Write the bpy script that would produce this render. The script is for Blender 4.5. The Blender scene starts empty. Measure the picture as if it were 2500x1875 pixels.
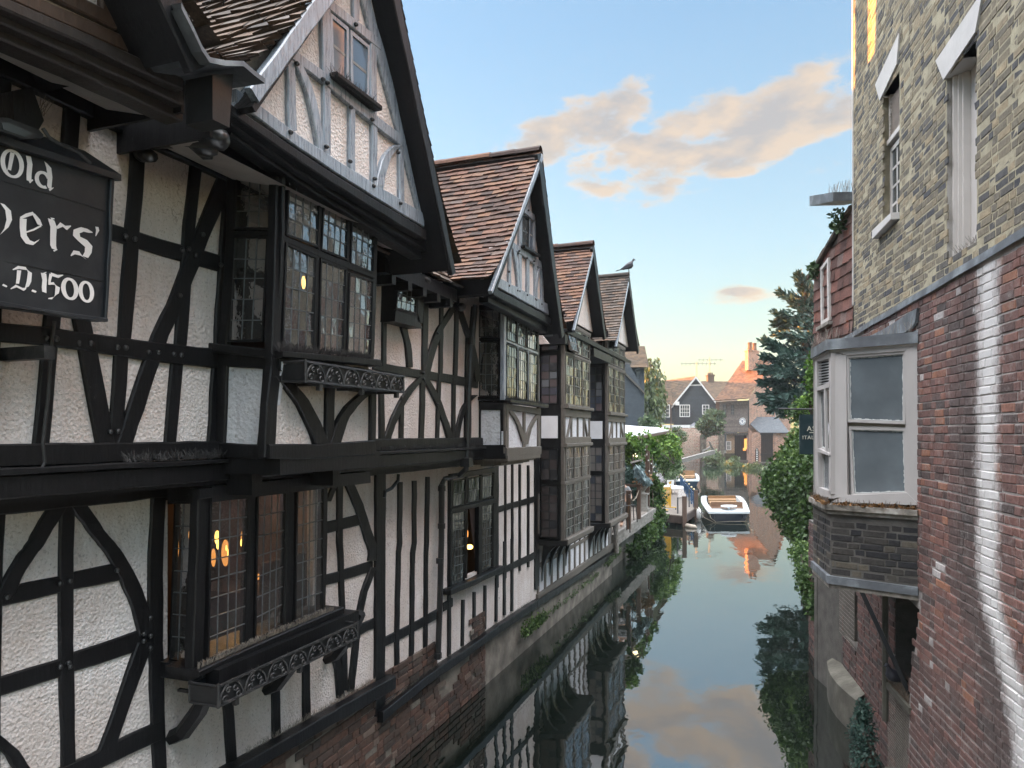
import bpy, math, random
from mathutils import Vector, Matrix, noise
random.seed(11)
R = math.radians
S = bpy.context.scene
COL = S.collection
# ------------------------------------------------------------------ camera
# world: Z up, X across the canal (timber house at negative X), Y along the canal.  water = 0
H = 3.5                       # eye height over the water
YAW = math.atan(0.3664)       # the lens looks 20 degrees to the left of the canal
FPX, CX, CY = 1733.0, 1250.0, 1058.0
cam_d = bpy.data.cameras.new("camera"); cam = bpy.data.objects.new("camera", cam_d); COL.objects.link(cam)
cam.location = (0, 0, H); cam.rotation_euler = (R(90), 0, YAW)
cam_d.sensor_width = 36; cam_d.lens = FPX/2500*36; cam_d.shift_y = (CY-937.5)/2500
cam_d.clip_start = .05; cam_d.clip_end = 4000
S.camera = cam
S.render.resolution_x, S.render.resolution_y = 1024, 768
# ------------------------------------------------------------------ light
SUN_AZ = (-1.0, 0.12); SUN_EL = 5.5
S.view_settings.view_transform = 'Standard'; S.view_settings.look = 'None'
S.view_settings.exposure = 2.9; S.view_settings.gamma = 1
S.cycles.max_bounces = 7; S.cycles.diffuse_bounces = 4; S.cycles.glossy_bounces = 4
S.cycles.transmission_bounces = 4; S.cycles.transparent_max_bounces = 10
S.cycles.use_denoising = True; S.cycles.caustics_reflective = False; S.cycles.caustics_refractive = False
S.cycles.sample_clamp_indirect = 3.0
world = bpy.data.worlds.new("World"); S.world = world; world.use_nodes = True
def build_world():
    nt = world.node_tree; nt.nodes.clear(); L = nt.links.new
    N = lambda t, **k: (lambda n: ([setattr(n, a, b) for a, b in k.items()], n)[1])(nt.nodes.new(t))
    out = N('ShaderNodeOutputWorld'); bg = N('ShaderNodeBackground'); bg.inputs[1].default_value = .15
    sky = N('ShaderNodeTexSky', sky_type='NISHITA', sun_disc=False)
    sky.sun_elevation = R(SUN_EL+3); sky.sun_rotation = math.atan2(SUN_AZ[0], SUN_AZ[1])
    sky.altitude = 0; sky.air_density = 1.0; sky.dust_density = .6; sky.ozone_density = 2.2
    tc = N('ShaderNodeTexCoord')
    # clouds: noise over the sky direction, kept to a band and a few soft patches
    def math_(op, a, b=None, c=None):
        n = N('ShaderNodeMath', operation=op)
        for i, v in enumerate((a, b, c)):
            if v is None: continue
            if hasattr(v, 'is_linked'): L(v, n.inputs[i])
            else: n.inputs[i].default_value = v
        return n.outputs[0]
    def patch(px, py, rx, ry, tilt):
        # soft elliptical patch round the direction of a point of the sky
        d = Vector(((px-CX)/FPX, 1, (CY-py)/FPX)); d.rotate(Matrix.Rotation(YAW, 3, 'Z')); d.normalize()
        e1 = Vector((math.cos(YAW), math.sin(YAW), 0)); e1 = (e1-d*e1.dot(d)).normalized(); e2 = d.cross(e1)*-1
        if e2.z < 0: e2 = -e2
        c, s = math.cos(tilt), math.sin(tilt)
        a1 = e1*c+e2*s; a2 = e2*c-e1*s
        def dot(v):
            n = N('ShaderNodeVectorMath', operation='DOT_PRODUCT'); L(tc.outputs['Generated'], n.inputs[0]); n.inputs[1].default_value = v; return n.outputs['Value']
        q = math_('ADD', math_('POWER', math_('ABSOLUTE', math_('DIVIDE', dot(a1), rx)), 2), math_('POWER', math_('ABSOLUTE', math_('DIVIDE', dot(a2), ry)), 2))
        front = math_('GREATER_THAN', dot(d), 0)
        return math_('MULTIPLY', math_('MAXIMUM', math_('SUBTRACT', 1, q), 0), front)
    ps = [patch(1405, 302, .155, .042, .42), patch(1745, 338, .235, .066, .38), patch(1960, 330, .13, .07, .1), patch(1450, 402, .045, .018, .1), patch(1840, 725, .12, .014, .05),
          patch(1780, 705, .05, .010, -.05), patch(1700, 680, .03, .010, 0), patch(1540, 505, .03, .012, .1), patch(1905, 640, .06, .01, .15), patch(1530, 590, .09, .03, 0)]
    amp = [1.35, 1.3, .55, .8, .45, .45, .4, .16, .3, .12]
    tot = None
    for p, a in zip(ps, amp):
        v = math_('MULTIPLY', p, a); tot = v if tot is None else math_('ADD', tot, v)
    # cloud noise: one for the patches, one for the cloud added overhead
    mp = N('ShaderNodeMapping'); mp.inputs['Scale'].default_value = (1, 1, 2.2); L(tc.outputs['Generated'], mp.inputs[0])
    nz = N('ShaderNodeTexNoise'); nz.inputs['Scale'].default_value = 13; nz.inputs['Detail'].default_value = 10; nz.inputs['Roughness'].default_value = .58; nz.inputs['Distortion'].default_value = .1
    L(mp.outputs[0], nz.inputs['Vector'])
    nb = N('ShaderNodeTexNoise'); nb.inputs['Scale'].default_value = 3.2; nb.inputs['Detail'].default_value = 3
    L(mp.outputs[0], nb.inputs['Vector'])
    dens = math_('ADD', math_('MULTIPLY', tot, .62), math_('MULTIPLY', math_('SUBTRACT', nz.outputs[0], .5), math_('MULTIPLY', 3.0, math_('MINIMUM', math_('MULTIPLY', tot, 1.6), 1))))
    mr = N('ShaderNodeMapRange', interpolation_type='SMOOTHSTEP'); L(dens, mr.inputs[0]); mr.inputs[1].default_value = .22; mr.inputs[2].default_value = .74
    cloud = N('ShaderNodeMixRGB'); cloud.inputs[1].default_value = CLOUD_SHADE; cloud.inputs[2].default_value = CLOUD_LIT
    # sunlit edge towards the sun, grey body away from it
    off = N('ShaderNodeMapping'); off.inputs['Scale'].default_value = (1, 1, 2.2); off.inputs['Location'].default_value = (.012, .004, -.022); L(tc.outputs['Generated'], off.inputs[0])
    nz2 = N('ShaderNodeTexNoise'); nz2.inputs['Scale'].default_value = 13; nz2.inputs['Detail'].default_value = 4; nz2.inputs['Distortion'].default_value = .1; L(off.outputs[0], nz2.inputs['Vector'])
    lit = N('ShaderNodeMapRange'); L(math_('SUBTRACT', nz.outputs[0], nz2.outputs[0]), lit.inputs[0]); lit.inputs[1].default_value = -.12; lit.inputs[2].default_value = .14
    L(math_('MULTIPLY', math_('ADD', math_('MULTIPLY', lit.outputs[0], .6), math_('SUBTRACT', 1.0, mr.outputs[0])), .85), cloud.inputs[0])
    # evening sky: the texture's own gradient, softened the way a phone's exposure holds it
    gm = N('ShaderNodeGamma'); gm.inputs[1].default_value = SKY_GAMMA; L(sky.outputs[0], gm.inputs[0])
    tint = N('ShaderNodeMixRGB', blend_type='MULTIPLY'); tint.inputs[0].default_value = 1; L(gm.outputs[0], tint.inputs[1])
    spz = N('ShaderNodeSeparateXYZ'); L(tc.outputs['Generated'], spz.inputs[0]); cr = N('ShaderNodeValToRGB'); L(spz.outputs[2], cr.inputs[0]); e = cr.color_ramp.elements
    e[0].position = SKY_TINT[0][0]; e[0].color = (*SKY_TINT[0][1], 1); e[1].position = SKY_TINT[-1][0]; e[1].color = (*SKY_TINT[-1][1], 1)
    for p_, c_ in SKY_TINT[1:-1]: q_ = e.new(p_); q_.color = (*c_, 1)
    L(cr.outputs[0], tint.inputs[2])
    mix = N('ShaderNodeMixRGB'); L(math_('MULTIPLY', mr.outputs[0], .92), mix.inputs[0]); L(tint.outputs[0], mix.inputs[1]); L(cloud.outputs[0], mix.inputs[2])
    # bright broken cloud added high overhead, out of view, to lift the shade
    sp = N('ShaderNodeSeparateXYZ'); L(tc.outputs['Generated'], sp.inputs[0])
    hi = N('ShaderNodeMapRange', interpolation_type='SMOOTHSTEP'); L(sp.outputs[2], hi.inputs[0]); hi.inputs[1].default_value = .58; hi.inputs[2].default_value = .80
    brk = N('ShaderNodeMapRange'); L(nb.outputs[0], brk.inputs[0]); brk.inputs[1].default_value = .35; brk.inputs[2].default_value = .5
    over = N('ShaderNodeMixRGB'); L(math_('MULTIPLY', hi.outputs[0], brk.outputs[0]), over.inputs[0]); L(mix.outputs[0], over.inputs[1]); over.inputs[2].default_value = OVERHEAD_FILL
    L(over.outputs[0], bg.inputs[0]); L(bg.outputs[0], out.inputs[0])
SKY_GAMMA = .55; OVERHEAD_FILL = (8.7, 8.75, 9.0, 1)
SKY_TINT = [(.0, (.57, .49, .30)), (.07, (.57, .51, .35)), (.12, (.54, .53, .42)), (.25, (.51, .54, .52)), (.5, (.42, .50, .555))]
CLOUD_LIT = (1.0, .76, .52, 1); CLOUD_SHADE = (.50, .49, .49, 1)
build_world()
sd = bpy.data.lights.new("sun", 'SUN'); sun = bpy.data.objects.new("sun", sd); COL.objects.link(sun)
sd.energy = 5.0; sd.angle = R(.5); sd.color = (1, .36, .07)
_sv = Vector((SUN_AZ[0], SUN_AZ[1], 0)).normalized()*math.cos(R(SUN_EL))+Vector((0, 0, math.sin(R(SUN_EL))))
sun.rotation_euler = _sv.to_track_quat('Z', 'Y').to_euler(); sun.location = (-40, 0, 30)

# ------------------------------------------------------------------ helpers: space
CAMP = Vector((0, 0, H)); CR = Vector((math.cos(YAW), math.sin(YAW), 0)); CF = Vector((-math.sin(YAW), math.cos(YAW), 0)); UP = Vector((0, 0, 1))
class View:                                   # a zoomed piece of the survey picture: piece coordinates -> picture coordinates
    def __init__(s, x0, y0, w): s.x0, s.y0, s.k = x0, y0, w/2212.0
    def __call__(s, x, y): return (s.x0+x*s.k, s.y0+y*s.k)
PX = lambda x, y: (x, y)
def ray(p): return CR*((p[0]-CX)/FPX)+CF+UP*((CY-p[1])/FPX)
class Plane:
    def __init__(s, o, n): s.o = Vector(o); s.n = Vector(n).normalized()
    def hit(s, p):
        r = ray(p); return CAMP+r*((s.o-CAMP).dot(s.n)/r.dot(s.n))
    def off(s, d): return Plane(s.o+s.n*d, s.n)
def wall_at(v): return Plane((v, 0, 0), (1, 0, 0))
def side_at(u): return Plane((0, u, 0), (0, -1, 0))
def at(x, y, t): return CAMP+ray((x, y))*t
def at_z(x, y, z):
    r = ray((x, y)); return CAMP+r*((z-H)/r.z)
# ------------------------------------------------------------------ helpers: objects
def tag(o, label=None, cat=None, group=None, kind=None):
    if label: o['label'] = label
    if cat: o['category'] = cat
    if group: o['group'] = group
    if kind: o['kind'] = kind
    return o
def thing(name, loc, label, cat, group=None):
    o = bpy.data.objects.new(name, None); o.empty_display_size = .2; COL.objects.link(o); o.location = loc
    return tag(o, label, cat, group)
def base_of(o):
    v = Vector((0, 0, 0))
    while o is not None: v += o.location; o = o.parent
    return v
class MB:
    """collects faces for one mesh; every face may carry a tint (a number 0..1 stored per face)"""
    def __init__(s): s.v = []; s.f = []; s.t = []; s.m = []
    def quad(s, a, b, c, d, t=.5, m=0): s.poly((a, b, c, d), t, m)
    def poly(s, ps, t=.5, m=0):
        n = len(s.v); s.v.extend(tuple(p) for p in ps); s.f.append(tuple(range(n, n+len(ps)))); s.t.append(t); s.m.append(m)
    def mesh(s, vs, fs, t=.5, m=0):
        n = len(s.v); s.v.extend(tuple(p) for p in vs)
        for f in fs: s.f.append(tuple(i+n for i in f)); s.t.append(t); s.m.append(m)
    def box(s, o, a, b, c, t=.5, m=0):        # corner o and three edge vectors
        o, a, b, c = Vector(o), Vector(a), Vector(b), Vector(c)
        p = [o, o+a, o+a+b, o+b, o+c, o+a+c, o+a+b+c, o+b+c]
        fs = [(0, 3, 2, 1), (4, 5, 6, 7), (0, 1, 5, 4), (1, 2, 6, 5), (2, 3, 7, 6), (3, 0, 4, 7)]
        if a.cross(b).dot(c) < 0: fs = [f[::-1] for f in fs]
        s.mesh(p, fs, t, m)
    def cbox(s, c, sx, sy, sz, t=.5, rz=0, m=0):   # centred box turned about z
        M = Matrix.Rotation(rz, 3, 'Z'); a, b = M@Vector((sx, 0, 0)), M@Vector((0, sy, 0)); d = Vector((0, 0, sz))
        s.box(Vector(c)-a/2-b/2-d/2, a, b, d, t, m)
    def tube(s, pts, r, n=8, t=.5, caps=True, m=0):
        pts = [Vector(p) for p in pts]; rs = r if isinstance(r, (list, tuple)) else [r]*len(pts)
        rings = []; prev = None
        for i, p in enumerate(pts):
            d = (pts[min(i+1, len(pts)-1)]-pts[max(i-1, 0)]).normalized()
            if prev is None: x = d.orthogonal().normalized()
            else:
                x = prev-d*prev.dot(d); x = x.normalized() if x.length > 1e-6 else d.orthogonal().normalized()
            prev = x; y = d.cross(x)
            rings.append([p+(x*math.cos(2*math.pi*k/n)+y*math.sin(2*math.pi*k/n))*rs[i] for k in range(n)])
        vs = [q for g in rings for q in g]; fs = []
        for i in range(len(pts)-1):
            for k in range(n):
                k2 = (k+1) % n; fs.append((i*n+k, i*n+k2, (i+1)*n+k2, (i+1)*n+k))
        if caps: fs.append(tuple(range(n))[::-1]); fs.append(tuple((len(pts)-1)*n+k for k in range(n)))
        s.mesh(vs, fs, t, m)
    def lathe(s, c, prof, n=16, t=.5, m=0):     # prof: (radius, z)
        vs = []; fs = []
        for r, z in prof:
            for k in range(n): a = 2*math.pi*k/n; vs.append((c[0]+r*math.cos(a), c[1]+r*math.sin(a), c[2]+z))
        for i in range(len(prof)-1):
            for k in range(n): k2 = (k+1) % n; fs.append((i*n+k, i*n+k2, (i+1)*n+k2, (i+1)*n+k))
        s.mesh(vs, fs, t, m)
    def ball(s, c, rx, ry, rz, nu=12, nv=8, t=.5, m=0):
        prof = [(math.sin(math.pi*i/nv), -math.cos(math.pi*i/nv)) for i in range(nv+1)]
        vs = []; fs = []
        for r, z in prof:
            for k in range(nu): a = 2*math.pi*k/nu; vs.append((c[0]+rx*r*math.cos(a), c[1]+ry*r*math.sin(a), c[2]+rz*z))
        for i in range(nv):
            for k in range(nu): k2 = (k+1) % nu; fs.append((i*nu+k, i*nu+k2, (i+1)*nu+k2, (i+1)*nu+k))
        s.mesh(vs, fs, t, m)
    def build(s, name, mat, parent=None, smooth=False):
        b = base_of(parent)
        me = bpy.data.meshes.new(name); me.from_pydata([(v[0]-b.x, v[1]-b.y, v[2]-b.z) for v in s.v], [], s.f); me.update()
        a = me.attributes.new('tint', 'FLOAT', 'FACE'); a.data.foreach_set('value', s.t)
        for q in (mat if isinstance(mat, (list, tuple)) else [mat]): me.materials.append(q)
        if any(s.m): me.polygons.foreach_set('material_index', s.m)
        if smooth: me.polygons.foreach_set('use_smooth', [True]*len(me.polygons))
        o = bpy.data.objects.new(name, me); COL.objects.link(o); o.parent = parent
        return o
def jit(a): return random.uniform(-a, a)
def lerp(a, b, t): return a+(b-a)*t
def bil(q, s, t):                              # q: TL TR BR BL, s to the right, t downwards
    return lerp(lerp(Vector(q[0]), Vector(q[1]), s), lerp(Vector(q[3]), Vector(q[2]), s), t)
# ------------------------------------------------------------------ materials
def new_mat(name):
    m = bpy.data.materials.new(name); m.use_nodes = True; nt = m.node_tree; nt.nodes.clear()
    out = nt.nodes.new('ShaderNodeOutputMaterial'); b = nt.nodes.new('ShaderNodeBsdfPrincipled'); nt.links.new(b.outputs[0], out.inputs[0])
    return m, nt, b, out
def node(nt, t, **k):
    n = nt.nodes.new(t)
    for a, v in k.items():
        if a.startswith('i_'): n.inputs[a[2:].replace('_', ' ')].default_value = v
        else: setattr(n, a, v)
    return n
def ramp(nt, fac, stops):
    n = nt.nodes.new('ShaderNodeValToRGB'); cr = n.color_ramp
    while len(cr.elements) > 1: cr.elements.remove(cr.elements[-1])
    cr.elements[0].position = stops[0][0]; cr.elements[0].color = (*stops[0][1], 1)
    for p, c in stops[1:]:
        e = cr.elements.new(p); e.color = (*c, 1)
    nt.links.new(fac, n.inputs[0]); return n.outputs[0]
def mathn(nt, op, a, b):
    n = nt.nodes.new('ShaderNodeMath'); n.operation = op
    for i, v in enumerate((a, b)):
        if hasattr(v, 'is_linked'): nt.links.new(v, n.inputs[i])
        else: n.inputs[i].default_value = v
    return n.outputs[0]
def mixc(nt, f, a, b, mode='MIX'):
    n = nt.nodes.new('ShaderNodeMixRGB'); n.blend_type = mode
    for i, v in enumerate((f, a, b)):
        if hasattr(v, 'is_linked'): nt.links.new(v, n.inputs[i])
        else: n.inputs[i].default_value = v if i == 0 else (*v, 1)
    return n.outputs[0]
def coords(nt, scale=(1, 1, 1)):
    tc = nt.nodes.new('ShaderNodeTexCoord'); mp = nt.nodes.new('ShaderNodeMapping'); mp.inputs['Scale'].default_value = scale
    nt.links.new(tc.outputs['Object'], mp.inputs[0]); return mp.outputs[0]
def noise_n(nt, vec, scale, detail=4, rough=.55, dist=0):
    n = node(nt, 'ShaderNodeTexNoise', i_Scale=scale, i_Detail=detail, i_Roughness=rough, i_Distortion=dist); nt.links.new(vec, n.inputs['Vector']); return n.outputs[0]
def bump(nt, b, h, strength=.5, dist=.01):
    n = node(nt, 'ShaderNodeBump', i_Strength=strength, i_Distance=dist); nt.links.new(h, n.inputs['Height']); nt.links.new(n.outputs[0], b.inputs['Normal']); return n
def tint_of(nt): n = nt.nodes.new('ShaderNodeAttribute'); n.attribute_name = 'tint'; return n.outputs['Fac']
def plain(name, c, rough=.6, var=.25, scale=6, bmp=0, bscale=30, stretch=(1, 1, 1), spec=.5, metal=0, c2=None, tint=0):
    """colour with soft noise variation; tint: how much the per-face number changes the brightness"""
    m, nt, b, out = new_mat(name); v = coords(nt, stretch)
    n = noise_n(nt, v, scale, 6)
    hi = c2 or tuple(min(1, x*(1+var)) for x in c); lo = tuple(x*(1-var) for x in c)
    col = ramp(nt, n, [(.3, lo), (.5, c), (.72, hi)])
    if tint:
        t = mathn(nt, 'MULTIPLY_ADD', tint_of(nt), tint*2); nt.nodes[-1].inputs[2].default_value = 1-tint
        col = mixc(nt, 1.0, col, t, 'MULTIPLY')
    nt.links.new(col, b.inputs['Base Color']); b.inputs['Roughness'].default_value = rough; b.inputs['Metallic'].default_value = metal
    b.inputs['Specular IOR Level'].default_value = spec
    if bmp: bump(nt, b, noise_n(nt, v, bscale, 5, .65), bmp, .01)
    return m
M = {}
def timber_mat(name, c, worn, rough, coat, worn_at=(.62, .72)):
    m, nt, b, out = new_mat(name)
    v = coords(nt, (1, 1, 1)); vz = coords(nt, (9, 9, 1.1))
    grain = noise_n(nt, vz, 5, 8, .7, .6); big = noise_n(nt, v, 3.1, 4)
    fl = noise_n(nt, v, 38, 8, .75)
    base = ramp(nt, grain, [(.3, tuple(x*.6 for x in c)), (.55, c), (.75, tuple(x*1.7 for x in c))])
    wear = ramp(nt, mathn(nt, 'ADD', mathn(nt, 'MULTIPLY', fl, .55), mathn(nt, 'MULTIPLY', big, .45)), [(worn_at[0], (0, 0, 0)), (worn_at[1], (1, 1, 1))])
    nt.links.new(mixc(nt, wear, base, worn), b.inputs['Base Color'])
    rr = ramp(nt, grain, [(.3, (rough*.75,)*3), (.7, (min(1, rough*1.35),)*3)]); nt.links.new(rr, b.inputs['Roughness'])
    b.inputs['Specular IOR Level'].default_value = coat
    bump(nt, b, mathn(nt, 'ADD', grain, mathn(nt, 'MULTIPLY', fl, .5)), .55, .006)
    return m
M['timber'] = timber_mat('black_timber', (.0075, .0075, .0085), (.075, .07, .068), .40, .25, (.63, .72))
M['timber_grey'] = timber_mat('sky_sheen_timber', (.27, .315, .37), (.06, .045, .038), .28, .9, (.62, .72))  # faded black timber with the sky's reflection painted into its blue-grey base
M['moulding'] = timber_mat('brown_black_timber', (.030, .022, .018), (.10, .09, .08), .42, .4)
M['timber_brown'] = timber_mat('brown_timber', (.075, .042, .026), (.14, .12, .10), .45, .5)
M['timber_lean'] = timber_mat('faded_timber', (.13, .115, .10), (.03, .028, .026), .55, .4)
def plaster_mat(name, c, dirt, bs=55, strength=.9):
    m, nt, b, out = new_mat(name); v = coords(nt)
    big = noise_n(nt, v, 1.7, 5, .6); st = noise_n(nt, coords(nt, (3, 3, .45)), 2.2, 6, .7)
    rc = noise_n(nt, v, bs, 6, .72); vor = node(nt, 'ShaderNodeTexVoronoi', i_Scale=bs*.9); nt.links.new(v, vor.inputs['Vector'])
    f = ramp(nt, mathn(nt, 'MULTIPLY', big, st), [(.17, (0, 0, 0)), (.42, (1, 1, 1))])
    col = mixc(nt, f, dirt, c)
    vc = node(nt, 'ShaderNodeTexVoronoi', feature='DISTANCE_TO_EDGE', i_Scale=1.6); wv = node(nt, 'ShaderNodeTexNoise', i_Scale=5.0, i_Detail=6.0); nt.links.new(v, wv.inputs['Vector'])
    wm = nt.nodes.new('ShaderNodeVectorMath'); wm.operation = 'MULTIPLY_ADD'; nt.links.new(wv.outputs['Color'], wm.inputs[0]); wm.inputs[1].default_value = (.5, .5, .5); nt.links.new(v, wm.inputs[2]); nt.links.new(wm.outputs[0], vc.inputs['Vector'])
    crk = ramp(nt, vc.outputs['Distance'], [(.0, (.55, .5, .48)), (.006, (1, 1, 1))]); ck = ramp(nt, big, [(.55, (0, 0, 0)), (.62, (1, 1, 1))]); col = mixc(nt, ck, col, mixc(nt, 1.0, col, crk, 'MULTIPLY'))
    pits = ramp(nt, rc, [(.33, (.55, .52, .5)), (.45, (1, 1, 1))])
    nt.links.new(mixc(nt, 1.0, col, pits, 'MULTIPLY'), b.inputs['Base Color'])
    b.inputs['Roughness'].default_value = .85; b.inputs['Specular IOR Level'].default_value = .2
    bump(nt, b, mathn(nt, 'ADD', rc, mathn(nt, 'MULTIPLY', vor.outputs['Distance'], .6)), strength, .016)
    return m
M['plaster'] = plaster_mat('roughcast_plaster', (.90, .855, .845), (.70, .62, .58))
M['plaster_white'] = plaster_mat('white_painted_plaster', (.84, .86, .90), (.66, .66, .70), 34, .7)
M['smooth_white'] = plain('white_board', (.78, .79, .82), .5, .06, 4)
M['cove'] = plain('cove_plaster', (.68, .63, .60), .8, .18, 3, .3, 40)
def tile_mat(name, stops, lichen, lich_at=(.6, .72)):
    m, nt, b, out = new_mat(name); v = coords(nt)
    t = tint_of(nt); col = ramp(nt, t, stops)
    n = noise_n(nt, v, 14, 6, .7); n2 = noise_n(nt, v, 1.3, 3); n3 = noise_n(nt, v, 60, 4, .7)
    l = ramp(nt, mathn(nt, 'ADD', mathn(nt, 'MULTIPLY', n, .6), mathn(nt, 'MULTIPLY', n2, .4)), [(lich_at[0], (0, 0, 0)), (lich_at[1], (1, 1, 1))])
    col = mixc(nt, mathn(nt, 'MULTIPLY', l, .75), col, lichen)
    col = mixc(nt, 1.0, col, ramp(nt, n3, [(.3, (.55, .55, .55)), (.7, (1.25, 1.2, 1.2))]), 'MULTIPLY')
    nt.links.new(col, b.inputs['Base Color']); b.inputs['Roughness'].default_value = .82; b.inputs['Specular IOR Level'].default_value = .3
    bump(nt, b, n3, .5, .006)
    return m
M['tile_red'] = tile_mat('red_clay_tile', [(0, (.05, .036, .032)), (.35, (.10, .06, .047)), (.6, (.15, .08, .057)), (.85, (.185, .105, .065)), (1, (.11, .088, .08))], (.17, .145, .125), (.55, .68))
M['tile_dark'] = tile_mat('mossy_clay_tile', [(0, (.05, .043, .038)), (.4, (.09, .07, .055)), (.75, (.135, .092, .065)), (1, (.12, .108, .095))], (.16, .155, .12))
M['tile_orange'] = tile_mat('orange_clay_tile', [(0, (.10, .06, .042)), (.5, (.18, .10, .062)), (1, (.25, .14, .08))], (.17, .14, .11))
M['tile_brown'] = tile_mat('brown_clay_tile', [(0, (.075, .058, .042)), (.5, (.13, .09, .058)), (1, (.18, .12, .07))], (.14, .12, .085))
M['tile_hung'] = tile_mat('tile_hanging', [(0, (.11, .06, .05)), (.4, (.17, .085, .068)), (.75, (.24, .11, .085)), (1, (.20, .15, .13))], (.12, .10, .095), (.52, .66))
M['tile_slate'] = tile_mat('grey_slate', [(0, (.09, .10, .115)), (1, (.17, .18, .20))], (.13, .14, .15))
def brick_geo_mat(name, stops, grime, streaks=False):
    m, nt, b, out = new_mat(name); v = coords(nt)
    col = ramp(nt, tint_of(nt), stops)
    n = noise_n(nt, v, 25, 8, .72); n2 = noise_n(nt, v, 2.0, 5, .6); n3 = noise_n(nt, v, 90, 3, .7)
    col = mixc(nt, 1.0, col, ramp(nt, n, [(.28, (.5, .5, .5)), (.55, (1, 1, 1)), (.75, (1.35, 1.32, 1.3))]), 'MULTIPLY')
    g = ramp(nt, mathn(nt, 'ADD', mathn(nt, 'MULTIPLY', n2, .7), mathn(nt, 'MULTIPLY', n, .3)), [(.48, (0, 0, 0)), (.68, (1, 1, 1))])
    col = mixc(nt, mathn(nt, 'MULTIPLY', g, .55), col, grime)
    nt.links.new(col, b.inputs['Base Color']); b.inputs['Roughness'].default_value = .85; b.inputs['Specular IOR Level'].default_value = .25
    bump(nt, b, mathn(nt, 'ADD', n, mathn(nt, 'MULTIPLY', n3, .4)), .7, .006)
    return m
RED = [(0, (.075, .062, .06)), (.2, (.125, .082, .076)), (.45, (.185, .10, .088)), (.66, (.24, .122, .10)), (.78, (.34, .16, .10)), (.8, (.46, .42, .41)), (1, (.72, .70, .70))]
M['brick_red'] = brick_geo_mat('old_red_brick', RED, (.09, .06, .055))
M['mortar'] = plain('lime_mortar', (.33, .30, .285), .9, .3, 9, .6, 60)
M['mortar_dark'] = plain('dirty_mortar', (.095, .088, .08), .9, .35, 6, .6, 60)
YEL = [(0, (.085, .085, .095)), (.22, (.12, .115, .112)), (.5, (.21, .18, .135)), (.75, (.28, .235, .165)), (1, (.40, .32, .21))]
M['brick_yellow'] = brick_geo_mat('yellow_stock_brick', YEL, (.15, .135, .11))
M['mortar_yellow'] = plain('pale_mortar', (.38, .335, .235), .9, .25, 8, .5, 60)
M['brick_sooty'] = brick_geo_mat('sooty_stock_brick', [(0, (.028, .028, .031)), (.45, (.055, .05, .046)), (.75, (.13, .112, .085)), (1, (.24, .20, .14))], (.045, .043, .04))
M['brick_plinth'] = brick_geo_mat('plinth_brick', [(0, (.055, .045, .04)), (.5, (.105, .065, .052)), (.8, (.145, .078, .058)), (1, (.22, .20, .17))], (.085, .078, .065))
def brick_tex(name, c1, c2, mortar, w=.22, h=.075, mort=.012, bias=0, grime=(.2, .17, .15), rot=None):
    """distant brickwork: brick texture laid over the wall's own length and height (UV in metres)"""
    m, nt, b, out = new_mat(name); uv = nt.nodes.new('ShaderNodeUVMap'); uv.uv_map = 'UVMap'
    br = node(nt, 'ShaderNodeTexBrick', i_Scale=1.0, i_Mortar_Size=mort, i_Bias=bias, i_Brick_Width=w, i_Row_Height=h); nt.links.new(uv.outputs[0], br.inputs['Vector'])
    br.inputs['Color1'].default_value = (*c1, 1); br.inputs['Color2'].default_value = (*c2, 1); br.inputs['Mortar'].default_value = (*mortar, 1)
    v = coords(nt); n = noise_n(nt, v, 2.2, 7, .65); n2 = noise_n(nt, v, 7, 4)
    col = mixc(nt, ramp(nt, n, [(.5, (0, 0, 0)), (.66, (.8, .8, .8))]), br.outputs['Color'], grime)
    col = mixc(nt, 1.0, col, ramp(nt, n2, [(.25, (.6, .6, .6)), (.75, (1.3, 1.3, 1.3))]), 'MULTIPLY')
    nt.links.new(col, b.inputs['Base Color']); b.inputs['Roughness'].default_value = .9; b.inputs['Specular IOR Level'].default_value = .2
    bump(nt, b, br.outputs['Fac'], -.4, .01)
    return m
M['iron'] = plain('wrought_iron', (.016, .016, .017), .45, .5, 20, .3, 80, c2=(.06, .055, .05))
M['rust'] = plain('rusty_spikes', (.13, .095, .07), .7, .5, 30)
M['spike'] = plain('dull_wire', (.23, .20, .17), .5, .4, 30)
M['lead'] = plain('sheet_lead', (.12, .13, .145), .55, .35, 5, .25, 18, c2=(.27, .30, .32), metal=.1)
M['came'] = plain('lead_came', (.11, .12, .125), .45, .3, 30, metal=.3)
M['came_pale'] = plain('painted_glazing_bar', (.20, .195, .185), .5, .3, 20)
M['black_paint'] = plain('black_gloss_paint', (.014, .015, .016), .35, .4, 12, .15, 40)
M['sign_black'] = plain('sign_board_paint', (.016, .018, .022), .38, .35, 4, .12, 25, c2=(.035, .037, .04))
M['letter'] = plain('letter_paint', (.82, .77, .75), .6, .12, 9)
M['bay_paint'] = plain('mauve_grey_paint', (.45, .425, .415), .5, .1, 3, .12, 25, (2, 2, .5))
M['bay_rot'] = plain('peeling_sill', (.24, .215, .185), .8, .6, 9, .8, 30, c2=(.42, .40, .37))
M['cream'] = plain('cream_paint', (.62, .58, .55), .5, .07, 3)
M['lintel'] = plain('white_lintel', (.62, .59, .57), .6, .08, 5, .2, 30)
M['frosted'] = plain('whitened_glass', (.12, .14, .155), .12, .2, 2.2, c2=(.16, .19, .21))
M['putty'] = plain('old_putty', (.55, .57, .56), .7, .2, 20)
M['grey_louvre'] = plain('aluminium_louvre', (.42, .42, .43), .45, .1, 4)
M['dark_void'] = plain('dark_interior', (.012, .010, .009), .9, .4, 3)
M['room'] = plain('panelled_room', (.05, .032, .022), .7, .5, 2.2, c2=(.10, .055, .035))
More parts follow.
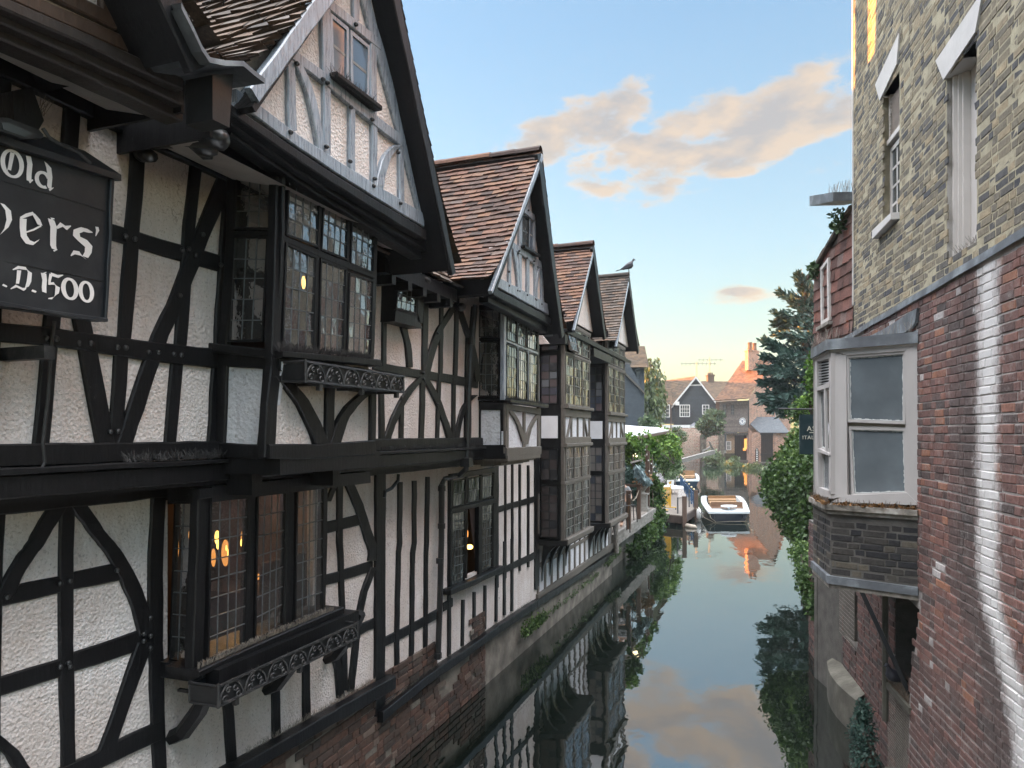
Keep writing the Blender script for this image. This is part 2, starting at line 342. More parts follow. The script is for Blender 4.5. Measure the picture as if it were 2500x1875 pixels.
M['curtain'] = plain('dusky_curtain', (.16, .11, .10), .9, .3, 8, stretch=(6, 6, .3))
M['concrete'] = plain('stained_concrete', (.10, .093, .075), .9, .45, 2.6, .6, 20, c2=(.19, .175, .15))
M['render_old'] = plain('crumbling_render', (.17, .15, .125), .9, .5, 3.3, .9, 16, c2=(.30, .27, .23))
M['board_grey'] = plain('grey_weathered_boards', (.20, .185, .17), .8, .4, 5, .4, 20, (8, .6, 3), c2=(.31, .29, .27))
M['deck'] = plain('old_decking', (.17, .145, .125), .8, .35, 6, .3, 20, (1, 6, 1), tint=.25)
M['pontoon'] = plain('dark_stained_wood', (.055, .037, .030), .65, .4, 6, .3, 20)
M['post_brown'] = plain('brown_post', (.10, .062, .045), .7, .35, 7, .3, 25, (4, 4, .6))
M['weatherboard'] = plain('black_weatherboard', (.028, .037, .045), .55, .25, 4, .1, 20, tint=.12)
M['weatherboard_blue'] = plain('slate_blue_weatherboard', (.045, .058, .072), .55, .2, 4, .1, 20, tint=.1)
M['weatherboard_grey'] = plain('bleached_weatherboard', (.15, .125, .11), .8, .4, 6, .3, 20, tint=.25)
M['weatherboard_side'] = plain('grey_weatherboard', (.20, .20, .195), .6, .15, 4, tint=.1)
M['white'] = plain('white_gloss', (.76, .76, .75), .4, .05, 4)
M['gel'] = plain('boat_gelcoat', (.62, .66, .68), .25, .06, 3)
M['hull'] = plain('boat_hull_paint', (.012, .017, .028), .25, .2, 3)
M['hull_blue'] = plain('boat_hull_blue', (.02, .05, .09), .25, .2, 3)
M['seat'] = plain('tan_boat_cushion', (.29, .17, .085), .75, .15, 6, .2, 40)
M['seat_dark'] = plain('brown_boat_cushion', (.17, .095, .055), .75, .2, 6, .2, 40)
M['yellow'] = plain('yellow_paint', (.62, .36, .02), .5, .12, 8)
M['blue'] = plain('blue_paint', (.022, .075, .17), .45, .15, 8)
M['gold'] = plain('gold_paint', (.75, .62, .38), .35, .1, 9)
M['fender'] = plain('buoy_fender', (.32, .27, .22), .6, .25, 10)
M['stone_pot'] = plain('stone_urn', (.24, .23, .21), .9, .25, 10, .4, 40)
M['sign_green'] = plain('dark_green_sign', (.012, .030, .036), .4, .12, 3)
M['sign_text'] = plain('pale_sign_lettering', (.55, .53, .45), .6, .06, 9)
M['awning'] = plain('pale_roofing_sheet', (.52, .53, .55), .5, .14, 5, .2, 30)
M['shed_roof'] = plain('grey_green_sheet_roof', (.085, .095, .105), .85, .15, 3, c2=(.12, .13, .14), spec=.15)
M['pigeon'] = plain('pigeon_feathers', (.022, .022, .032), .6, .35, 14)
M['pigeon_tail'] = plain('pigeon_tail', (.10, .10, .11), .7, .4, 20)
M['rope'] = plain('old_rope', (.20, .17, .13), .9, .2, 30)
M['cable'] = plain('black_cable', (.02, .02, .02), .6, .2, 10)
M['skin'] = plain('skin', (.45, .28, .20), .6, .1, 8)
M['grey_cloth'] = plain('grey_cloth', (.20, .21, .22), .9, .2, 20)
M['teal'] = plain('teal_cloth', (.02, .16, .14), .8, .3, 15)
M['steel_post'] = plain('grey_steel', (.10, .105, .11), .5, .2, 10, metal=.3)
def leaf_mat(name, stops, trans=.25):
    m, nt, b, out = new_mat(name)
    col = ramp(nt, tint_of(nt), stops); nt.links.new(col, b.inputs['Base Color']); b.inputs['Roughness'].default_value = .5; b.inputs['Specular IOR Level'].default_value = .35
    tr = nt.nodes.new('ShaderNodeBsdfTranslucent'); nt.links.new(col, tr.inputs[0])
    mx = nt.nodes.new('ShaderNodeMixShader'); mx.inputs[0].default_value = trans; nt.links.new(b.outputs[0], mx.inputs[1]); nt.links.new(tr.outputs[0], mx.inputs[2]); nt.links.new(mx.outputs[0], out.inputs[0])
    return m
M['ivy'] = leaf_mat('ivy_leaves', [(0, (.018, .04, .014)), (.5, (.05, .10, .026)), (.85, (.11, .18, .045)), (1, (.18, .26, .08))])
M['vine'] = leaf_mat('vine_leaves', [(0, (.03, .07, .012)), (.5, (.09, .18, .025)), (.85, (.20, .33, .05)), (1, (.32, .45, .10))])
M['conifer'] = leaf_mat('conifer_sprays', [(0, (.016, .040, .034)), (.5, (.035, .078, .062)), (1, (.075, .13, .10))], .15)
M['willow'] = leaf_mat('willow_leaves', [(0, (.05, .075, .028)), (.5, (.11, .15, .055)), (1, (.2, .25, .10))])
M['reed'] = leaf_mat('waterside_leaves', [(0, (.04, .07, .03)), (.5, (.09, .14, .06)), (1, (.20, .26, .14))])
M['silver'] = leaf_mat('silver_leaves', [(0, (.10, .15, .16)), (.5, (.19, .27, .29)), (1, (.33, .42, .44))])
M['flower'] = leaf_mat('pale_flowers', [(0, (.45, .42, .5)), (1, (.8, .76, .74))])
M['dead'] = leaf_mat('dry_leaves', [(0, (.10, .05, .02)), (1, (.28, .15, .06))])
M['bark'] = plain('bark', (.075, .055, .042), .9, .4, 9, .8, 30, (2, 2, .5))
def glass_mat(name, tint, refl=.10, rough=.03, wob=.25):
    m, nt, b, out = new_mat(name); nt.nodes.remove(b)
    v = coords(nt); n = noise_n(nt, v, 9, 3)
    bp = node(nt, 'ShaderNodeBump', i_Strength=wob, i_Distance=.02); nt.links.new(n, bp.inputs['Height'])
    fr = node(nt, 'ShaderNodeFresnel', i_IOR=3.0); nt.links.new(bp.outputs[0], fr.inputs['Normal'])
    gl = node(nt, 'ShaderNodeBsdfGlossy'); gl.inputs['Roughness'].default_value = rough; gl.inputs[0].default_value = (.95, .97, 1, 1); nt.links.new(bp.outputs[0], gl.inputs['Normal'])
    tr = node(nt, 'ShaderNodeBsdfTransparent'); 
    tcol = mixc(nt, mathn(nt, 'MULTIPLY', tint_of(nt), .5), tint, tuple(x*.45 for x in tint)); nt.links.new(tcol, tr.inputs[0])
    df = node(nt, 'ShaderNodeBsdfDiffuse'); df.inputs[0].default_value = (.10, .10, .10, 1)
    dm = nt.nodes.new('ShaderNodeMixShader'); dirt = ramp(nt, noise_n(nt, v, 16, 5, .7), [(.35, (.10, .10, .10)), (.7, (.35, .35, .35))]); nt.links.new(dirt, dm.inputs[0])
    nt.links.new(tr.outputs[0], dm.inputs[1]); nt.links.new(df.outputs[0], dm.inputs[2])
    mx = nt.nodes.new('ShaderNodeMixShader'); f = mathn(nt, 'MAXIMUM', mathn(nt, 'MULTIPLY', fr.outputs[0], 1.0), refl); nt.links.new(f, mx.inputs[0])
    nt.links.new(dm.outputs[0], mx.inputs[1]); nt.links.new(gl.outputs[0], mx.inputs[2]); nt.links.new(mx.outputs[0], out.inputs[0])
    return m
M['glass'] = glass_mat('leaded_glass', (.75, .78, .75))
M['glass_col'] = None
def colour_glass():
    m, nt, b, out = new_mat('coloured_glass')
    col = ramp(nt, tint_of(nt), [(0, (.02, .022, .026)), (.25, (.05, .06, .085)), (.45, (.09, .065, .07)), (.65, (.12, .11, .10)), (.8, (.05, .04, .04)), (1, (.17, .19, .21))])
    nt.links.new(col, b.inputs['Base Color']); b.inputs['Roughness'].default_value = .15
    return m
M['glass_col'] = colour_glass()
M['glass_far'] = plain('window_glass', (.06, .07, .075), .08, .3, 3)
M['glass_sky'] = plain('gable_window_glass', (.10, .13, .17), .06, .2, 3, spec=1.0)
def emis(name, c, s):
    m, nt, b, out = new_mat(name); nt.nodes.remove(b); e = nt.nodes.new('ShaderNodeEmission'); e.inputs[0].default_value = (*c, 1); e.inputs[1].default_value = s; nt.links.new(e.outputs[0], out.inputs[0]); return m
M['lamp'] = emis('lit_lamp', (1, .50, .10), 1.3)
M['lamp_soft'] = emis('lit_lampshade', (1, .38, .09), .28)
M['lamp_globe'] = emis('lit_globe', (1, .83, .48), .75)
def water_mat():
    m, nt, b, out = new_mat('canal_water'); v = coords(nt, (1, .55, 1))
    b.inputs['Base Color'].default_value = (.006, .009, .007, 1); b.inputs['Roughness'].default_value = .018; b.inputs['IOR'].default_value = 3.6
    n = noise_n(nt, v, 1.6, 3, .5, .3); n2 = noise_n(nt, v, 9, 2, .5)
    bump(nt, b, mathn(nt, 'ADD', n, mathn(nt, 'MULTIPLY', n2, .08)), .10, .05)
    return m
M['water'] = water_mat()
M['earth'] = plain('bank_earth', (.06, .055, .04), .95, .4, 1.5, .5, 8, c2=(.09, .10, .05))
# ------------------------------------------------------------------ building kit
def strip(mb, A, B, n, front, back, cham=.008, rough=.004, ends=True, t=None):
    """a hewn timber between the two edge polylines A and B (lists of points on the plane with normal n)"""
    A = [Vector(p) for p in A]; B = [Vector(p) for p in B]
    RA, RB = [A[0]], [B[0]]
    for i in range(len(A)-1):
        L_ = max((A[i+1]-A[i]).length, (B[i+1]-B[i]).length); k = max(1, int(L_/.14))
        for j in range(1, k+1): RA.append(lerp(A[i], A[i+1], j/k)); RB.append(lerp(B[i], B[i+1], j/k))
    vs = []; N = len(RA)
    if (B[0]-A[0]).cross(A[1]-A[0]).dot(n) < 0: RA, RB = RB, RA      # keep outward winding
    for i in range(N):
        a, b = RA[i], RB[i]; w = (b-a); wl = w.length or 1e-6; w = w/wl; c = min(cham, wl*.2)
        if 0 < i < N-1: a = a+w*jit(rough); b = b+w*jit(rough)
        f = front+jit(rough*.6)
        vs += [a-n*back, a+n*(f-c), a+w*c+n*f, b-w*c+n*f, b+n*(f-c), b-n*back]
    fs = []
    for i in range(N-1):
        for k in range(5): fs.append((i*6+k, (i+1)*6+k, (i+1)*6+k+1, i*6+k+1))
    if ends:
        e = (N-1)*6; fs.append((0, 1, 2, 3, 4, 5)); fs.append((e+5, e+4, e+3, e+2, e+1, e))
    # winding check on the first front face
    p = [vs[i] for i in fs[2]]
    if (p[1]-p[0]).cross(p[2]-p[0]).dot(n) < 0: fs = [f[::-1] for f in fs]
    mb.mesh(vs, fs, random.random() if t is None else t)
def timber(parent, name, plane, pts, w, axis='h', mat='timber', front=.02, back=.03, view=None, rough=.004, w2=None):
    """a frame timber: centre line and width as they are surveyed on the picture, laid on the wall's own plane"""
    A, B = [], []
    n = len(pts)
    for i, p in enumerate(pts):
        q = view(*p) if view else p; k = (view.k if view else 1)
        ww = w if w2 is None else lerp(w, w2, i/(n-1)); d = ww*k/2
        o = (d, 0) if axis == 'h' else (0, d)
        A.append(plane.hit((q[0]-o[0], q[1]-o[1]))); B.append(plane.hit((q[0]+o[0], q[1]+o[1])))
    wm = min((a-b).length for a, b in zip(A, B)); mb = MB(); strip(mb, A, B, plane.n, front, back, rough=min(rough*1.3, wm*.045))
    return mb.build(name, M[mat], parent)
def smooth_pts(pts, k=3):
    """round off a surveyed polyline (Catmull-Rom)"""
    if len(pts) < 3: return pts
    P = [pts[0]]+list(pts)+[pts[-1]]; out = []
    for i in range(1, len(P)-2):
        for j in range(k):
            t = j/k; a = [P[i-1], P[i], P[i+1], P[i+2]]
            out.append(tuple(.5*((2*a[1][d])+(-a[0][d]+a[2][d])*t+(2*a[0][d]-5*a[1][d]+4*a[2][d]-a[3][d])*t*t+(-a[0][d]+3*a[1][d]-3*a[2][d]+a[3][d])*t**3) for d in (0, 1)))
    out.append(tuple(pts[-1])); return out
def slab(mb, pts, n, t1, t0=0, t=.5, m=0):
    """a plate: outline pts on a plane, pushed out along n from t0 to t1"""
    n = Vector(n); pts = [Vector(p) for p in pts]; k = len(pts)
    nn = Vector((0, 0, 0))
    for i in range(k): nn += (pts[i]).cross(pts[(i+1) % k])
    if nn.dot(n) < 0: pts = pts[::-1]
    vs = [p+n*t1 for p in pts]+[p+n*t0 for p in pts]
    fs = [tuple(range(k)), tuple(range(2*k-1, k-1, -1))]+[(i, k+i, k+(i+1) % k, (i+1) % k) for i in range(k)]
    mb.mesh(vs, fs, t, m)
def wall_sheet(mb, X, u0, u1, z0, z1, holes=(), th=.06, axis='x'):
    """flat wall with rectangular openings (hole: u0,u1,z0,z1)"""
    us = sorted({u0, u1, *[h[i] for h in holes for i in (0, 1) if u0 < h[i] < u1]}); zs = sorted({z0, z1, *[h[i] for h in holes for i in (2, 3) if z0 < h[i] < z1]})
    for i in range(len(us)-1):
        for j in range(len(zs)-1):
            uc, zc = (us[i]+us[i+1])/2, (zs[j]+zs[j+1])/2
            if any(h[0] < uc < h[1] and h[2] < zc < h[3] for h in holes): continue
            if axis == 'x': mb.box((X-th, us[i], zs[j]), (th, 0, 0), (0, us[i+1]-us[i], 0), (0, 0, zs[j+1]-zs[j]))
            else: mb.box((us[i], X, zs[j]), (us[i+1]-us[i], 0, 0), (0, th, 0), (0, 0, zs[j+1]-zs[j]))
def window(parent, plane, quad, cols, rows, view=None, frame=.022, came=.007, mat='timber', glass='glass', cmat='came', tilt=.02, name='window', depth=.03, fdepth=.008, sunk=.004, pane_pick=None):
    """a leaded or barred light: frame with glass and leading as its own pieces"""
    q = [plane.hit(view(*p) if view else p) for p in quad] if plane else [Vector(p) for p in quad]
    n = plane.n if plane else (q[1]-q[0]).cross(q[0]-q[3]).normalized()
    ex = (q[1]-q[0]).normalized(); ez = (q[0]-q[3]).normalized()
    inn = [q[0]+ex*frame-ez*frame, q[1]-ex*frame-ez*frame, q[2]-ex*frame+ez*frame, q[3]+ex*frame+ez*frame]
    fb = MB()
    for a in range(4):
        b = (a+1) % 4; slab(fb, [q[a], q[b], inn[b], inn[a]], n, fdepth, -depth)
    wo = fb.build(name, M[mat], parent)
    gb = MB(); cb = MB()
    for i in range(cols):
        for j in range(rows):
            c = [bil(inn, i/cols, j/rows), bil(inn, (i+1)/cols, j/rows), bil(inn, (i+1)/cols, (j+1)/rows), bil(inn, i/cols, (j+1)/rows)]
            a, b_ = jit(tilt), jit(tilt); ctr = sum(c, Vector())/4
            c = [p-n*sunk+n*((p-ctr).dot(ex)*a+(p-ctr).dot(ez)*b_) for p in c]
            if (c[1]-c[0]).cross(c[2]-c[0]).dot(n) < 0: c = c[::-1]
            gb.poly(c, pane_pick(i, j) if pane_pick else random.random())
    gb.build('glass', M[glass], wo)
    def bar(p0, p1):
        d = (p1-p0).normalized(); s = d.cross(n).normalized()*came/2
        slab(cb, [p0-s, p0+s, p1+s, p1-s], n, .0, -sunk-.002)
    for i in range(1, cols): w = jit(.004); bar(bil(inn, i/cols, 0)+ex*w, bil(inn, i/cols, 1)+ex*(w+jit(.004)))
    for j in range(1, rows): w = jit(.004); bar(bil(inn, 0, j/rows)+ez*w, bil(inn, 1, j/rows)+ez*(w+jit(.004)))
    if cb.f: cb.build('leading', M[cmat], wo)
    return wo
def tiles(mb, bl, br, tl, tr, out, gauge=.088, tw=.15, th=.017, sag=.0, kick=0, lift=.02, missing=.0):
    """plain tiles between the eave bl-br and the ridge tl-tr; out: a vector on the weather side"""
    bl, br, tl, tr = map(Vector, (bl, br, tl, tr))
    L_ = ((br-bl).length+(tr-tl).length)/2; S_ = ((tl-bl).length+(tr-br).length)/2
    nr = max(2, int(S_/gauge)); nc = max(2, int(L_/tw))
    n = (br-bl).cross(tl-bl).normalized()
    if n.dot(out) < 0: n = -n
    al = (br-bl).normalized(); upv = ((tl-bl)+(tr-br)).normalized()
    seed = random.random()*50
    def P(s, r):                                # s along, r up the slope, 0..1
        p = lerp(lerp(bl, br, s), lerp(tl, tr, s), r)
        w = noise.noise(Vector((s*L_*.6+seed, r*S_*.6, 0)))*sag - sag*1.1*math.sin(math.pi*min(max(s, 0), 1))*math.sin(math.pi*r)
        k = kick*max(0, 1-r*S_/.8)**2
        return p+n*w+n*k
    for j in range(nr):
        r0, r1 = j/nr, (j+1.06)/nr; r1 = min(r1, 1.0)
        o = (.5 if j % 2 else 0)/nc; rowj = jit(.003); k = -1 if j % 2 else 0
        prev = None
        while True:
            s0, s1 = k/nc+o, (k+1)/nc+o; k += 1
            if s0 >= 1: break
            s0 = max(0, s0); s1 = min(1, s1)
            if s1-s0 < .002: continue
            dl = jit(.007)+rowj; h0 = th+abs(jit(.009)); tt = random.random(); g = jit(.007)
            a = P(s0, r0)+upv*dl; b = P(s1, r0)+upv*(dl+jit(.004)); c = P(s1, r1); d = P(s0, r1)
            a2, b2 = a+n*(h0+g), b+n*(h0-g); gap = al*.002
            mb.quad(a2+gap, b2-gap, c+n*.002, d+n*.002, tt)
            mb.quad(a-n*.004+gap, b-n*.004-gap, b2-gap, a2+gap, tt*.6)
def ridge(mb, a, b, r=.075, L_=.3):
    a, b = Vector(a), Vector(b); d = (b-a); n = max(1, int(d.length/L_)); d = d/n; x = d.normalized().cross(UP).normalized()
    for i in range(n):
        p, q = a+d*i, a+d*(i+1.03); t = random.random(); w = Vector((0, 0, jit(.008)))
        for k in range(6):
            a0, a1 = math.pi*k/6, math.pi*(k+1)/6
            f = lambda c, an, s: c+x*math.cos(an)*r*s+UP*(math.sin(an)*r*s-.02)+w
            mb.quad(f(p, a0, 1.06), f(p, a1, 1.06), f(q, a1, 1), f(q, a0, 1), t)
def bricks(mb, o, al, n, w, z0, z1, inside=None, L_=.225, h=.075, joint=.011, out=.012, rag=.004, tint=None, ups=None, bond=0):
    """real bricks laid along al from o; n = outward; inside(a,z) keeps a brick; tint(a,z) gives its colour number"""
    o, al, n = Vector(o), Vector(al).normalized(), Vector(n).normalized(); ups = Vector(ups) if ups else UP
    for j in range(int((z1-z0)/h)):
        z = z0+j*h; a = -random.random()*.05-(.056 if j % 2 else 0); k = j % 2; wav = .006*math.sin(j*.7)
        hd = bond and (j % bond == 0)
        while a < w:
            ln = (L_/2 if (hd or (not bond and k % 2)) else L_); k += 1
            ln *= 1+jit(.06); a0, a1 = max(a, 0)+joint/2, min(a+ln, w)-joint/2; a += ln
            if a1-a0 < .03: continue
            c = (a0+a1)/2
            if inside and not inside(c, z+h/2): continue
            t = tint(c, z) if tint else random.random()
            f = out+jit(rag); dz = jit(.003)+wav
            def p(x, y, d): return o+al*x+ups*(y-0)+n*d+UP*0
            b0, b1 = z+joint/2+dz, z+h-joint/2+dz; e = .005
            q = [(a0+jit(.004), b0+jit(.003)), (a1+jit(.004), b0+jit(.003)), (a1+jit(.004), b1+jit(.003)), (a0+jit(.004), b1+jit(.003))]
            base = [p(x, y, -.004) for x, y in q]; cx, cy = c, (b0+b1)/2
            mid = [p(x, y, f-e) for x, y in q]
            top = [p(x+(e if x < cx else -e), y+(e if y < cy else -e), f+jit(.0015)) for x, y in q]
            fs = [(8, 9, 10, 11)]
            for i in range(4):
                i2 = (i+1) % 4; fs += [(i, i2, 4+i2, 4+i), (4+i, 4+i2, 8+i2, 8+i)]
            vs = base+mid+top
            if (vs[9]-vs[8]).cross(vs[10]-vs[8]).dot(n) < 0: fs = [g[::-1] for g in fs]
            mb.mesh(vs, fs, t)
def spikes(mb, pts, n, h, spread=.5, r=.0016, out=None):
    """wire bird spikes standing along a line"""
    pts = [Vector(p) for p in pts]; Ls = [(pts[i+1]-pts[i]).length for i in range(len(pts)-1)]; tot = sum(Ls)
    for k in range(n):
        d = random.random()*tot; i = 0
        while i < len(Ls)-1 and d > Ls[i]: d -= Ls[i]; i += 1
        p = lerp(pts[i], pts[i+1], d/Ls[i]); al = (pts[i+1]-pts[i]).normalized()
        dr = (UP+al*jit(spread)+(Vector(out) if out else al.cross(UP))*jit(spread)).normalized()
        q = p+dr*h*random.uniform(.6, 1.1); x = dr.orthogonal().normalized(); y = dr.cross(x)
        a = [p+x*r, p-x*r*.5+y*r*.87, p-x*r*.5-y*r*.87]; b = [v+(q-p) for v in a]
        for m_ in range(3): mb.quad(a[m_], a[(m_+1) % 3], b[(m_+1) % 3], b[m_], random.random())
def leaf(mb, p, size, up=None, t=None, long=1.5, droop=.0):
    d = Vector((jit(1), jit(1), jit(1)))
    if d.length < .05: d = Vector((1, 0, 0))
    d.normalize()
    if up is not None: d = (d+Vector(up)).normalized()
    s = d.orthogonal().normalized(); s.rotate(Matrix.Rotation(random.random()*6.28, 3, d)); L_ = size*random.uniform(.6, 1.3)
    a = p; b = p+d*L_*.5*long+s*L_*.5; c = p+d*L_*long-UP*droop*L_; e = p+d*L_*.5*long-s*L_*.5
    mb.quad(a, b, c, e, random.random() if t is None else t)
def leaf_blobs(mb, blobs, per, size, long=1.5, up=None, shell=.55, dark=0):
    """leaves through the volume of several clumps; each clump has its own lightness"""
    for (c, rx, ry, rz) in blobs:
        c = Vector(c); bt = jit(.22); n = int(per*rx*ry*rz/(max(rx, ry, rz)**1) * 4) if per < 0 else per
        for _ in range(n):
            d = Vector((random.gauss(0, 1), random.gauss(0, 1), random.gauss(0, 1))).normalized(); r = random.uniform(shell, 1.08)
            if random.random() < .15: r *= random.uniform(.4, 1.15)
            p = c+Vector((d.x*rx*r, d.y*ry*r, d.z*rz*r))
            leaf(mb, p, size, up, min(1, max(0, random.gauss(.45+bt, .2))), long)
def trunk(mb, pts, r0, r1, n=8):
    k = len(pts); mb.tube(pts, [lerp(r0, r1, i/(k-1)) for i in range(k)], n)
def uv_quad_obj(name, quads, mat, parent):
    """walls for the brick texture: quads (4 points, along first edge = length) with UV in metres"""
    b = base_of(parent); vs = []; fs = []; uvs = []
    for q in quads:
        q = [Vector(p) for p in q]; e = (q[1]-q[0]).normalized(); i = len(vs)
        for p in q: vs.append(p-b); uvs.append(((p-q[0]).dot(e)+q[0].x*.37+q[0].y*.21, p.z))
        fs.append(tuple(range(i, i+len(q))))
    me = bpy.data.meshes.new(name); me.from_pydata(vs, [], fs); me.update(); uvl = me.uv_layers.new(name='UVMap')
    for lp in me.loops: uvl.data[lp.index].uv = uvs[lp.vertex_index]
    me.materials.append(mat); o = bpy.data.objects.new(name, me); COL.objects.link(o); o.parent = parent; return o
# ------------------------------------------------------------------ the long timber house (left bank)
A_ = View(0, 0, 700); B_ = View(450, 0, 700); C_ = View(0, 400, 700); D_ = View(500, 400, 700); E_ = View(0, 800, 700); F_ = View(500, 800, 700)
G_ = View(0, 1350, 700); H_ = View(600, 1350, 700); I_ = View(1000, 350, 700); J_ = View(1100, 750, 500); K_ = View(1100, 1050, 500)
VG, V1, VB1, VGB, VGA, VB2, VGA2, VB3 = -3.75, -3.40, -2.90, -3.37, -2.75, -3.04, -2.90, -3.30
WG, W1, PB1, PGB, PGA, PB2, PGA2, PB3 = map(wall_at, (VG, V1, VB1, VGB, VGA, VB2, VGA2, VB3))
UB1 = 3.67; SB1 = side_at(UB1)
house = thing('timber_house', (V1, 5.5, 0), 'long black and white half-timbered house with steep gables and leaded bays rising from the water', 'house')
hp = house
TB = lambda n, pl, pts, w, ax, vw, **k: timber(hp, n, pl, pts, w, ax, view=vw, **k)
# --- plaster sheets
ZJ = H-.05                                      # underside of the upper panels
HB1 = (3.74, 4.80, H+.46, H+1.62); HB2 = (8.15, 9.30, H+.40, H+1.50); HSW = (6.0, 6.5, H+1.14, H+1.5)
m = MB(); wall_sheet(m, V1, .9, 9.6, ZJ, H+1.75, [HB1, HB2, HSW]); wall_sheet(m, VG, 9.6, 11.45, H-.2, H+1.8); m.build('upper_wall', M['plaster'], hp)
HG1 = (3.62, 5.20, 1.88, H-.43); HG2 = (8.12, 9.45, H-1.87, H-.6)
m = MB(); wall_sheet(m, VG, .9, 11.45, .64, H-.2, [HG1, HG2]); m.build('lower_wall', M['plaster'], hp)
# --- dark rooms behind the glass
def room(parent, u0, u1, z0, z1, vf, depth=1.6):
    m = MB(); x = vf-depth
    m.quad((x, u0, z0), (x, u1, z0), (x, u1, z1), (x, u0, z1)); m.quad((x, u0, z0), (vf, u0, z0), (vf, u0, z1), (x, u0, z1)); m.quad((x, u1, z0), (x, u1, z1), (vf, u1, z1), (vf, u1, z0))
    m.quad((x, u0, z0), (x, u1, z0), (vf, u1, z0), (vf, u0, z0)); m.quad((x, u0, z1), (vf, u0, z1), (vf, u1, z1), (x, u1, z1))
    return m.build('room', M['room'], parent)
room(hp, 3.3, 5.4, H-.1, H+1.5, V1-.07); room(hp, 7.8, 9.6, H-.1, H+1.45, V1-.07); room(hp, 5.9, 6.6, H+1.0, H+1.6, V1-.07, .8)
room(hp, 3.2, 5.6, 1.3, H-.35, VG-.07, 1.8); room(hp, 7.8, 9.7, 1.4, H-.5, VG-.07, 1.8)
# --- upper wall, left of the first bay
for pts, w, vw2 in [
    ([A_(555, 740), C_(520, 0), C_(440, 800), C_(398, 1200), E_(372, 160), E_(305, 900)], 128, None),
    ([A_(1062, 990), C_(1047, 60), C_(952, 1320), E_(925, 210), E_(880, 910)], 112, None),
    ([A_(1505, 1260), C_(1450, 480), C_(1385, 1390), E_(1357, 270), E_(1303, 890)], 90, None),
    ([C_(1790, 80), C_(1740, 800), C_(1705, 1440), E_(1690, 300), E_(1655, 890)], 130, None),
    ([A_(20, 560), C_(-40, 800), E_(-120, 900)], 125, None)]:
    timber(hp, 'post', W1, pts, w*.31646, 'h')
timber(hp, 'brace', W1, smooth_pts([C_(1730, 110), C_(1610, 400), C_(1490, 690), C_(1375, 1000), C_(1258, 1250), E_(1157, 245), E_(1030, 640), E_(940, 900)]), 126*.31646, 'h', front=.024)
timber(hp, 'brace', W1, [C_(560, 900), E_(640, 60), E_(668, 190), E_(735, 550), E_(800, 900)], 138*.31646, 'h', front=.024)
TB('rail', W1, [(-100, 220), (760, 510), (850, 530), (1060, 590), (1390, 690), (1760, 790)], 128, 'v', C_, front=.016)
TB('rail', W1, [(-200, 1280), (0, 1302), (330, 1330), (800, 1398), (1100, 1440), (1500, 1485), (1760, 1515)], 148, 'v', C_, front=.03)
timber(hp, 'rail', W1, [A_(0, 470), A_(550, 745), A_(1000, 965), A_(1460, 1190), A_(1760, 1340)], 150*.31646, 'v', front=.018)
# jetty: sill beam, ledge and fascia, in two runs either side of the bay
def jetty(u0, u1):
    m = MB(); n = Vector((1, 0, 0))
    strip(m, [(V1, u0, ZJ+.0), (V1, u1, ZJ+.0)], [(V1, u0, ZJ-.11), (V1, u1, ZJ-.11)], n, .05, .05)
    m.build('sill_beam', M['timber'], hp)
    m = MB(); strip(m, [(V1, u0, ZJ-.113), (V1, u1, ZJ-.113)], [(V1, u0, ZJ-.14), (V1, u1, ZJ-.14)], n, .11, .05)
    strip(m, [(V1, u0, ZJ-.143), (V1, u1, ZJ-.143)], [(V1, u0, ZJ-.255), (V1, u1, ZJ-.255)], n, .075, .05); m.build('jetty_fascia', M['timber'], hp)
    m = MB(); m.box((VG, u0, ZJ-.275), (V1-VG+.05, 0, 0), (0, u1-u0, 0), (0, 0, .02)); m.build('jetty_soffit', M['timber'], hp)
jetty(.9, 9.6)
m = MB(); strip(m, [(VG, .9, H-.2), (VG, 11.4, H-.2)], [(VG, .9, H-.42), (VG, 11.4, H-.42)], Vector((1, 0, 0)), .03, .02); m.build('wall_plate', M['timber'], hp)
m = MB(); strip(m, [(V1, .9, H+1.82), (V1, 9.6, H+1.82)], [(V1, .9, H+1.66), (V1, 9.6, H+1.66)], Vector((1, 0, 0)), .05, .04); m.build('wall_plate', M['timber'], hp)
m = MB(); spikes(m, [(V1+.085, 2.9, ZJ-.11), (V1+.085, 3.66, ZJ-.11)], 260, .075, .9, .0012); spikes(m, [(V1+.085, 5.0, ZJ-.11), (V1+.085, 8.0, ZJ-.11)], 360, .06, .9, .0012); m.build('bird_spikes', M['iron'], hp)
# --- ground floor, left of the low bay
for pts, w in [
    ([E_(512, 1380), G_(500, 0), G_(497, 700), G_(508, 1100), G_(523, 1659), G_(540, 2200)], 114),
    ([E_(1215, 1290), G_(1195, 0), G_(1192, 700), G_(1212, 1400), G_(1225, 1659), G_(1245, 2300)], 112),
    ([E_(5, 1400), G_(-20, 0), G_(-40, 1659)], 60)]:
    timber(hp, 'post', WG, pts, w*.31646, 'h')
timber(hp, 'brace', WG, smooth_pts([E_(560, 1330), E_(690, 1510), E_(800, 1655), G_(868, 0), G_(978, 200), G_(1075, 430), G_(1125, 640)]), 136*.31646, 'h', front=.024)
timber(hp, 'brace', WG, smooth_pts([E_(430, 1390), E_(330, 1550), E_(255, 1680), G_(190, 20), G_(85, 190), G_(10, 360)]), 140*.31646, 'h', front=.024)
TB('brace', WG, [(1105, 690), (950, 1130), (808, 1520)], 122, 'h', G_, front=.024)
TB('brace', WG, smooth_pts([(-80, 1400), (60, 1520), (170, 1680), (280, 1900)]), 130, 'h', G_, front=.024)
TB('rail', WG, [(-40, 352), (440, 245), (560, 215), (930, 138)], 138, 'v', G_, front=.016)
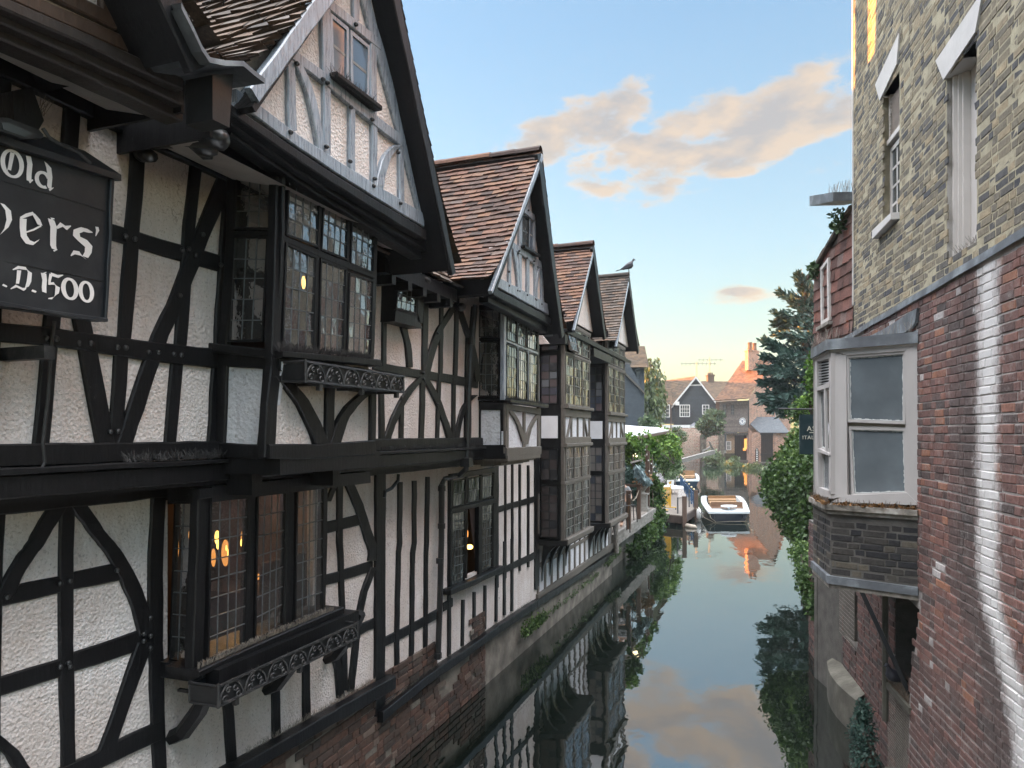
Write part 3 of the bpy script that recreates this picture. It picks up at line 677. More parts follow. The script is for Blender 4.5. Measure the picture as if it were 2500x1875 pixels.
TB('rail', WG, [(-60, 1045), (440, 892), (560, 842), (1065, 672), (1190, 628)], 150, 'v', G_, front=.016)
TB('rail', WG, [(300, 1800), (590, 1668), (700, 1615), (1000, 1465), (1220, 1370)], 150, 'v', G_, front=.022)
# --- wall under the low bay and right of it
TB('stud', WG, [(218, 820), (232, 1500)], 64, 'h', H_); TB('stud', WG, [(455, 760), (463, 1330)], 56, 'h', H_)
TB('stud', WG, [(-150, 1100), (-108, 1700)], 80, 'h', H_)
TB('brace', WG, smooth_pts([(640, 640), (672, 760), (705, 900), (724, 1120)]), 58, 'h', H_, front=.024)
timber(hp, 'stud', WG, [F_(1032, 1120), F_(1033, 1659), H_(725, 0), H_(737, 400), H_(752, 800), H_(757, 1060)], 44*.31646, 'h')
TB('brace', WG, smooth_pts([(975, 110), (905, 300), (865, 500), (835, 750), (803, 1070)]), 48, 'h', H_, front=.024)
timber(hp, 'brace', WG, smooth_pts([F_(1060, 1110), F_(1150, 1310), F_(1205, 1450), F_(1250, 1600), F_(1290, 1720), H_(970, 60)]), 74*.31646, 'h', front=.024)
TB('brace', WG, [(1000, 1200), (945, 1340)], 42, 'h', F_)
timber(hp, 'rail', WG, [F_(900, 1548), F_(945, 1538), F_(1195, 1478)], 86*.31646, 'v', front=.016)
TB('rail', WG, [(560, 225), (620, 208), (970, 100)], 82, 'v', H_, front=.016)
TB('rail', WG, [(840, 600), (880, 585), (1000, 535)], 82, 'v', H_, front=.016)
timber(hp, 'post', WG, [F_(1345, 1080), F_(1342, 1400), H_(1026, 0), H_(1022, 950), H_(1022, 1260)], 76*.31646, 'h', front=.03)
for pts, w in [([F_(1500, 1190), F_(1497, 1659), H_(1172, 0), H_(1160, 600), H_(1157, 1120)], 34), ([F_(1611, 1180), F_(1610, 1659), H_(1282, 0), H_(1276, 500), H_(1270, 1020)], 32),
               ([F_(1714, 1150), F_(1705, 1659), H_(1385, 0), H_(1382, 500), H_(1376, 950)], 29), ([F_(1885, 1150), H_(1565, 0), H_(1563, 800)], 24)]:
    timber(hp, 'stud', WG, pts, w*.31646, 'h')
for x0, y0, x1, y1, w in [(1672, 360, 1665, 720, 21), (1757, 300, 1757, 660, 20), (1841, 250, 1838, 590, 19), (1930, 190, 1926, 530, 19), (1992, -90, 1990, 480, 18), (2050, -110, 2048, 450, 18)]:
    TB('stud', WG, [(x0, y0), (x1, y1)], w, 'h', H_)
for x, y0, y1, w in [(495, 380, 1700, 30), (586, 360, 1600, 18), (661, 360, 1560, 19), (741, 370, 1520, 20), (833, 380, 1480, 21), (925, 250, 1720, 52)]:
    TB('stud', WG, [(x, y0), (x, y1)], w, 'h', K_)
TB('rail', WG, [(1050, 695), (1265, 585), (1475, 468)], 76, 'v', H_, front=.016); TB('rail', WG, [(1520, 418), (1590, 380)], 70, 'v', H_, front=.016)
TB('rail', WG, [(495, 862), (910, 742)], 66, 'v', K_, front=.016); TB('rail', WG, [(500, 1545), (920, 1345)], 74, 'v', K_, front=.016)
# base sills: two lengths that do not line up
TB('base_sill', WG, [(-300, 1760), (0, 1592), (500, 1310), (1000, 1030), (1078, 985)], 104, 'v', H_, front=.12)
TB('base_sill', WG, [(1002, 1260), (1060, 1210), (1370, 960), (1570, 830), (1850, 630), (2212, 392)], 84, 'v', H_, front=.09, w2=58)
TB('base_sill', WG, [(885, 1878), (1280, 1625), (1800, 1292)], 74, 'v', K_, front=.09, w2=52)
m = MB(); spikes(m, [WG.off(.1).hit(H_(0, 1550)), WG.off(.1).hit(H_(500, 1270)), WG.off(.1).hit(H_(1000, 985))], 420, .05, .5, .0011)
spikes(m, [WG.off(.08).hit(H_(1080, 1175)), WG.off(.08).hit(H_(1570, 800)), WG.off(.08).hit(H_(2200, 370))], 300, .03, .6, .0011); m.build('bird_spikes', M['spike'], hp)
# --- first bay, upper storey
def bay_box(parent, plane, side_u, u1, z0, z1, vwall):
    pass
f1 = lambda p: PB1.hit(p)
TB('corner_post', PB1, [(592, 40), (585, 300), (570, 900), (552, 1500)], 66, 'h', D_, front=.0, back=.06)
TB('corner_post', PB1, [(1322, 470), (1312, 900), (1292, 1520)], 34, 'h', D_, front=.0, back=.06)
TB('window_head', PB1, [(590, 80), (960, 265), (1335, 450)], 90, 'v', D_, front=.01, back=.06)
TB('transom', PB1, [(590, 568), (640, 590), (960, 728), (1310, 862)], 58, 'v', D_, front=.004, back=.05)
for p, w in [([(903, 240), (888, 700)], 26), ([(1120, 350), (1108, 790)], 24), ([(868, 700), (850, 1470)], 44), ([(1100, 830), (1080, 1490)], 30)]:
    TB('mullion', PB1, p, w, 'h', D_, front=.0, back=.05)
TB('window_sill', PB1, [(540, 1470), (900, 1500), (1310, 1540)], 56, 'v', D_, front=.06, back=.08)
for q, c, r in [([(640, 130), (888, 265), (876, 650), (626, 552)], 4, 3), ([(912, 285), (1110, 395), (1098, 748), (892, 665)], 4, 3), ([(1130, 425), (1312, 520), (1302, 850), (1118, 775)], 4, 3),
                ([(620, 605), (862, 715), (842, 1450), (592, 1445)], 4, 5), ([(890, 728), (1092, 808), (1072, 1470), (874, 1455)], 4, 5), ([(1112, 840), (1300, 898), (1284, 1490), (1092, 1475)], 4, 5)]:
    window(hp, PB1, q, c, r, D_, frame=.014, came=.006, mat='timber', tilt=.06)
# side of the bay towards the bridge
s_side = SB1
for q, c, r in [([(245, 110), (525, 95), (515, 510), (225, 505)], 3, 3), ([(222, 555), (495, 560), (452, 1370), (180, 1375)], 3, 5)]:
    window(hp, s_side, q, c, r, D_, frame=.014, came=.006, tilt=.03)
TB('corner_post', s_side, [(565, 50), (555, 500), (520, 1480)], 90, 'h', D_, front=.0, back=.02)
TB('mullion', s_side, [(200, 70), (180, 800), (125, 1440)], 70, 'h', D_, front=.0, back=.02)
TB('transom', s_side, [(190, 535), (520, 535)], 46, 'v', D_, front=.0, back=.02)
TB('window_head', s_side, [(180, 92), (620, 60)], 62, 'v', D_, front=.0, back=.02)
TB('window_sill', s_side, [(60, 1420), (555, 1475)], 70, 'v', D_, front=.06, back=.02)
# apron of the bay
ap = [PB1.hit(F_(580, 200)), PB1.hit(F_(1290, 260)), PB1.hit(F_(1290, 980)), PB1.hit(F_(520, 1000))]
m = MB(); slab(m, ap, (1, 0, 0), -.03, -.08); m.build('apron_panel', M['plaster'], hp)
TB('apron_post', PB1, [(560, 290), (525, 600), (505, 1000)], 84, 'h', F_, front=.0, back=.05); TB('apron_post', PB1, [(1308, 440), (1303, 960)], 42, 'h', F_, front=.0, back=.05)
TB('apron_rail', PB1, [(520, 290), (780, 325), (1300, 420)], 190, 'v', F_, front=.0, back=.05)
TB('bottom_beam', PB1, [(480, 955), (880, 955), (1300, 925)], 112, 'v', F_, front=.02, back=.07)
TB('stud', PB1, [(982, 380), (968, 940)], 62, 'h', F_, front=.0, back=.04)
TB('brace', PB1, smooth_pts([(590, 370), (690, 480), (775, 600), (870, 790), (910, 920)]), 104, 'h', F_, front=.006, back=.04)
TB('brace', PB1, smooth_pts([(1290, 490), (1230, 520), (1135, 610), (1060, 730), (1000, 920)]), 84, 'h', F_, front=.006, back=.04)
# apron side
ap = [s_side.hit(E_(1640, 250)), s_side.hit(E_(2170, 260)), s_side.hit(E_(2060, 1000)), s_side.hit(E_(1600, 960))]
m = MB(); slab(m, ap, (0, -1, 0), -.01, -.05); m.build('apron_panel', M['plaster_white'], hp)
for p, w in [([(1698, 220), (1690, 600), (1668, 980)], 128), ([(2085, 240), (2060, 600), (2022, 1000)], 100)]: TB('apron_post', s_side, p, w, 'h', E_, front=.012, back=.02)
TB('apron_rail', s_side, [(1630, 235), (2160, 280)], 110, 'v', E_, front=.012, back=.02); TB('bottom_beam', s_side, [(1600, 940), (2060, 962)], 120, 'v', E_, front=.02, back=.02)
m = MB(); m.box((V1-.02, UB1, H-.26), (VB1-V1+.03, 0, 0), (0, 1.2, 0), (0, 0, .12)); m.box((VG, UB1+.05, H-.40), (.6, 0, 0), (0, .10, 0), (0, 0, .15)); m.box((VG, UB1+.95, H-.40), (.6, 0, 0), (0, .10, 0), (0, 0, .15)); m.build('bay_bracket', M['timber'], hp)
m = MB(); spikes(m, [PB1.off(.05).hit(D_(570, 1450)), PB1.off(.05).hit(D_(1280, 1520))], 700, .07, .7, .0012); spikes(m, [PB1.off(.02).hit(D_(650, 60)), PB1.off(.02).hit(D_(1330, 420))], 200, .05, .7, .0012); m.build('bird_spikes', M['iron'], hp)
# lamp in the upper room: bright filaments seen through the leaded glass
m = MB(); lp = wall_at(V1-.25)
for x, y, r_, h_ in [(762, 915, .016, .055), (805, 905, .010, .045)]: c = lp.hit(D_(x, y)); m.ball(c, r_, r_, h_, 8, 8)
m.build('lamp_bulb', M['lamp'], hp, True)
# --- low bay, ground floor
X2 = View(380, 1150, 520)
UG1 = PGB.hit((512, 1300)).y; SG1 = side_at(UG1)
for p, w in [([(500, 250), (490, 800), (465, 1400), (440, 2080)], 118), ([(1012, 180), (1000, 900), (980, 1850)], 74), ([(1405, 130), (1400, 900), (1378, 1660)], 84), ([(1772, 70), (1765, 700), (1748, 1520)], 44)]:
    TB('mullion', PGB, p, w, 'h', X2, front=.0, back=.06)
TB('window_head', PGB, [(430, 240), (1000, 190), (1800, 60)], 110, 'v', X2, front=.02, back=.06)
TB('window_sill', PGB, [(360, 2100), (560, 2005), (1000, 1815), (1440, 1620), (1885, 1440)], 72, 'v', X2, front=.07, back=.2)
qs = [([(560, 290), (972, 260), (938, 1800), (530, 1970)], 4, 8), ([(1050, 240), (1358, 200), (1325, 1600), (1020, 1770)], 4, 7), ([(1462, 170), (1750, 120), (1738, 1465), (1438, 1570)], 4, 7)]
for q, c, r in qs: window(hp, PGB, q, c, r, X2, frame=.016, came=.007, tilt=.02)
window(hp, SG1, [(200, 320), (385, 320), (322, 1990), (145, 1965)], 2, 7, X2, frame=.012, came=.007, tilt=.02)
TB('corner_post', SG1, [(430, 260), (420, 800), (365, 2050)], 90, 'h', X2, front=.0, back=.02); TB('window_head', SG1, [(120, 300), (470, 280)], 100, 'v', X2, front=.0, back=.03)
TB('window_sill', SG1, [(40, 2000), (430, 2070)], 80, 'v', X2, front=.05, back=.1)
zb = PGB.hit(X2(560, 2005)).z; print('zb', zb)
m = MB(); m.box((VG-.02, UG1-.05, zb-.11), (VGB-VG+.14, 0, 0), (0, 1.6, 0), (0, 0, .10)); m.build('bay_base', M['timber'], hp)
m = MB()
for du in (.06, 1.0, 1.8):
    m = MB(); pts = [(VG, UG1+du, zb-.55), (VG+.10, UG1+du, zb-.50), (VG+.24, UG1+du, zb-.33), (VGB-.02, UG1+du, zb-.10)]; m.tube(pts, [.05, .055, .055, .05], 6)
    m.build('bay_bracket', M['timber'], hp)
# ceiling of the low bay
m = MB(); m.box((VG, UG1, H-.44), (VGB-VG+.02, 0, 0), (0, 1.9, 0), (0, 0, .10)); m.build('bay_head', M['timber'], hp)
# lit lamps and shades in the lower room
m = MB(); lp = wall_at(VG-.35)
for x, y, r_, h_ in [(640, 690, .020, .055), (648, 775, .012, .03), (905, 1110, .016, .022), (890, 745, .008, .03), (905, 780, .007, .02), (735, 800, .007, .022), (752, 850, .006, .03)]: c = lp.hit(X2(x, y)); m.ball(c, r_, r_, h_, 8, 8)
m.build('lamp_bulb', M['lamp'], hp, True)
m = MB(); lp = wall_at(VG-.8)
for x, y, r_, h_ in [(725, 850, .035, .12), (222, 790, .014, .10), (355, 665, .012, .04), (1180, 1090, .15, .03), (905, 700, .018, .08), (600, 900, .02, .08)]: c = lp.hit(X2(x, y)); m.ball(c, r_, r_, h_, 10, 8)
m.build('lamp_shade', M['lamp_soft'], hp, True)
def lamp_light(name, p, w):
    d = bpy.data.lights.new(name, 'POINT'); d.energy = w; d.color = (1, .52, .18); d.shadow_soft_size = .06; o = bpy.data.objects.new(name, d); COL.objects.link(o); o.location = Vector(p)-base_of(hp); o.parent = hp
lamp_light('room_lamp', wall_at(VG-.75).hit(X2(760, 700)), 2.2); lamp_light('room_lamp', wall_at(V1-.6).hit(D_(780, 900)), .9); lamp_light('room_lamp', wall_at(VG-.6).hit(K_(200, 1230)), .5)
# tables and chair backs inside the low bay
m = MB(); p = wall_at(VG-.9).hit(X2(1150, 1150)); m.cbox((p.x, p.y, 2.05), .8, 1.2, .05)
for dy in (-.5, -.1, .4): m.cbox((p.x+.5, p.y+dy, 2.1), .05, .35, .55)
m.build('furniture', M['room'], hp)
# ground bay spikes on its sill
m = MB(); spikes(m, [PGB.off(.05).hit(X2(430, 2060)), PGB.off(.05).hit(X2(1000, 1800)), PGB.off(.05).hit(X2(1850, 1440))], 520, .045, .5, .0011); m.build('bird_spikes', M['spike'], hp)
# --- small oriel window high on the upper wall
PSW = wall_at(V1+.14)
q = [(1500, 850), (1640, 925), (1630, 1165), (1468, 1120)]
window(hp, PSW, q, 4, 4, D_, frame=.018, came=.006)
m = MB(); w4 = [PSW.hit(D_(*p)) for p in [(1470, 820), (1690, 915), (1668, 1270), (1458, 1215)]]
for a, b in ((0, 1), (1, 2), (2, 3), (3, 0)):
    p, r_ = w4[a], w4[b]; d = Vector((-.16, 0, 0)); m.quad(p, r_, r_+d, p+d)
slab(m, [PSW.hit(D_(*p)) for p in [(1465, 1128), (1640, 1170), (1672, 1270), (1458, 1215)]], (1, 0, 0), .012, -.02); slab(m, [PSW.hit(D_(*p)) for p in [(1640, 910), (1690, 920), (1672, 1230), (1632, 1215)]], (1, 0, 0), .012, -.02)
m.build('oriel_box', M['timber'], hp)
m = MB(); spikes(m, [PSW.off(.02).hit(D_(1475, 1130)), PSW.off(.02).hit(D_(1650, 1180))], 60, .05, .5, .0012); m.build('bird_spikes', M['iron'], hp)
# --- upper wall between the bays
for n_, pts, w in [('stud', [(1380, 830), (1374, 1560)], 34), ('stud', [(1695, 840), (1690, 1640)], 44), ('stud', [(1822, 930), (1812, 1640)], 28), ('stud', [(1940, 1040), (1925, 1680)], 30), ('stud', [(2075, 1100), (2055, 1330), (2040, 1700)], 44)]:
    TB(n_, W1, pts, w, 'h', D_)
TB('brace', W1, [(1408, 860), (1440, 940), (1475, 1010)], 40, 'h', D_, front=.024)
TB('brace', W1, smooth_pts([(1500, 1190), (1540, 1320), (1562, 1430), (1572, 1570)]), 44, 'h', D_, front=.024)
TB('brace', W1, smooth_pts([(1930, 1080), (1860, 1190), (1790, 1310), (1735, 1480), (1700, 1620)]), 52, 'h', D_, front=.024)
TB('brace', W1, smooth_pts([(1955, 1110), (2005, 1270), (2040, 1370), (2075, 1500), (2095, 1680)]), 42, 'h', D_, front=.024)
TB('rail', W1, [(1290, 290), (1540, 340), (1800, 382), (2100, 432)], 68, 'v', F_, front=.016)
for n_, pts, w in [('stud', [(1355, 450), (1358, 900)], 40), ('stud', [(1510, 580), (1508, 905)], 34), ('stud', [(1676, 380), (1662, 905)], 38), ('stud', [(1802, 360), (1785, 905)], 26), ('stud', [(1915, 390), (1910, 905)], 26), ('stud', [(2035, 60), (2025, 500), (2020, 910)], 50)]:
    TB(n_, W1, pts, w, 'h', F_)
TB('brace', W1, smooth_pts([(1680, 370), (1560, 500), (1475, 650), (1420, 790), (1385, 905)]), 54, 'h', F_, front=.024)
TB('brace', W1, smooth_pts([(1690, 390), (1780, 550), (1850, 740), (1895, 905)]), 48, 'h', F_, front=.024)
TB('brace', W1, smooth_pts([(2080, 520), (2000, 600), (1955, 740), (1928, 905)]), 36, 'h', F_, front=.024)
# --- second bay
UB2 = PB2.hit((1236, 900)).y; SB2 = side_at(UB2)
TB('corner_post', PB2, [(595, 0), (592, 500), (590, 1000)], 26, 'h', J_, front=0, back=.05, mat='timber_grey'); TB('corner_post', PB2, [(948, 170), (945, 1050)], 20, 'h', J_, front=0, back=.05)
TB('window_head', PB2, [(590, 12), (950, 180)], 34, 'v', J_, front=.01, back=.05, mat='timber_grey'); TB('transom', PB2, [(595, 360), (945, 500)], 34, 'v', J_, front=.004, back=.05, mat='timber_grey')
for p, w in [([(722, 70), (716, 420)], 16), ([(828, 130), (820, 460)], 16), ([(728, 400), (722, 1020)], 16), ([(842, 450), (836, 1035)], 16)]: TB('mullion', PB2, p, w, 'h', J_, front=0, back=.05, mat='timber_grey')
for q, c, r in [([(610, 35), (716, 85), (712, 395), (608, 355)], 4, 3), ([(730, 95), (824, 140), (818, 445), (722, 402)], 4, 3), ([(834, 148), (940, 195), (934, 478), (828, 440)], 4, 3),
                ([(606, 395), (720, 438), (715, 1000), (604, 985)], 4, 5), ([(734, 448), (832, 485), (828, 1020), (730, 1005)], 4, 5), ([(846, 490), (940, 520), (936, 1040), (842, 1022)], 4, 5)]:
    window(hp, PB2, q, c, r, J_, frame=.012, came=.007, mat='timber', tilt=.06)
TB('window_sill', PB2, [(590, 1012), (800, 1040), (1010, 1068)], 40, 'v', J_, front=.07, back=.05)
ap = [PB2.hit(J_(*p)) for p in [(600, 1040), (965, 1090), (965, 1560), (598, 1560)]]
m = MB(); slab(m, ap, (1, 0, 0), -.02, -.06); m.build('apron_panel', M['plaster_white'], hp)
for p, w in [([(615, 1030), (612, 1580)], 36), ([(962, 1080), (958, 1580)], 26), ([(804, 1100), (800, 1540)], 24)]: TB('apron_post', PB2, p, w, 'h', J_, front=0, back=.03, mat='timber_lean')
TB('apron_rail', PB2, [(600, 1075), (975, 1130)], 66, 'v', J_, front=.004, back=.03, mat='timber_lean'); TB('bottom_beam', PB2, [(596, 1565), (968, 1545)], 90, 'v', J_, front=.02, back=.05, mat='timber_lean')
TB('brace', PB2, smooth_pts([(645, 1110), (700, 1190), (745, 1280), (795, 1450)]), 42, 'h', J_, front=.004, mat='timber_lean'); TB('brace', PB2, smooth_pts([(950, 1160), (890, 1250), (850, 1350), (822, 1480)]), 36, 'h', J_, front=.004, mat='timber_lean')
for q, c, r in [([(310, 20), (530, 25), (525, 330), (305, 325)], 3, 3), ([(308, 372), (528, 372), (520, 965), (304, 965)], 3, 5)]: window(hp, SB2, q, c, r, J_, frame=.012, came=.006, tilt=.03)
TB('corner_post', SB2, [(560, 0), (560, 1000)], 64, 'h', J_, front=0, back=.02); TB('mullion', SB2, [(290, 0), (285, 1000)], 40, 'h', J_, front=0, back=.02); TB('transom', SB2, [(285, 348), (560, 350)], 34, 'v', J_, front=0, back=.02)
TB('window_sill', SB2, [(265, 985), (600, 1000)], 40, 'v', J_, front=.04, back=.02); TB('window_head', SB2, [(285, 0), (590, 0)], 50, 'v', J_, front=0, back=.02)
ap = [SB2.hit(J_(*p)) for p in [(280, 1020), (600, 1030), (600, 1580), (270, 1570)]]
m = MB(); slab(m, ap, (0, -1, 0), -.01, -.05); m.build('apron_panel', M['plaster_white'], hp)
for p, w in [([(300, 1010), (290, 1570)], 62), ([(570, 1010), (568, 1570)], 66)]: TB('apron_post', SB2, p, w, 'h', J_, front=.01, back=.02)
TB('apron_rail', SB2, [(270, 1060), (600, 1065)], 90, 'v', J_, front=.01, back=.02); TB('bottom_beam', SB2, [(260, 1560), (600, 1560)], 150, 'v', J_, front=.02, back=.02)
zb2 = PB2.hit(J_(600, 1610)).z
m = MB(); m.box((VG, UB2, zb2-.06), (VB2-VG+.02, 0, 0), (0, 1.3, 0), (0, 0, .08)); 
for k in range(6): m.box((VB2-.02-k*.09, UB2+.1, zb2-.06-.035*math.sin(math.pi*(k+.5)/6)*2.2), (-.09, 0, 0), (0, 1.1, 0), (0, 0, .14))
m.build('bay_base', M['timber_lean'], hp)
m = MB(); spikes(m, [PB2.off(.06).hit(J_(600, 1000)), PB2.off(.06).hit(J_(1000, 1060))], 420, .06, .7, .0012); m.build('bird_spikes', M['iron'], hp)
# --- ground floor window with transom, one casement open on a curtain
PW2 = wall_at(VG+.02)
for q, c, r in [([(22, 545), (168, 520), (160, 810), (20, 840)], 4, 2), ([(188, 518), (325, 495), (318, 765), (184, 795)], 4, 2), ([(340, 492), (458, 470), (455, 725), (336, 752)], 4, 2), ([(14, 890), (160, 862), (150, 1640), (0, 1690)], 4, 8), ([(335, 812), (455, 790), (450, 1480), (330, 1530)], 4, 8)]:
    window(hp, PW2, q, c, r, K_, frame=.016, came=.006, glass='glass', tilt=.02)
for p, w in [([(8, 480), (0, 1700)], 26), ([(176, 500), (168, 800)], 14), ([(330, 480), (328, 760)], 16), ([(322, 800), (318, 1560)], 40), ([(478, 440), (470, 1520)], 34), ([(172, 850), (168, 1600)], 14)]: TB('mullion', PW2, p, w, 'h', K_, front=.01, back=.05)
TB('transom', PW2, [(-5, 868), (490, 758)], 50, 'v', K_, front=.02, back=.05); TB('window_head', PW2, [(-10, 505), (490, 425)], 60, 'v', K_, front=.02, back=.05)
TB('window_sill', PW2, [(-70, 1748), (190, 1640), (515, 1490)], 62, 'v', K_, front=.09, back=.1)
pc = wall_at(VG-.06); m = MB(); q = [pc.hit(K_(*p)) for p in [(205, 830), (320, 800), (285, 1560), (262, 1330)]]
for i in range(8):
    a, b = bil(q, i/8, 0), bil(q, (i+1)/8, 0); c, d = bil(q, (i+1)/8, 1), bil(q, i/8, 1); o = Vector((.012 if i % 2 else -.012, 0, 0)); m.quad(a+o, b-o, c-o, d+o)
m.build('curtain', M['curtain'], hp)
lp = wall_at(VG-.3); m = MB(); c = lp.hit(K_(205, 1262)); m.ball(c, .05, .05, .035, 10, 8); m.build('lamp_shade', M['lamp'], hp, True)
m = MB(); c = lp.hit(K_(185, 1120)); m.ball(c, .008, .008, .05, 8, 8); m.build('lamp_bulb', M['lamp_soft'], hp, True)
# --- pipes
m = MB(); pl = wall_at(VG+.09)
pts = [pl.hit(F_(1828, 1210)), pl.hit(F_(1825, 1659)), pl.hit(H_(1497, 400)), pl.hit(H_(1482, 820))]; m.tube(pts, .036, 10)
for p in (F_(1828, 1240), F_(1826, 1530), H_(1497, 60), H_(1483, 790)): c = pl.hit(p); m.tube([c-UP*.03, c+UP*.03], .046, 10)
pts = [wall_at(V1+.1).hit(F_(2020, 1010)), wall_at(V1+.06).hit(F_(2015, 1090)), wall_at(VG+.25).hit(F_(1960, 1140)), wall_at(VG+.1).hit(F_(1850, 1165)), pl.hit(F_(1828, 1215))]; m.tube(pts, .03, 10)
c = wall_at(V1+.1).hit(F_(2020, 1040)); m.cbox(c, .11, .11, .1)
m.build('downpipe', M['black_paint'], hp)
m = MB(); pl = wall_at(V1+.08); m.tube([pl.hit(p) for p in (D_(2085, 1090), D_(2065, 1250), D_(2055, 1370), F_(2040, 500), F_(2030, 900), F_(2022, 1020))], .026, 8); c = pl.hit(D_(2055, 1370)); m.tube([c-UP*.04, c+UP*.04], .045, 10)
m.build('downpipe', M['black_paint'], hp)
m = MB(); pl = wall_at(V1+.05); m.tube([pl.hit(p) for p in (E_(420, -50), E_(395, 150), E_(375, 500), E_(330, 900), E_(345, 1040), E_(290, 1150), E_(310, 1300))], .009, 6); m.build('cable', M['cable'], hp)
# curved lamp bracket on the wall right of the low bay
m = MB(); pl = wall_at(VG+.16); m.tube([pl.hit(p) for p in (F_(1495, 1130), F_(1490, 1180), F_(1440, 1240), F_(1390, 1265), F_(1385, 1310))], .018, 8); m.build('lamp_bracket', M['black_paint'], hp)
# --- gables
def gable(parent, ppos, plane, uL, zL, uR, zR, ua, za, vf, vb, roof='tile_red', tmat='timber_grey', kick=.12, gf=None, barge='timber', bargeL=None, zpan=None, trimL=0, bw=.15, bwR=.15):
    """steep gable end: tile slopes, boarded soffit, barge boards and the plastered triangle"""
    n = Vector((1, 0, 0)); m = MB(); Z = Vector((0, 0, 1))
    nL = Vector((0, -(za-zL), (ua-uL))).normalized(); nR = Vector((0, (za-zR), (uR-ua))).normalized()
    up = .05
    tiles(m, (vb, uL, zL), (vf, uL, zL), (vb, ua, za), (vf, ua, za), nL, sag=.03, kick=kick); tiles(m, (vf, uR, zR), (vb, uR, zR), (vf, ua, za), (vb, ua, za), nR, sag=.03, kick=kick)
    ro = m.build('roof', M[roof], parent)
    m = MB(); ridge(m, (vf-.01, ua, za+.03), (vb, ua, za+.03)); m.build('ridge_tiles', M[roof], ro)
    m = MB(); d = .025
    for (u, z, nn) in ((uL, zL, nL), (uR, zR, nR)): slab(m, [(vb, u, z), (vf-.015, u, z), (vf-.015, ua, za), (vb, ua, za)], nn, -.085, -.12)
    m.build('roof_boarding', M['timber'], ro)
    for (u, z, bm, trim, bw_) in ((uL, zL, bargeL or barge, trimL, bw), (uR, zR, barge, 0, bwR)):
        m = MB(); dd = (Vector((0, ua-u, za-z))).normalized(); pr = Vector((0, -dd.z, dd.y)); pr = pr if pr.z < 0 else -pr
        a, b = Vector((vf, u, z)), Vector((vf, ua, za)); strip(m, [a+dd*(trim-.05)+pr*.012, b+pr*.012], [a+dd*(trim-.05)+pr*bw_, b+pr*(bw_+.04)], n, .0, .045)
        m.build('barge_board', M[bm], ro)
    v = plane.o.x; ins = .02
    zp = zpan or max(zL, zR)+.03; m = MB(); slab(m, [(v, lerp(uL, ua, (zp-zL)/(za-zL)), zp), (v, lerp(uR, ua, (zp-zR)/(za-zR)), zp), (v, ua, za-.12)], n, -.012, -.05); m.build('gable_panel', M['plaster'], parent)
# first gable from the bridge (mostly out of the picture): brown frame
gable(hp, None, PGA, -.35, H+1.55, 2.56, H+1.74, 1.18, H+3.45, -2.42, -4.7, roof='tile_dark', zpan=H+1.74)
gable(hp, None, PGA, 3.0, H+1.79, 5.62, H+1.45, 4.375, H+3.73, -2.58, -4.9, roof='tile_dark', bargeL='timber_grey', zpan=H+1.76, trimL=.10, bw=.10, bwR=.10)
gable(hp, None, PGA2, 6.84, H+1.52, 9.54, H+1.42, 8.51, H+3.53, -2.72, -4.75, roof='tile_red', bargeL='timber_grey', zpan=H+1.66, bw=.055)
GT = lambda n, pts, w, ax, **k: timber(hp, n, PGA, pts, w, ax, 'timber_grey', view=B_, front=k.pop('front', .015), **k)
GT('rafter', [(400, 850), (800, 350), (1085, 0), (1250, -200)], 150, 'h'); GT('rafter', [(500, 770), (840, 350)], 52, 'h', front=.008)
GT('rafter', [(1320, -250), (1500, 400), (1680, 1050), (1830, 1640)], 70, 'h')
GT('collar', [(1060, 0), (1290, 180), (1500, 350)], 92, 'v', front=.02); GT('stud', [(1318, -80), (1320, 160)], 50, 'h')
GT('rail', [(790, 400), (1080, 615), (1450, 925), (1670, 1090)], 96, 'v', front=.02)
GT('stud', [(1080, 40), (1085, 300), (1092, 640)], 74, 'h'); GT('stud', [(1092, 640), (1093, 1200)], 56, 'h'); GT('stud', [(1450, 330), (1450, 920)], 50, 'h'); GT('stud', [(1458, 900), (1460, 1440)], 42, 'h')
GT('stud', [(812, 440), (825, 1010)], 64, 'h'); GT('stud', [(1287, 800), (1287, 1330)], 45, 'h'); GT('stud', [(1667, 1120), (1668, 1600)], 38, 'h')
GT('brace', smooth_pts([(860, 480), (945, 680), (1005, 920), (1048, 1180)]), 60, 'h', front=.02); GT('brace', smooth_pts([(1640, 1120), (1570, 1190), (1520, 1310), (1490, 1470)]), 62, 'h', front=.02)
GT('bressumer', [(380, 745), (860, 1095), (1120, 1265), (1520, 1515), (1830, 1700)], 112, 'v', front=.025)
for dy, off, w, mt in [(95, .05, 80, 'timber'), (175, -.02, 84, 'timber'), (255, -.08, 84, 'timber')]:
    timber(hp, 'moulded_beam', PGA.off(off), [(350, 745+dy), (860, 1100+dy), (1120, 1270+dy), (1520, 1520+dy), (1860, 1720+dy)], w, 'v', mt, view=B_, front=.01, back=.1)
q = [(1112, 80), (1428, 340), (1420, 790), (1128, 560)]
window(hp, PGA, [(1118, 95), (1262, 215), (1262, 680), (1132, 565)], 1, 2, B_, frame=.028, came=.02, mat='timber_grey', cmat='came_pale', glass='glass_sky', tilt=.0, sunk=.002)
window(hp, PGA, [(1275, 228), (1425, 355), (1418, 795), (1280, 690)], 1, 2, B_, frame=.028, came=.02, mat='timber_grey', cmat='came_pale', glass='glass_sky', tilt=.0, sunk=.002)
TB('window_sill', PGA, [(1105, 585), (1455, 845)], 42, 'v', B_, front=.08)
m = MB(); spikes(m, [PGA.off(.06).hit(B_(1130, 580)), PGA.off(.06).hit(B_(1460, 830))], 110, .09, .7, .0013); m.build('bird_spikes', M['iron'], hp)
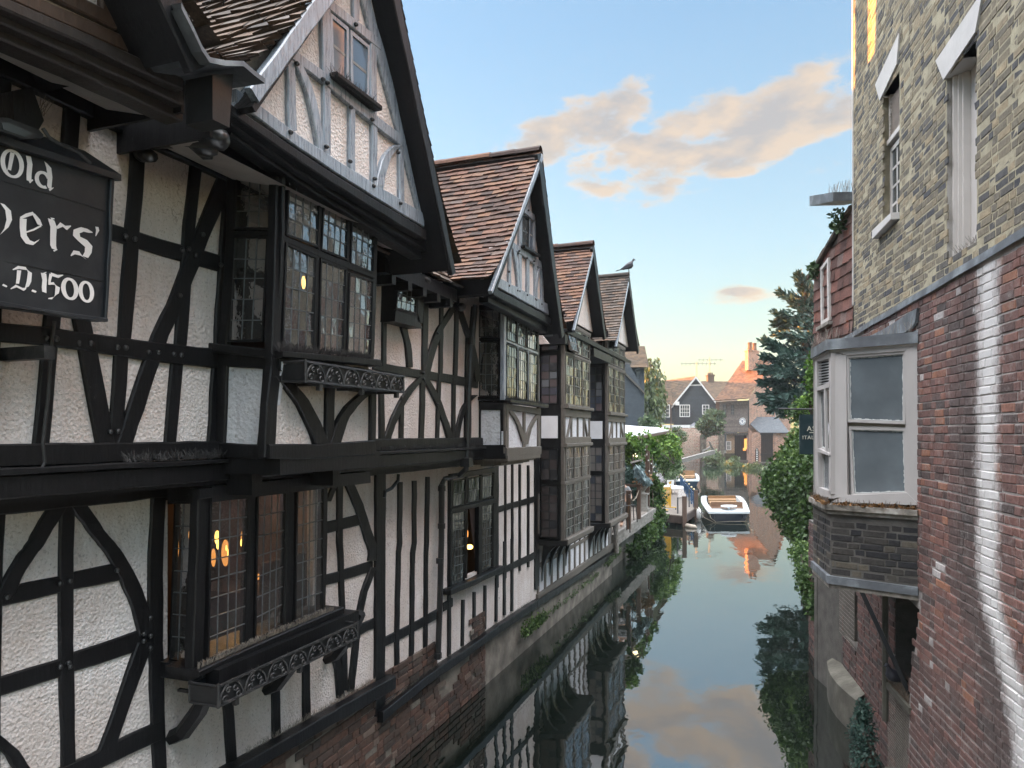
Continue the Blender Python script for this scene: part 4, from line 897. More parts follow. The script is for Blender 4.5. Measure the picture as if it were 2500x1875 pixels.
# second visible gable
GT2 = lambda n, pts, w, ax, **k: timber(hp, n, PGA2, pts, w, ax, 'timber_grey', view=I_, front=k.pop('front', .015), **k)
GT2('bressumer', [(640, 1060), (880, 1185), (1090, 1300)], 84, 'v', front=.03); GT2('rail', [(760, 770), (900, 865), (1020, 950)], 58, 'v', front=.02); GT2('collar', [(862, 500), (970, 590)], 58, 'v', front=.02)
for p, w in [([(770, 790), (766, 1130)], 20), ([(850, 520), (846, 1150)], 24), ([(908, 860), (908, 1190)], 20), ([(966, 890), (970, 1230)], 18), ([(1018, 960), (1020, 1260)], 15), ([(918, 360), (918, 520)], 14), ([(962, 560), (958, 900)], 14)]: GT2('stud', p, w, 'h')
GT2('brace', smooth_pts([(795, 790), (815, 900), (828, 1000), (840, 1150)]), 24, 'h', front=.02); GT2('brace', smooth_pts([(1005, 950), (985, 1010), (972, 1090), (968, 1180)]), 16, 'h', front=.02)
GT2('rafter', [(650, 1110), (870, 490), (985, 170)], 36, 'h')
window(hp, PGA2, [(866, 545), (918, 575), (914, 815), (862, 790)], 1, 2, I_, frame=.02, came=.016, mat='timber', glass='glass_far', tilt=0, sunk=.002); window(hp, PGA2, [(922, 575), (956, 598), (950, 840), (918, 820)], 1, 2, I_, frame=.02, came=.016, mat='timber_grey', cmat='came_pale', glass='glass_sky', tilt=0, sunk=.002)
TB('window_sill', PGA2, [(848, 800), (970, 870)], 22, 'v', I_, front=.07)
m = MB(); spikes(m, [PGA2.off(.05).hit(I_(865, 800)), PGA2.off(.05).hit(I_(980, 865))], 60, .09, .7, .0015); m.build('bird_spikes', M['iron'], hp)
for dy, off, w in [(80, .04, 60), (150, -.04, 70)]:
    timber(hp, 'moulded_beam', PGA2.off(off), [(600, 1040+dy), (880, 1185+dy), (1100, 1305+dy)], w, 'v', 'timber', view=I_, front=.01, back=.1)
# first gable face
for n_, pts, w, ax in [('bressumer', [(-100, -120), (500, 150), (1180, 440)], 120, 'v'), ('stud', [(830, -150), (826, 170)], 130, 'h'), ('rail', [(-100, -290), (500, -10), (900, 180), (1250, 370)], 120, 'v')]:
    timber(hp, n_, PGA, pts, w, ax, 'timber_brown', view=A_, front=.02)
for dy, off, w in [(90, .05, 100), (200, -.01, 120), (320, -.07, 120)]:
    timber(hp, 'moulded_beam', PGA.off(off), [(-200, -160+dy), (600, 190+dy), (1400, 560+dy)], w, 'v', 'moulding', view=A_, front=.01, back=.1)
timber(hp, 'rafter', PGA, [(1020, -150), (1200, 190), (1440, 560)], 130, 'h', 'moulding', view=A_, front=.03)
# coves under the gables
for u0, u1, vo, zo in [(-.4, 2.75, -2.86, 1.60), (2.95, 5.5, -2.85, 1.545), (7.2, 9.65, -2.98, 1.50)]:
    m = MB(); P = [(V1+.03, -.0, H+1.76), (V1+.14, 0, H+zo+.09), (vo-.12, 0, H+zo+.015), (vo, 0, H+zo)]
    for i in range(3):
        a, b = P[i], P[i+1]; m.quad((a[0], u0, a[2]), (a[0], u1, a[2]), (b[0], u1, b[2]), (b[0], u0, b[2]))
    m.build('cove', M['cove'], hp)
    m = MB(); m.box((V1, u0-.02, H+zo), (vo-V1+.1, 0, 0), (0, .02, 0), (0, 0, .25)); m.build('cove_end', M['timber'], hp); m = MB(); m.box((V1, u1, H+zo), (vo-V1+.1, 0, 0), (0, .02, 0), (0, 0, .25)); m.build('cove_end', M['timber'], hp)
# main roof over the range behind, eaves tiles between the gables
m = MB(); tiles(m, (-3.45, -.6, H+1.975), (-3.45, 9.7, H+1.975), (-6.3, -.6, H+5.65), (-6.3, 9.7, H+5.65), (1, 0, .5), sag=.03)
tiles(m, (-3.12, 5.2, H+1.55), (-3.12, 7.0, H+1.55), (-3.46, 5.2, H+1.985), (-3.46, 7.0, H+1.985), (1, 0, .5), sag=.01)
tiles(m, (-3.6, 9.7, H+1.9), (-3.6, 11.4, H+1.9), (-6.3, 9.7, H+5.0), (-6.3, 11.4, H+5.0), (1, 0, .5)); tiles(m, (-9.4, 11.4, H+1.55), (-9.4, 9.7, H+1.55), (-6.3, 11.4, H+5.0), (-6.3, 9.7, H+5.0), (-1, 0, .5), gauge=.3, tw=.5)  # unseen lower link roof, its ridge set to shape the sun streak opposite
tiles(m, (-9.4, 9.7, H+1.55), (-9.4, -.6, H+1.55), (-6.3, 9.7, H+5.65), (-6.3, -.6, H+5.65), (-1, 0, .5), gauge=.3, tw=.5)
ro = m.build('roof', M['tile_dark'], hp)
m = MB(); ridge(m, (-6.3, -.6, H+5.68), (-6.3, 9.7, H+5.68), .09, .4); m.build('ridge_tiles', M['tile_dark'], ro)
m = MB(); slab(m, [(-3.45, -.6, H+1.93), (-3.45, 9.7, H+1.93), (-6.3, 9.7, H+5.6), (-6.3, -.6, H+5.6)], Vector((.79, 0, .61)), -.09, -.13); m.build('roof_boarding', M['timber'], ro)
m = MB()
for u0, u1 in ((5.4, 6.9),):
    m.box((V1-.05, u0, H+1.40), (.30, 0, 0), (0, u1-u0, 0), (0, 0, .13)); 
    for k in range(int((u1-u0)/.3)): m.box((V1, u0+.1+k*.3, H+1.32), (.26, 0, 0), (0, .07, 0), (0, 0, .08))
m.build('eaves', M['timber'], hp)
m = MB(); m.box((-9.3, -.4, .4), (.1, 0, 0), (0, 11.7, 0), (0, 0, H+1.2)); m.box((-9.3, -.4, .4), (5.5, 0, 0), (0, .1, 0), (0, 0, H+1.2)); m.box((-9.3, 11.3, .4), (5.5, 0, 0), (0, .1, 0), (0, 0, H+1.2))
slab(m, [(-3.5, 11.36, H+1.5), (-9.2, 11.36, H+1.5), (-6.3, 11.36, H+4.9)], (0, 1, 0), .04, 0); slab(m, [(-3.3, -.42, H+1.5), (-9.2, -.42, H+1.5), (-6.3, -.42, H+5.5)], (0, 1, 0), .04, 0); slab(m, [(-3.6, 9.68, H+1.5), (-9.2, 9.68, H+1.5), (-6.3, 9.68, H+5.55)], (0, 1, 0), .03, 0); m.build('end_wall', M['plaster'], hp)
m = MB(); m.box((-6.6, 10.05, H+3.5), (.6, 0, 0), (0, .5, 0), (0, 0, 3.6)); m.build('chimney', M['tile_dark'], hp)  # unseen stack added to cut the sun streak on the brick wall opposite
# lead gutter head and box at the valley between the first two gables
m = MB(); pl = wall_at(-2.44)
hop = [pl.hit(A_(*p)) for p in [(1640, 575), (1800, 570), (1770, 985), (1640, 920)]]; slab(m, hop, (1, 0, 0), 0, -.16); m.build('gutter_box', M['black_paint'], hp)
m = MB(); pts = [A_(1400, 20), A_(1500, 220), A_(1560, 350), A_(1620, 440), A_(1740, 465), A_(1880, 470), A_(1960, 540), A_(2045, 605)]
for i in range(len(pts)-1):
    a, b = pl.off(.08).hit(pts[i]), pl.off(.08).hit(pts[i+1]); d = Vector((-.42, 0, .02)); m.quad(a, b, b+d, a+d); m.quad(a-UP*.025, b-UP*.025, b, a); m.quad(a-UP*.025, a-UP*.025+d, b-UP*.025+d, b-UP*.025)
m.build('lead_gutter', M['lead'], hp)
# carved beast spout under the valley
m = MB(); pl = wall_at(V1+.12); q = lambda x, y, o=0: wall_at(V1+o).hit(A_(x, y))
m.tube([q(1000, 1060, .03), q(1150, 1075, .10), q(1300, 1060, .2), q(1420, 1030, .3)], [.035, .05, .06, .07], 10)
m.tube([q(1400, 1030, .30), q(1480, 1020, .42), q(1560, 1040, .52), q(1640, 1060, .60), q(1720, 1085, .66), q(1745, 1095, .68)], [.075, .085, .075, .062, .055, .03], 10)
m.tube([q(1500, 1090, .42), q(1560, 1150, .48), q(1620, 1165, .52), q(1680, 1180, .55)], [.05, .045, .035, .012], 8); m.tube([q(1540, 1140, .45), q(1590, 1200, .47), q(1640, 1215, .5)], [.04, .03, .012], 8)
m.tube([q(1480, 960, .42), q(1510, 930, .42), q(1540, 960, .46)], [.03, .035, .02], 8); m.ball(q(1100, 1180, .06), .05, .05, .05, 10, 8); m.tube([q(1110, 1190, .08), q(1150, 1200, .14), q(1180, 1210, .18)], [.04, .038, .03], 8)
m.build('carved_spout', M['black_paint'], hp, True)
m = MB()
for x, y in [(1830, 800), (1650, 790), (1700, 900)]: c = wall_at(V1+.22).hit(D_(x, y)); m.ball(c, .05, .09, .04, 10, 6)
m.tube([wall_at(V1+.16).hit(D_(1380, 850)), wall_at(V1+.2).hit(D_(1395, 740))], [.05, .06], 8); m.ball(wall_at(V1+.06).hit(D_(1980, 1105)), .05, .05, .05)
m.build('carved_boss', M['black_paint'], hp, True)
# bolts: pegs on the timbers
m = MB()
for vw, pl, pts in [(E_, W1, [(360, 85), (435, 85), (610, 120), (700, 120), (905, 150), (970, 155), (1148, 190), (1222, 190), (1340, 205), (1398, 212), (850, 805), (910, 800)]), (C_, W1, [(968, 560), (1042, 580), (1408, 665), (1455, 655), (1512, 705), (1565, 545), (1388, 1015), (1705, 780)]),
                    (G_, WG, [(55, 340), (465, 235), (540, 215), (905, 135), (1162, 500), (1110, 625), (1162, 640), (1110, 680), (1162, 735), (465, 880), (530, 850), (540, 875)]), (F_, W1, [(1690, 350), (1690, 395), (1800, 45), (1520, 535), (1800, 590)])]:
    for p in pts: c = pl.off(.03).hit(vw(*p)); m.ball(c, .014, .016, .016, 8, 6)
for p in [(795, 372), (815, 445), (870, 490), (1072, 612), (1105, 638), (1287, 828), (1450, 922), (1650, 1175), (1470, 1378), (1460, 1435), (1668, 1568), (820, 1020), (1098, 1132), (1280, 1245), (1325, 188), (1065, 25)]: c = PGA.off(.03).hit(B_(*p)); m.ball(c, .018, .018, .014, 8, 6)
for p in [(780, 800), (848, 830), (908, 885), (962, 908), (768, 990), (768, 1098), (832, 1135), (848, 1140), (908, 1170), (968, 1200), (978, 1208), (1020, 1240), (918, 516)]: c = PGA2.off(.03).hit(I_(*p)); m.ball(c, .016, .016, .014, 8, 6)
m.build('bolts', M['black_paint'], hp, True)
# --- brick plinth standing in the water
m = MB(); slab(m, [(VG-.02, .6, -.6), (VG-.02, 17.4, -.6), (VG-.02, 17.4, .66), (VG-.02, 6.3, .66), (VG-.02, 6.24, .97), (VG-.02, .6, 1.08)], (1, 0, 0), .03, -.3)
po = m.build('plinth', M['render_old'], hp)
def pl_top(u): return lerp(1.10, .62, min(1, max(0, (u-1)/9)))
m = MB(); bricks(m, (VG+.015, .9, 0), (0, 1, 0), (1, 0, 0), 8.2, .0, 1.15, inside=lambda a, z: z < 1.08 and noise.noise(Vector((a*.9, z*1.3, 3)))-.07*(a-4) > -.38 and random.random() > .02,
              out=.012, rag=.007, tint=lambda a, z: min(1, max(0, random.gauss(.45, .25))))
m.build('brick_facing', M['brick_plinth'], po)
# --- the two narrow gabled bays at the far end: a house of their own
far = thing('gabled_house', (V1, 13.4, 0), 'narrow half-timbered house with two small gables over stacked bay windows, beside the terrace', 'house'); fp = far
TF = lambda n, pl, pts, w, ax, vw, **k: timber(fp, n, pl, pts, w, ax, view=vw, **k)
for i, (x0, x1, yt, ug0) in enumerate([((1378, 1441, 0, 0)), ((1484, 1526, 0, 0))]):
    ul = PB3.hit((x0, 1000)).y; ur = PB3.hit((x1, 1000)).y; SP = side_at(ul)
    zt = H+(1.88, 2.0)[i]; zbot = PB3.hit((x0, (1326, 1283)[i])).z; print('zbot', zbot)
    za, zb_ = PB3.hit((x0, 995 if i == 0 else 1012)).z, PB3.hit((x0, 1078 if i == 0 else 1082)).z       # apron top / bottom
    zb_, za = min(za, zb_), max(za, zb_)
    ztr, ztg = (H+1.38, 2.66) if i == 0 else (H+1.47, 2.64)
    Q = lambda u0, u1, z0, z1: [Vector((VB3, u0, z1)), Vector((VB3, u1, z1)), Vector((VB3, u1, z0)), Vector((VB3, u0, z0))]
    n = Vector((1, 0, 0)); w = ur-ul
    zlow_t = za-.62
    for (z0, z1, r, nm) in [(ztr+.04, zt-.02, 3, 'u'), (za+.06, ztr-.03, 5, 'l'), (ztg+.03, zlow_t-.05, 3, 'g'), (zbot+.06, ztg-.03, 6, 'h')]:
        for k in range(3):
            a, b = ul+.06+(w-.12)*k/3+.012, ul+.06+(w-.12)*(k+1)/3-.012
            tilt_top = .10 if (i == 0 and nm == 'u' and k == 0) else 0
            qq = Q(a, b, z0, z1)
            if tilt_top: qq[2] = qq[2]+n*.10; qq[3] = qq[3]+n*.10
            window(fp, None, qq, 4, r, frame=.018, came=.012, mat='timber_lean', cmat='came_pale', glass='glass', tilt=.06)
    m = MB()
    for z, d, pr in [(ztr, .05, .01), (za+.02, .06, .07), (zlow_t-.02, .06, .05), (ztg, .05, .01), (zbot+.02, .09, .07), (zt+.02, .07, .01)]: strip(m, [(VB3, ul-.01, z+d/2), (VB3, ur+.02, z+d/2)], [(VB3, ul-.01, z-d/2), (VB3, ur+.02, z-d/2)], n, pr, .06)
    for u in (ul+.03, ur-.03): strip(m, [(VB3, u-.03, zbot), (VB3, u-.03, zt)], [(VB3, u+.03, zbot), (VB3, u+.03, zt)], n, 0, .06)
    for k in (1, 2): 
        u = ul+.06+(w-.12)*k/3
        for a, b in ((za, zt), (zbot, zlow_t)): strip(m, [(VB3, u-.012, a), (VB3, u-.012, b)], [(VB3, u+.012, a), (VB3, u+.012, b)], n, 0, .05)
    m.build('bay_frame', M['timber_lean'], fp)
    m = MB(); slab(m, Q(ul+.03, ur-.03, zlow_t, za), n, -.02, -.06); m.build('apron_panel', M['plaster_white'], fp)
    m = MB(); strip(m, [(VB3, ul, za-.02), (VB3, ur, za-.02)], [(VB3, ul, za-.15), (VB3, ur, za-.15)], n, .012, .03); strip(m, [(VB3, ul, zlow_t+.12), (VB3, ur, zlow_t+.12)], [(VB3, ul, zlow_t), (VB3, ur, zlow_t)], n, .02, .03)
    for k in range(5): u = lerp(ul+.04, ur-.04, k/4); strip(m, [(VB3, u-.035, zlow_t+.1), (VB3, u-.035, za-.1)], [(VB3, u+.035, zlow_t+.1), (VB3, u+.035, za-.1)], n, .005, .03)
    for a, b in ((.10, .26), (.90, .74)): strip(m, [(VB3, lerp(ul, ur, a)-.04, zlow_t+.1), (VB3, lerp(ul, ur, b)-.04, za-.12)], [(VB3, lerp(ul, ur, a)+.04, zlow_t+.1), (VB3, lerp(ul, ur, b)+.04, za-.12)], n, .009, .03)
    m.build('apron_frame', M['timber_lean'], fp)
    # side towards the bridge: coloured panes, apron panel
    v0 = VG
    SQ = lambda a, b, z0, z1: [Vector((a, ul, z1)), Vector((b, ul, z1)), Vector((b, ul, z0)), Vector((a, ul, z0))]
    ns = Vector((0, -1, 0))
    m = MB(); slab(m, SQ(v0-.1, VB3, zbot, zt+.2), ns, -.03, -.06); m.build('side_wall', M['timber'], fp)
    lit = (lambda a, b: (random.choice((.02, .1, .25, .3, .45, .5, .65, .95)) if a or b else .1))
    for z0, z1, r in [(ztr+.03, zt-.05, 3), (za+.07, ztr-.04, 6)]: window(fp, None, SQ(v0+.03, VB3-.12, z0, z1), 2, r, frame=.012, came=.02, mat='timber', cmat='black_paint', glass='glass_col', tilt=.02, pane_pick=lit)
    for z0, z1, r in [(ztg+.04, zlow_t-.08, 3), (zbot+.08, ztg-.05, 6)]: window(fp, None, SQ(v0+.03, VB3-.12, z0, z1), 2, r, frame=.012, came=.018, mat='timber', cmat='black_paint', glass='glass_col', tilt=.02, pane_pick=(lambda a, b: random.choice((.0, .78, .8, .82))) if i == 0 else (lambda a, b: random.choice((.6, .65, .62, .1))))
    m = MB(); slab(m, SQ(v0+.04, VB3-.12, zlow_t+.1, za-.14), ns, .006, -.02); m.build('apron_panel', M['smooth_white'], fp)
    # curved brackets under the bay, one mesh each
    zw = (.95, .80)[i]
    for k in range(4):
        u = lerp(ul+.12, ur-.2, k/3); m = MB(); pts = []
        for s_ in range(9): a = math.pi/2*s_/8; pts.append((VG+.02+(VB3-VG-.04)*(1-math.cos(a))*1.0, lerp(zw, zbot-.02, math.sin(a))))
        n2 = len(pts)
        A2 = [Vector((p[0], u, p[1])) for p in pts]; B2 = [Vector((VG+.01+(p[0]-VG)*.55, u, min(zbot, p[1]+.30+.12*j/n2))) for j, p in enumerate(pts)]
        for j in range(n2-1): 
            q = [A2[j], A2[j+1], B2[j+1], B2[j]]; slab(m, q, (0, -1, 0), .04, -.04)
        m.build('bracket', M['black_paint'], fp)
    m = MB(); slab(m, [(VG, ul-.1, zbot-.02), (VB3+.05, ul-.02, zbot-.02), (VB3+.05, ur+.02, zbot-.02), (VG, ur, zbot-.02)], UP, .06, -.03); m.build('bay_base', M['timber'], fp)
    room(fp, ul+.04, ur-.04, zbot, zt, VB3-.08, .9)
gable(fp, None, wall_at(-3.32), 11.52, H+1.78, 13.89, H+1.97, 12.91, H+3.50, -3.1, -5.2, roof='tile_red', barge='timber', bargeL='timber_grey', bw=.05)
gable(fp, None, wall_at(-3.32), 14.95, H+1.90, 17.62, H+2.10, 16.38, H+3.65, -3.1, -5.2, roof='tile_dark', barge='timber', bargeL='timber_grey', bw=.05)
m = MB(); wall_sheet(m, VG, 11.45, 17.4, .5, H+1.9); m.build('wall', M['plaster_white'], fp)
m = MB()
for u in [11.5, 11.9, 12.3, 12.7, 13.1, 13.5, 13.9, 14.3, 14.7, 15.1, 15.5, 15.9, 16.3, 16.7, 17.1, 17.35]: strip(m, [(VG, u-.05, .7), (VG, u-.05, 2.5)], [(VG, u+.05, .7), (VG, u+.05, 2.5)], Vector((1, 0, 0)), .02, .02)
strip(m, [(VG, 11.5, 1.28), (VG, 17.4, 1.28)], [(VG, 11.5, 1.20), (VG, 17.4, 1.20)], Vector((1, 0, 0)), .016, .02); strip(m, [(VG, 11.4, .78), (VG, 17.4, .78)], [(VG, 11.4, .64), (VG, 17.4, .64)], Vector((1, 0, 0)), .05, .02)
m.build('lower_frame', M['timber_lean'], fp)
m = MB()
for u0, u1 in ((13.5, 15.0), (11.45, 11.6)): m.box((-3.75, u0, H+1.5), (.5, 0, 0), (0, u1-u0, 0), (0, 0, .16))
m.box((-3.8, 11.45, H+1.7), (.55, 0, 0), (0, 5.95, 0), (0, 0, .08)); m.build('eaves', M['timber'], fp)
m = MB(); tiles(m, (-3.4, 11.5, H+1.8), (-3.4, 17.4, H+1.8), (-6.2, 11.5, H+4.5), (-6.2, 17.4, H+4.5), (1, 0, 1), sag=.03); tiles(m, (-9.2, 17.4, H+1.6), (-9.2, 11.5, H+1.6), (-6.2, 17.4, H+4.5), (-6.2, 11.5, H+4.5), (-1, 0, 1), gauge=.3, tw=.5); m.build('roof', M['tile_dark'], fp)
m = MB(); m.box((-9, 17.4, .4), (5.25, 0, 0), (0, .06, 0), (0, 0, H+1.2)); slab(m, [(-3.5, 17.42, H+1.6), (-9, 17.42, H+1.6), (-6.2, 17.42, H+4.4)], (0, 1, 0), .04, 0); m.build('end_wall', M['weatherboard'], fp)
# hanging basket bits by the first far bay
m = MB(); leaf_blobs(m, [(tuple(at(1345, 800, 11.0)), .12, .08, .08)], 90, .05); m.build('dry_basket', M['dead'], fp)
# ------------------------------------------------------------------ hanging board with the painted words
X1 = View(0, 330, 626.4)          # 290 wide shown at 1024 -> same scale factor
X1.k = 290/1024
PS = wall_at(-3.05)
sg = thing('sign_board', (-3.1, 2.6, H+.3), 'black wooden sign board reading Old Weavers in white blackletter, fixed to the house wall', 'sign')
m = MB(); q = [PS.hit(p) for p in (A_(-900, 790), A_(866, 1360), C_(800, 1218), C_(-900, 970))]; slab(m, q, (1, 0, 0), 0, -.05)
sgb = m.build('board', M['sign_black'], sg)
m = MB()
c = [PS.hit(p) for p in (A_(-900, 765), A_(868, 1345))]; b2 = [p+Vector((-.16, -.02, .13)) for p in c]; f2 = [p+Vector((.035, .02, -.0)) for p in c]
m.quad(f2[0], f2[1], b2[1], b2[0]); m.quad(f2[0]-UP*.03, f2[1]-UP*.03, f2[1], f2[0]); m.quad(f2[1]-UP*.03, b2[1]-UP*.16, b2[1], f2[1]); m.quad(f2[0]-UP*.03, b2[0]-UP*.16, b2[1]-UP*.16, f2[1]-UP*.03)
m.build('cap', M['sign_black'], sg)
m = MB()
strip(m, [PS.hit(X1(968, 380)), PS.hit(X1(905, 1600))], [PS.hit(X1(935, 370)), PS.hit(X1(880, 1590))], Vector((1, 0, 0)), .02, .0); strip(m, [PS.hit(X1(-900, 1325)), PS.hit(X1(0, 1440)), PS.hit(X1(900, 1580))], [PS.hit(X1(-900, 1360)), PS.hit(X1(0, 1470)), PS.hit(X1(900, 1612))], Vector((1, 0, 0)), .022, .0)
m.build('edging', M['sign_black'], sg)
m = MB()
for a, b in (([(-900, 160), (0, 385), (430, 505), (930, 660)], None), ([(-900, 900), (0, 1075), (900, 1262)], None)):
    strip(m, [PS.hit(X1(*p)) for p in a], [PS.hit(X1(p[0], p[1]+6)) for p in a], Vector((1, 0, 0)), .003, .0, cham=.001)
m.build('plank_joints', M['black_paint'], sg)
m = MB()
for u in (PS.hit(X1(450, 1500)).y, PS.hit(X1(-400, 1400)).y): m.box((V1, u, H+.34), (V1*-1-3.1, 0, 0), (0, .05, 0), (0, 0, .06)); m.box((V1, u, H+1.0), (V1*-1-3.1, 0, 0), (0, .05, 0), (0, 0, .06))
m.build('bracket', M['iron'], sg)
def strokes(letters, plane, view, parent, name, mat, th=.004):
    """letters drawn as pen strokes: every stroke is a list of (x, y, half width across, nib angle) laid on the board"""
    for nm, sts in letters:
        mb = MB()
        for si, st in enumerate(sts):
            L1, L2 = [], []
            P = []
            for i in range(len(st)-1):
                for j in range(4): P.append(tuple(lerp(st[i][d], st[i+1][d], j/4) for d in range(4)))
            P.append(st[-1])
            for x, y, w, a in P:
                dx, dy = math.cos(math.radians(a))*w, math.sin(math.radians(a))*w
                L1.append(plane.off(th+si*.0006).hit(view(x-dx, y-dy))); L2.append(plane.off(th+si*.0006).hit(view(x+dx, y+dy)))
            for i in range(len(L1)-1):
                q = [L1[i], L1[i+1], L2[i+1], L2[i]]
                if (q[1]-q[0]).cross(q[2]-q[0]).dot(plane.n) < 0: q = q[::-1]
                mb.poly(q)
        mb.build(name, M[mat], parent)
def ring(cx, cy, rx, ry, wmin, wmax, a0=0, a1=360, skew=.28, n=26):
    out = []
    for i in range(n+1):
        a = math.radians(lerp(a0, a1, i/n)); w = lerp(wmin, wmax, abs(math.cos(a)))
        out.append((cx+rx*math.cos(a), cy+ry*math.sin(a)+skew*rx*math.cos(a), w, math.degrees(a)))
    return out
LET = [
 ('O', [ring(105, 245, 82, 112, 10, 20, 0, 360), [(108, 150, 20, 20), (95, 220, 18, 20), (80, 300, 16, 20)], [(60, 320, 8, 70), (100, 150, 6, 150)]]),
 ('l', [[(245, 180, 22, 10), (258, 250, 23, 10), (250, 340, 22, 10), (250, 395, 22, 20)], [(250, 400, 18, 60), (285, 385, 4, 60)]]),
 ('d', [ring(372, 385, 55, 62, 12, 18, 60, 330, .3), [(395, 235, 18, 40), (420, 280, 22, 10), (432, 360, 20, 8), (425, 440, 20, 15), (432, 465, 18, 30)], [(425, 475, 10, 60), (462, 452, 3, 60)]]),
 ('v', [[(20, 590, 20, 20), (70, 650, 24, 5), (80, 730, 24, 0), (55, 800, 20, -20), (10, 850, 14, -40), (-30, 880, 8, -50)], [(-120, 560, 24, 10), (-110, 700, 24, 5), (-60, 850, 22, 0)]]),
 ('e', [[(200, 720, 30, 5), (198, 800, 28, 5), (205, 870, 27, -5), (240, 920, 22, -40), (290, 935, 14, -70), (335, 905, 8, -60), (348, 888, 2, -50)], [(175, 715, 10, 70), (230, 690, 16, 60), (290, 672, 14, 60)], [(285, 672, 18, 20), (320, 720, 26, 15), (345, 775, 22, 15)], [(355, 780, 8, 70), (290, 815, 8, 70), (215, 840, 6, 70)]]),
 ('r', [[(440, 725, 30, 20), (462, 790, 28, 5), (458, 880, 26, 3), (458, 950, 26, 8), (470, 985, 24, 20)], [(440, 720, 12, 60), (470, 720, 4, 60)], [(490, 800, 10, 60), (530, 770, 22, 60), (570, 800, 20, 70), (612, 782, 4, 70)], [(462, 998, 8, 60), (495, 985, 3, 60)]]),
 ('s', [[(798, 838, 4, 70), (760, 825, 18, 70), (710, 812, 22, 60), (660, 830, 30, 30), (660, 870, 32, 10), (720, 915, 32, -20), (765, 960, 32, -5), (760, 1010, 30, 5), (735, 1050, 26, 20)], [(735, 1065, 12, 30), (690, 1020, 20, 70), (640, 1010, 18, 70), (610, 1040, 4, 60)]]),
 ('apostrophe', [[(835, 790, 14, 10), (842, 820, 14, 10), (825, 870, 3, 10)]]),
 ('D', [[(110, 1160, 4, 70), (160, 1140, 14, 70), (230, 1150, 16, 60), (258, 1185, 18, 10), (250, 1260, 20, 5), (232, 1310, 18, -20), (200, 1332, 12, -50)], [(165, 1165, 18, 5), (158, 1230, 16, 5), (150, 1280, 14, 5)], [(92, 1325, 4, 70), (140, 1300, 12, 70), (200, 1330, 14, 70), (225, 1320, 6, 70)]]),
 ('dot', [[(20, 1295, 3, 50), (42, 1297, 20, 50), (62, 1300, 3, 50)]]), ('dot', [[(272, 1345, 3, 50), (293, 1345, 20, 50), (314, 1345, 3, 50)]]),
 ('1', [[(375, 1190, 24, 10), (385, 1250, 20, 5), (380, 1310, 20, 5), (382, 1355, 20, 20)], [(360, 1200, 8, 60), (400, 1180, 3, 60)]]),
 ('5', [[(545, 1205, 3, 70), (500, 1218, 14, 75), (440, 1198, 16, 75)], [(440, 1195, 14, 10), (428, 1250, 12, 10), (425, 1290, 10, 10)], [(420, 1280, 8, 70), (470, 1278, 14, 60), (498, 1310, 20, 10), (490, 1370, 18, -20), (455, 1405, 12, -60), (415, 1408, 4, -70)]]),
 ('0', [ring(602, 1325, 56, 84, 10, 20)]), ('0', [ring(744, 1350, 50, 82, 10, 18)]),
 ('A', [[(-120, 1130, 20, 10), (-115, 1230, 20, 10), (-60, 1285, 14, 40), (-5, 1280, 3, 50)]])]
strokes(LET, PS, X1, sg, 'letter', 'letter')
# floodlight over the board
fl = thing('flood_lamp', tuple(wall_at(-3.0).hit(A_(120, 980))), 'small black floodlight on a wall block, above the sign board', 'lamp')
m = MB(); c = wall_at(-3.05).hit(A_(160, 980)); pl = wall_at(-2.98)
q = [pl.hit(A_(*p)) for p in [(0, 905), (60, 908), (300, 1000), (335, 1040), (330, 1065), (180, 1072), (0, 1010)]]; slab(m, q, (1, 0, 0), .0, -.16); m.build('housing', M['black_paint'], fl)
m = MB(); q = [pl.hit(A_(*p)) for p in [(10, 950), (60, 945), (250, 1030), (190, 1060), (20, 1000)]]; slab(m, q, (1, 0, 0), .004, -.0); m.build('lens', M['glass_far'], fl)
m = MB(); q = [wall_at(V1+.2).hit(A_(*p)) for p in [(100, 700), (250, 670), (340, 930), (300, 1000), (110, 950)]]; slab(m, q, (1, 0, 0), .0, -.2); m.build('wall_block', M['timber'], fl)
m = MB(); m.tube([pl.hit(A_(*p)) for p in [(330, 990), (380, 1060), (460, 1110), (600, 1170), (700, 1260)]], .008, 6); m.build('cable', M['cable'], fl)
m = MB(); spikes(m, [wall_at(V1+.15).hit(A_(290, 860)), wall_at(V1+.15).hit(A_(340, 900))], 14, .09, .8, .0015); m.build('bird_spikes', M['spike'], fl)
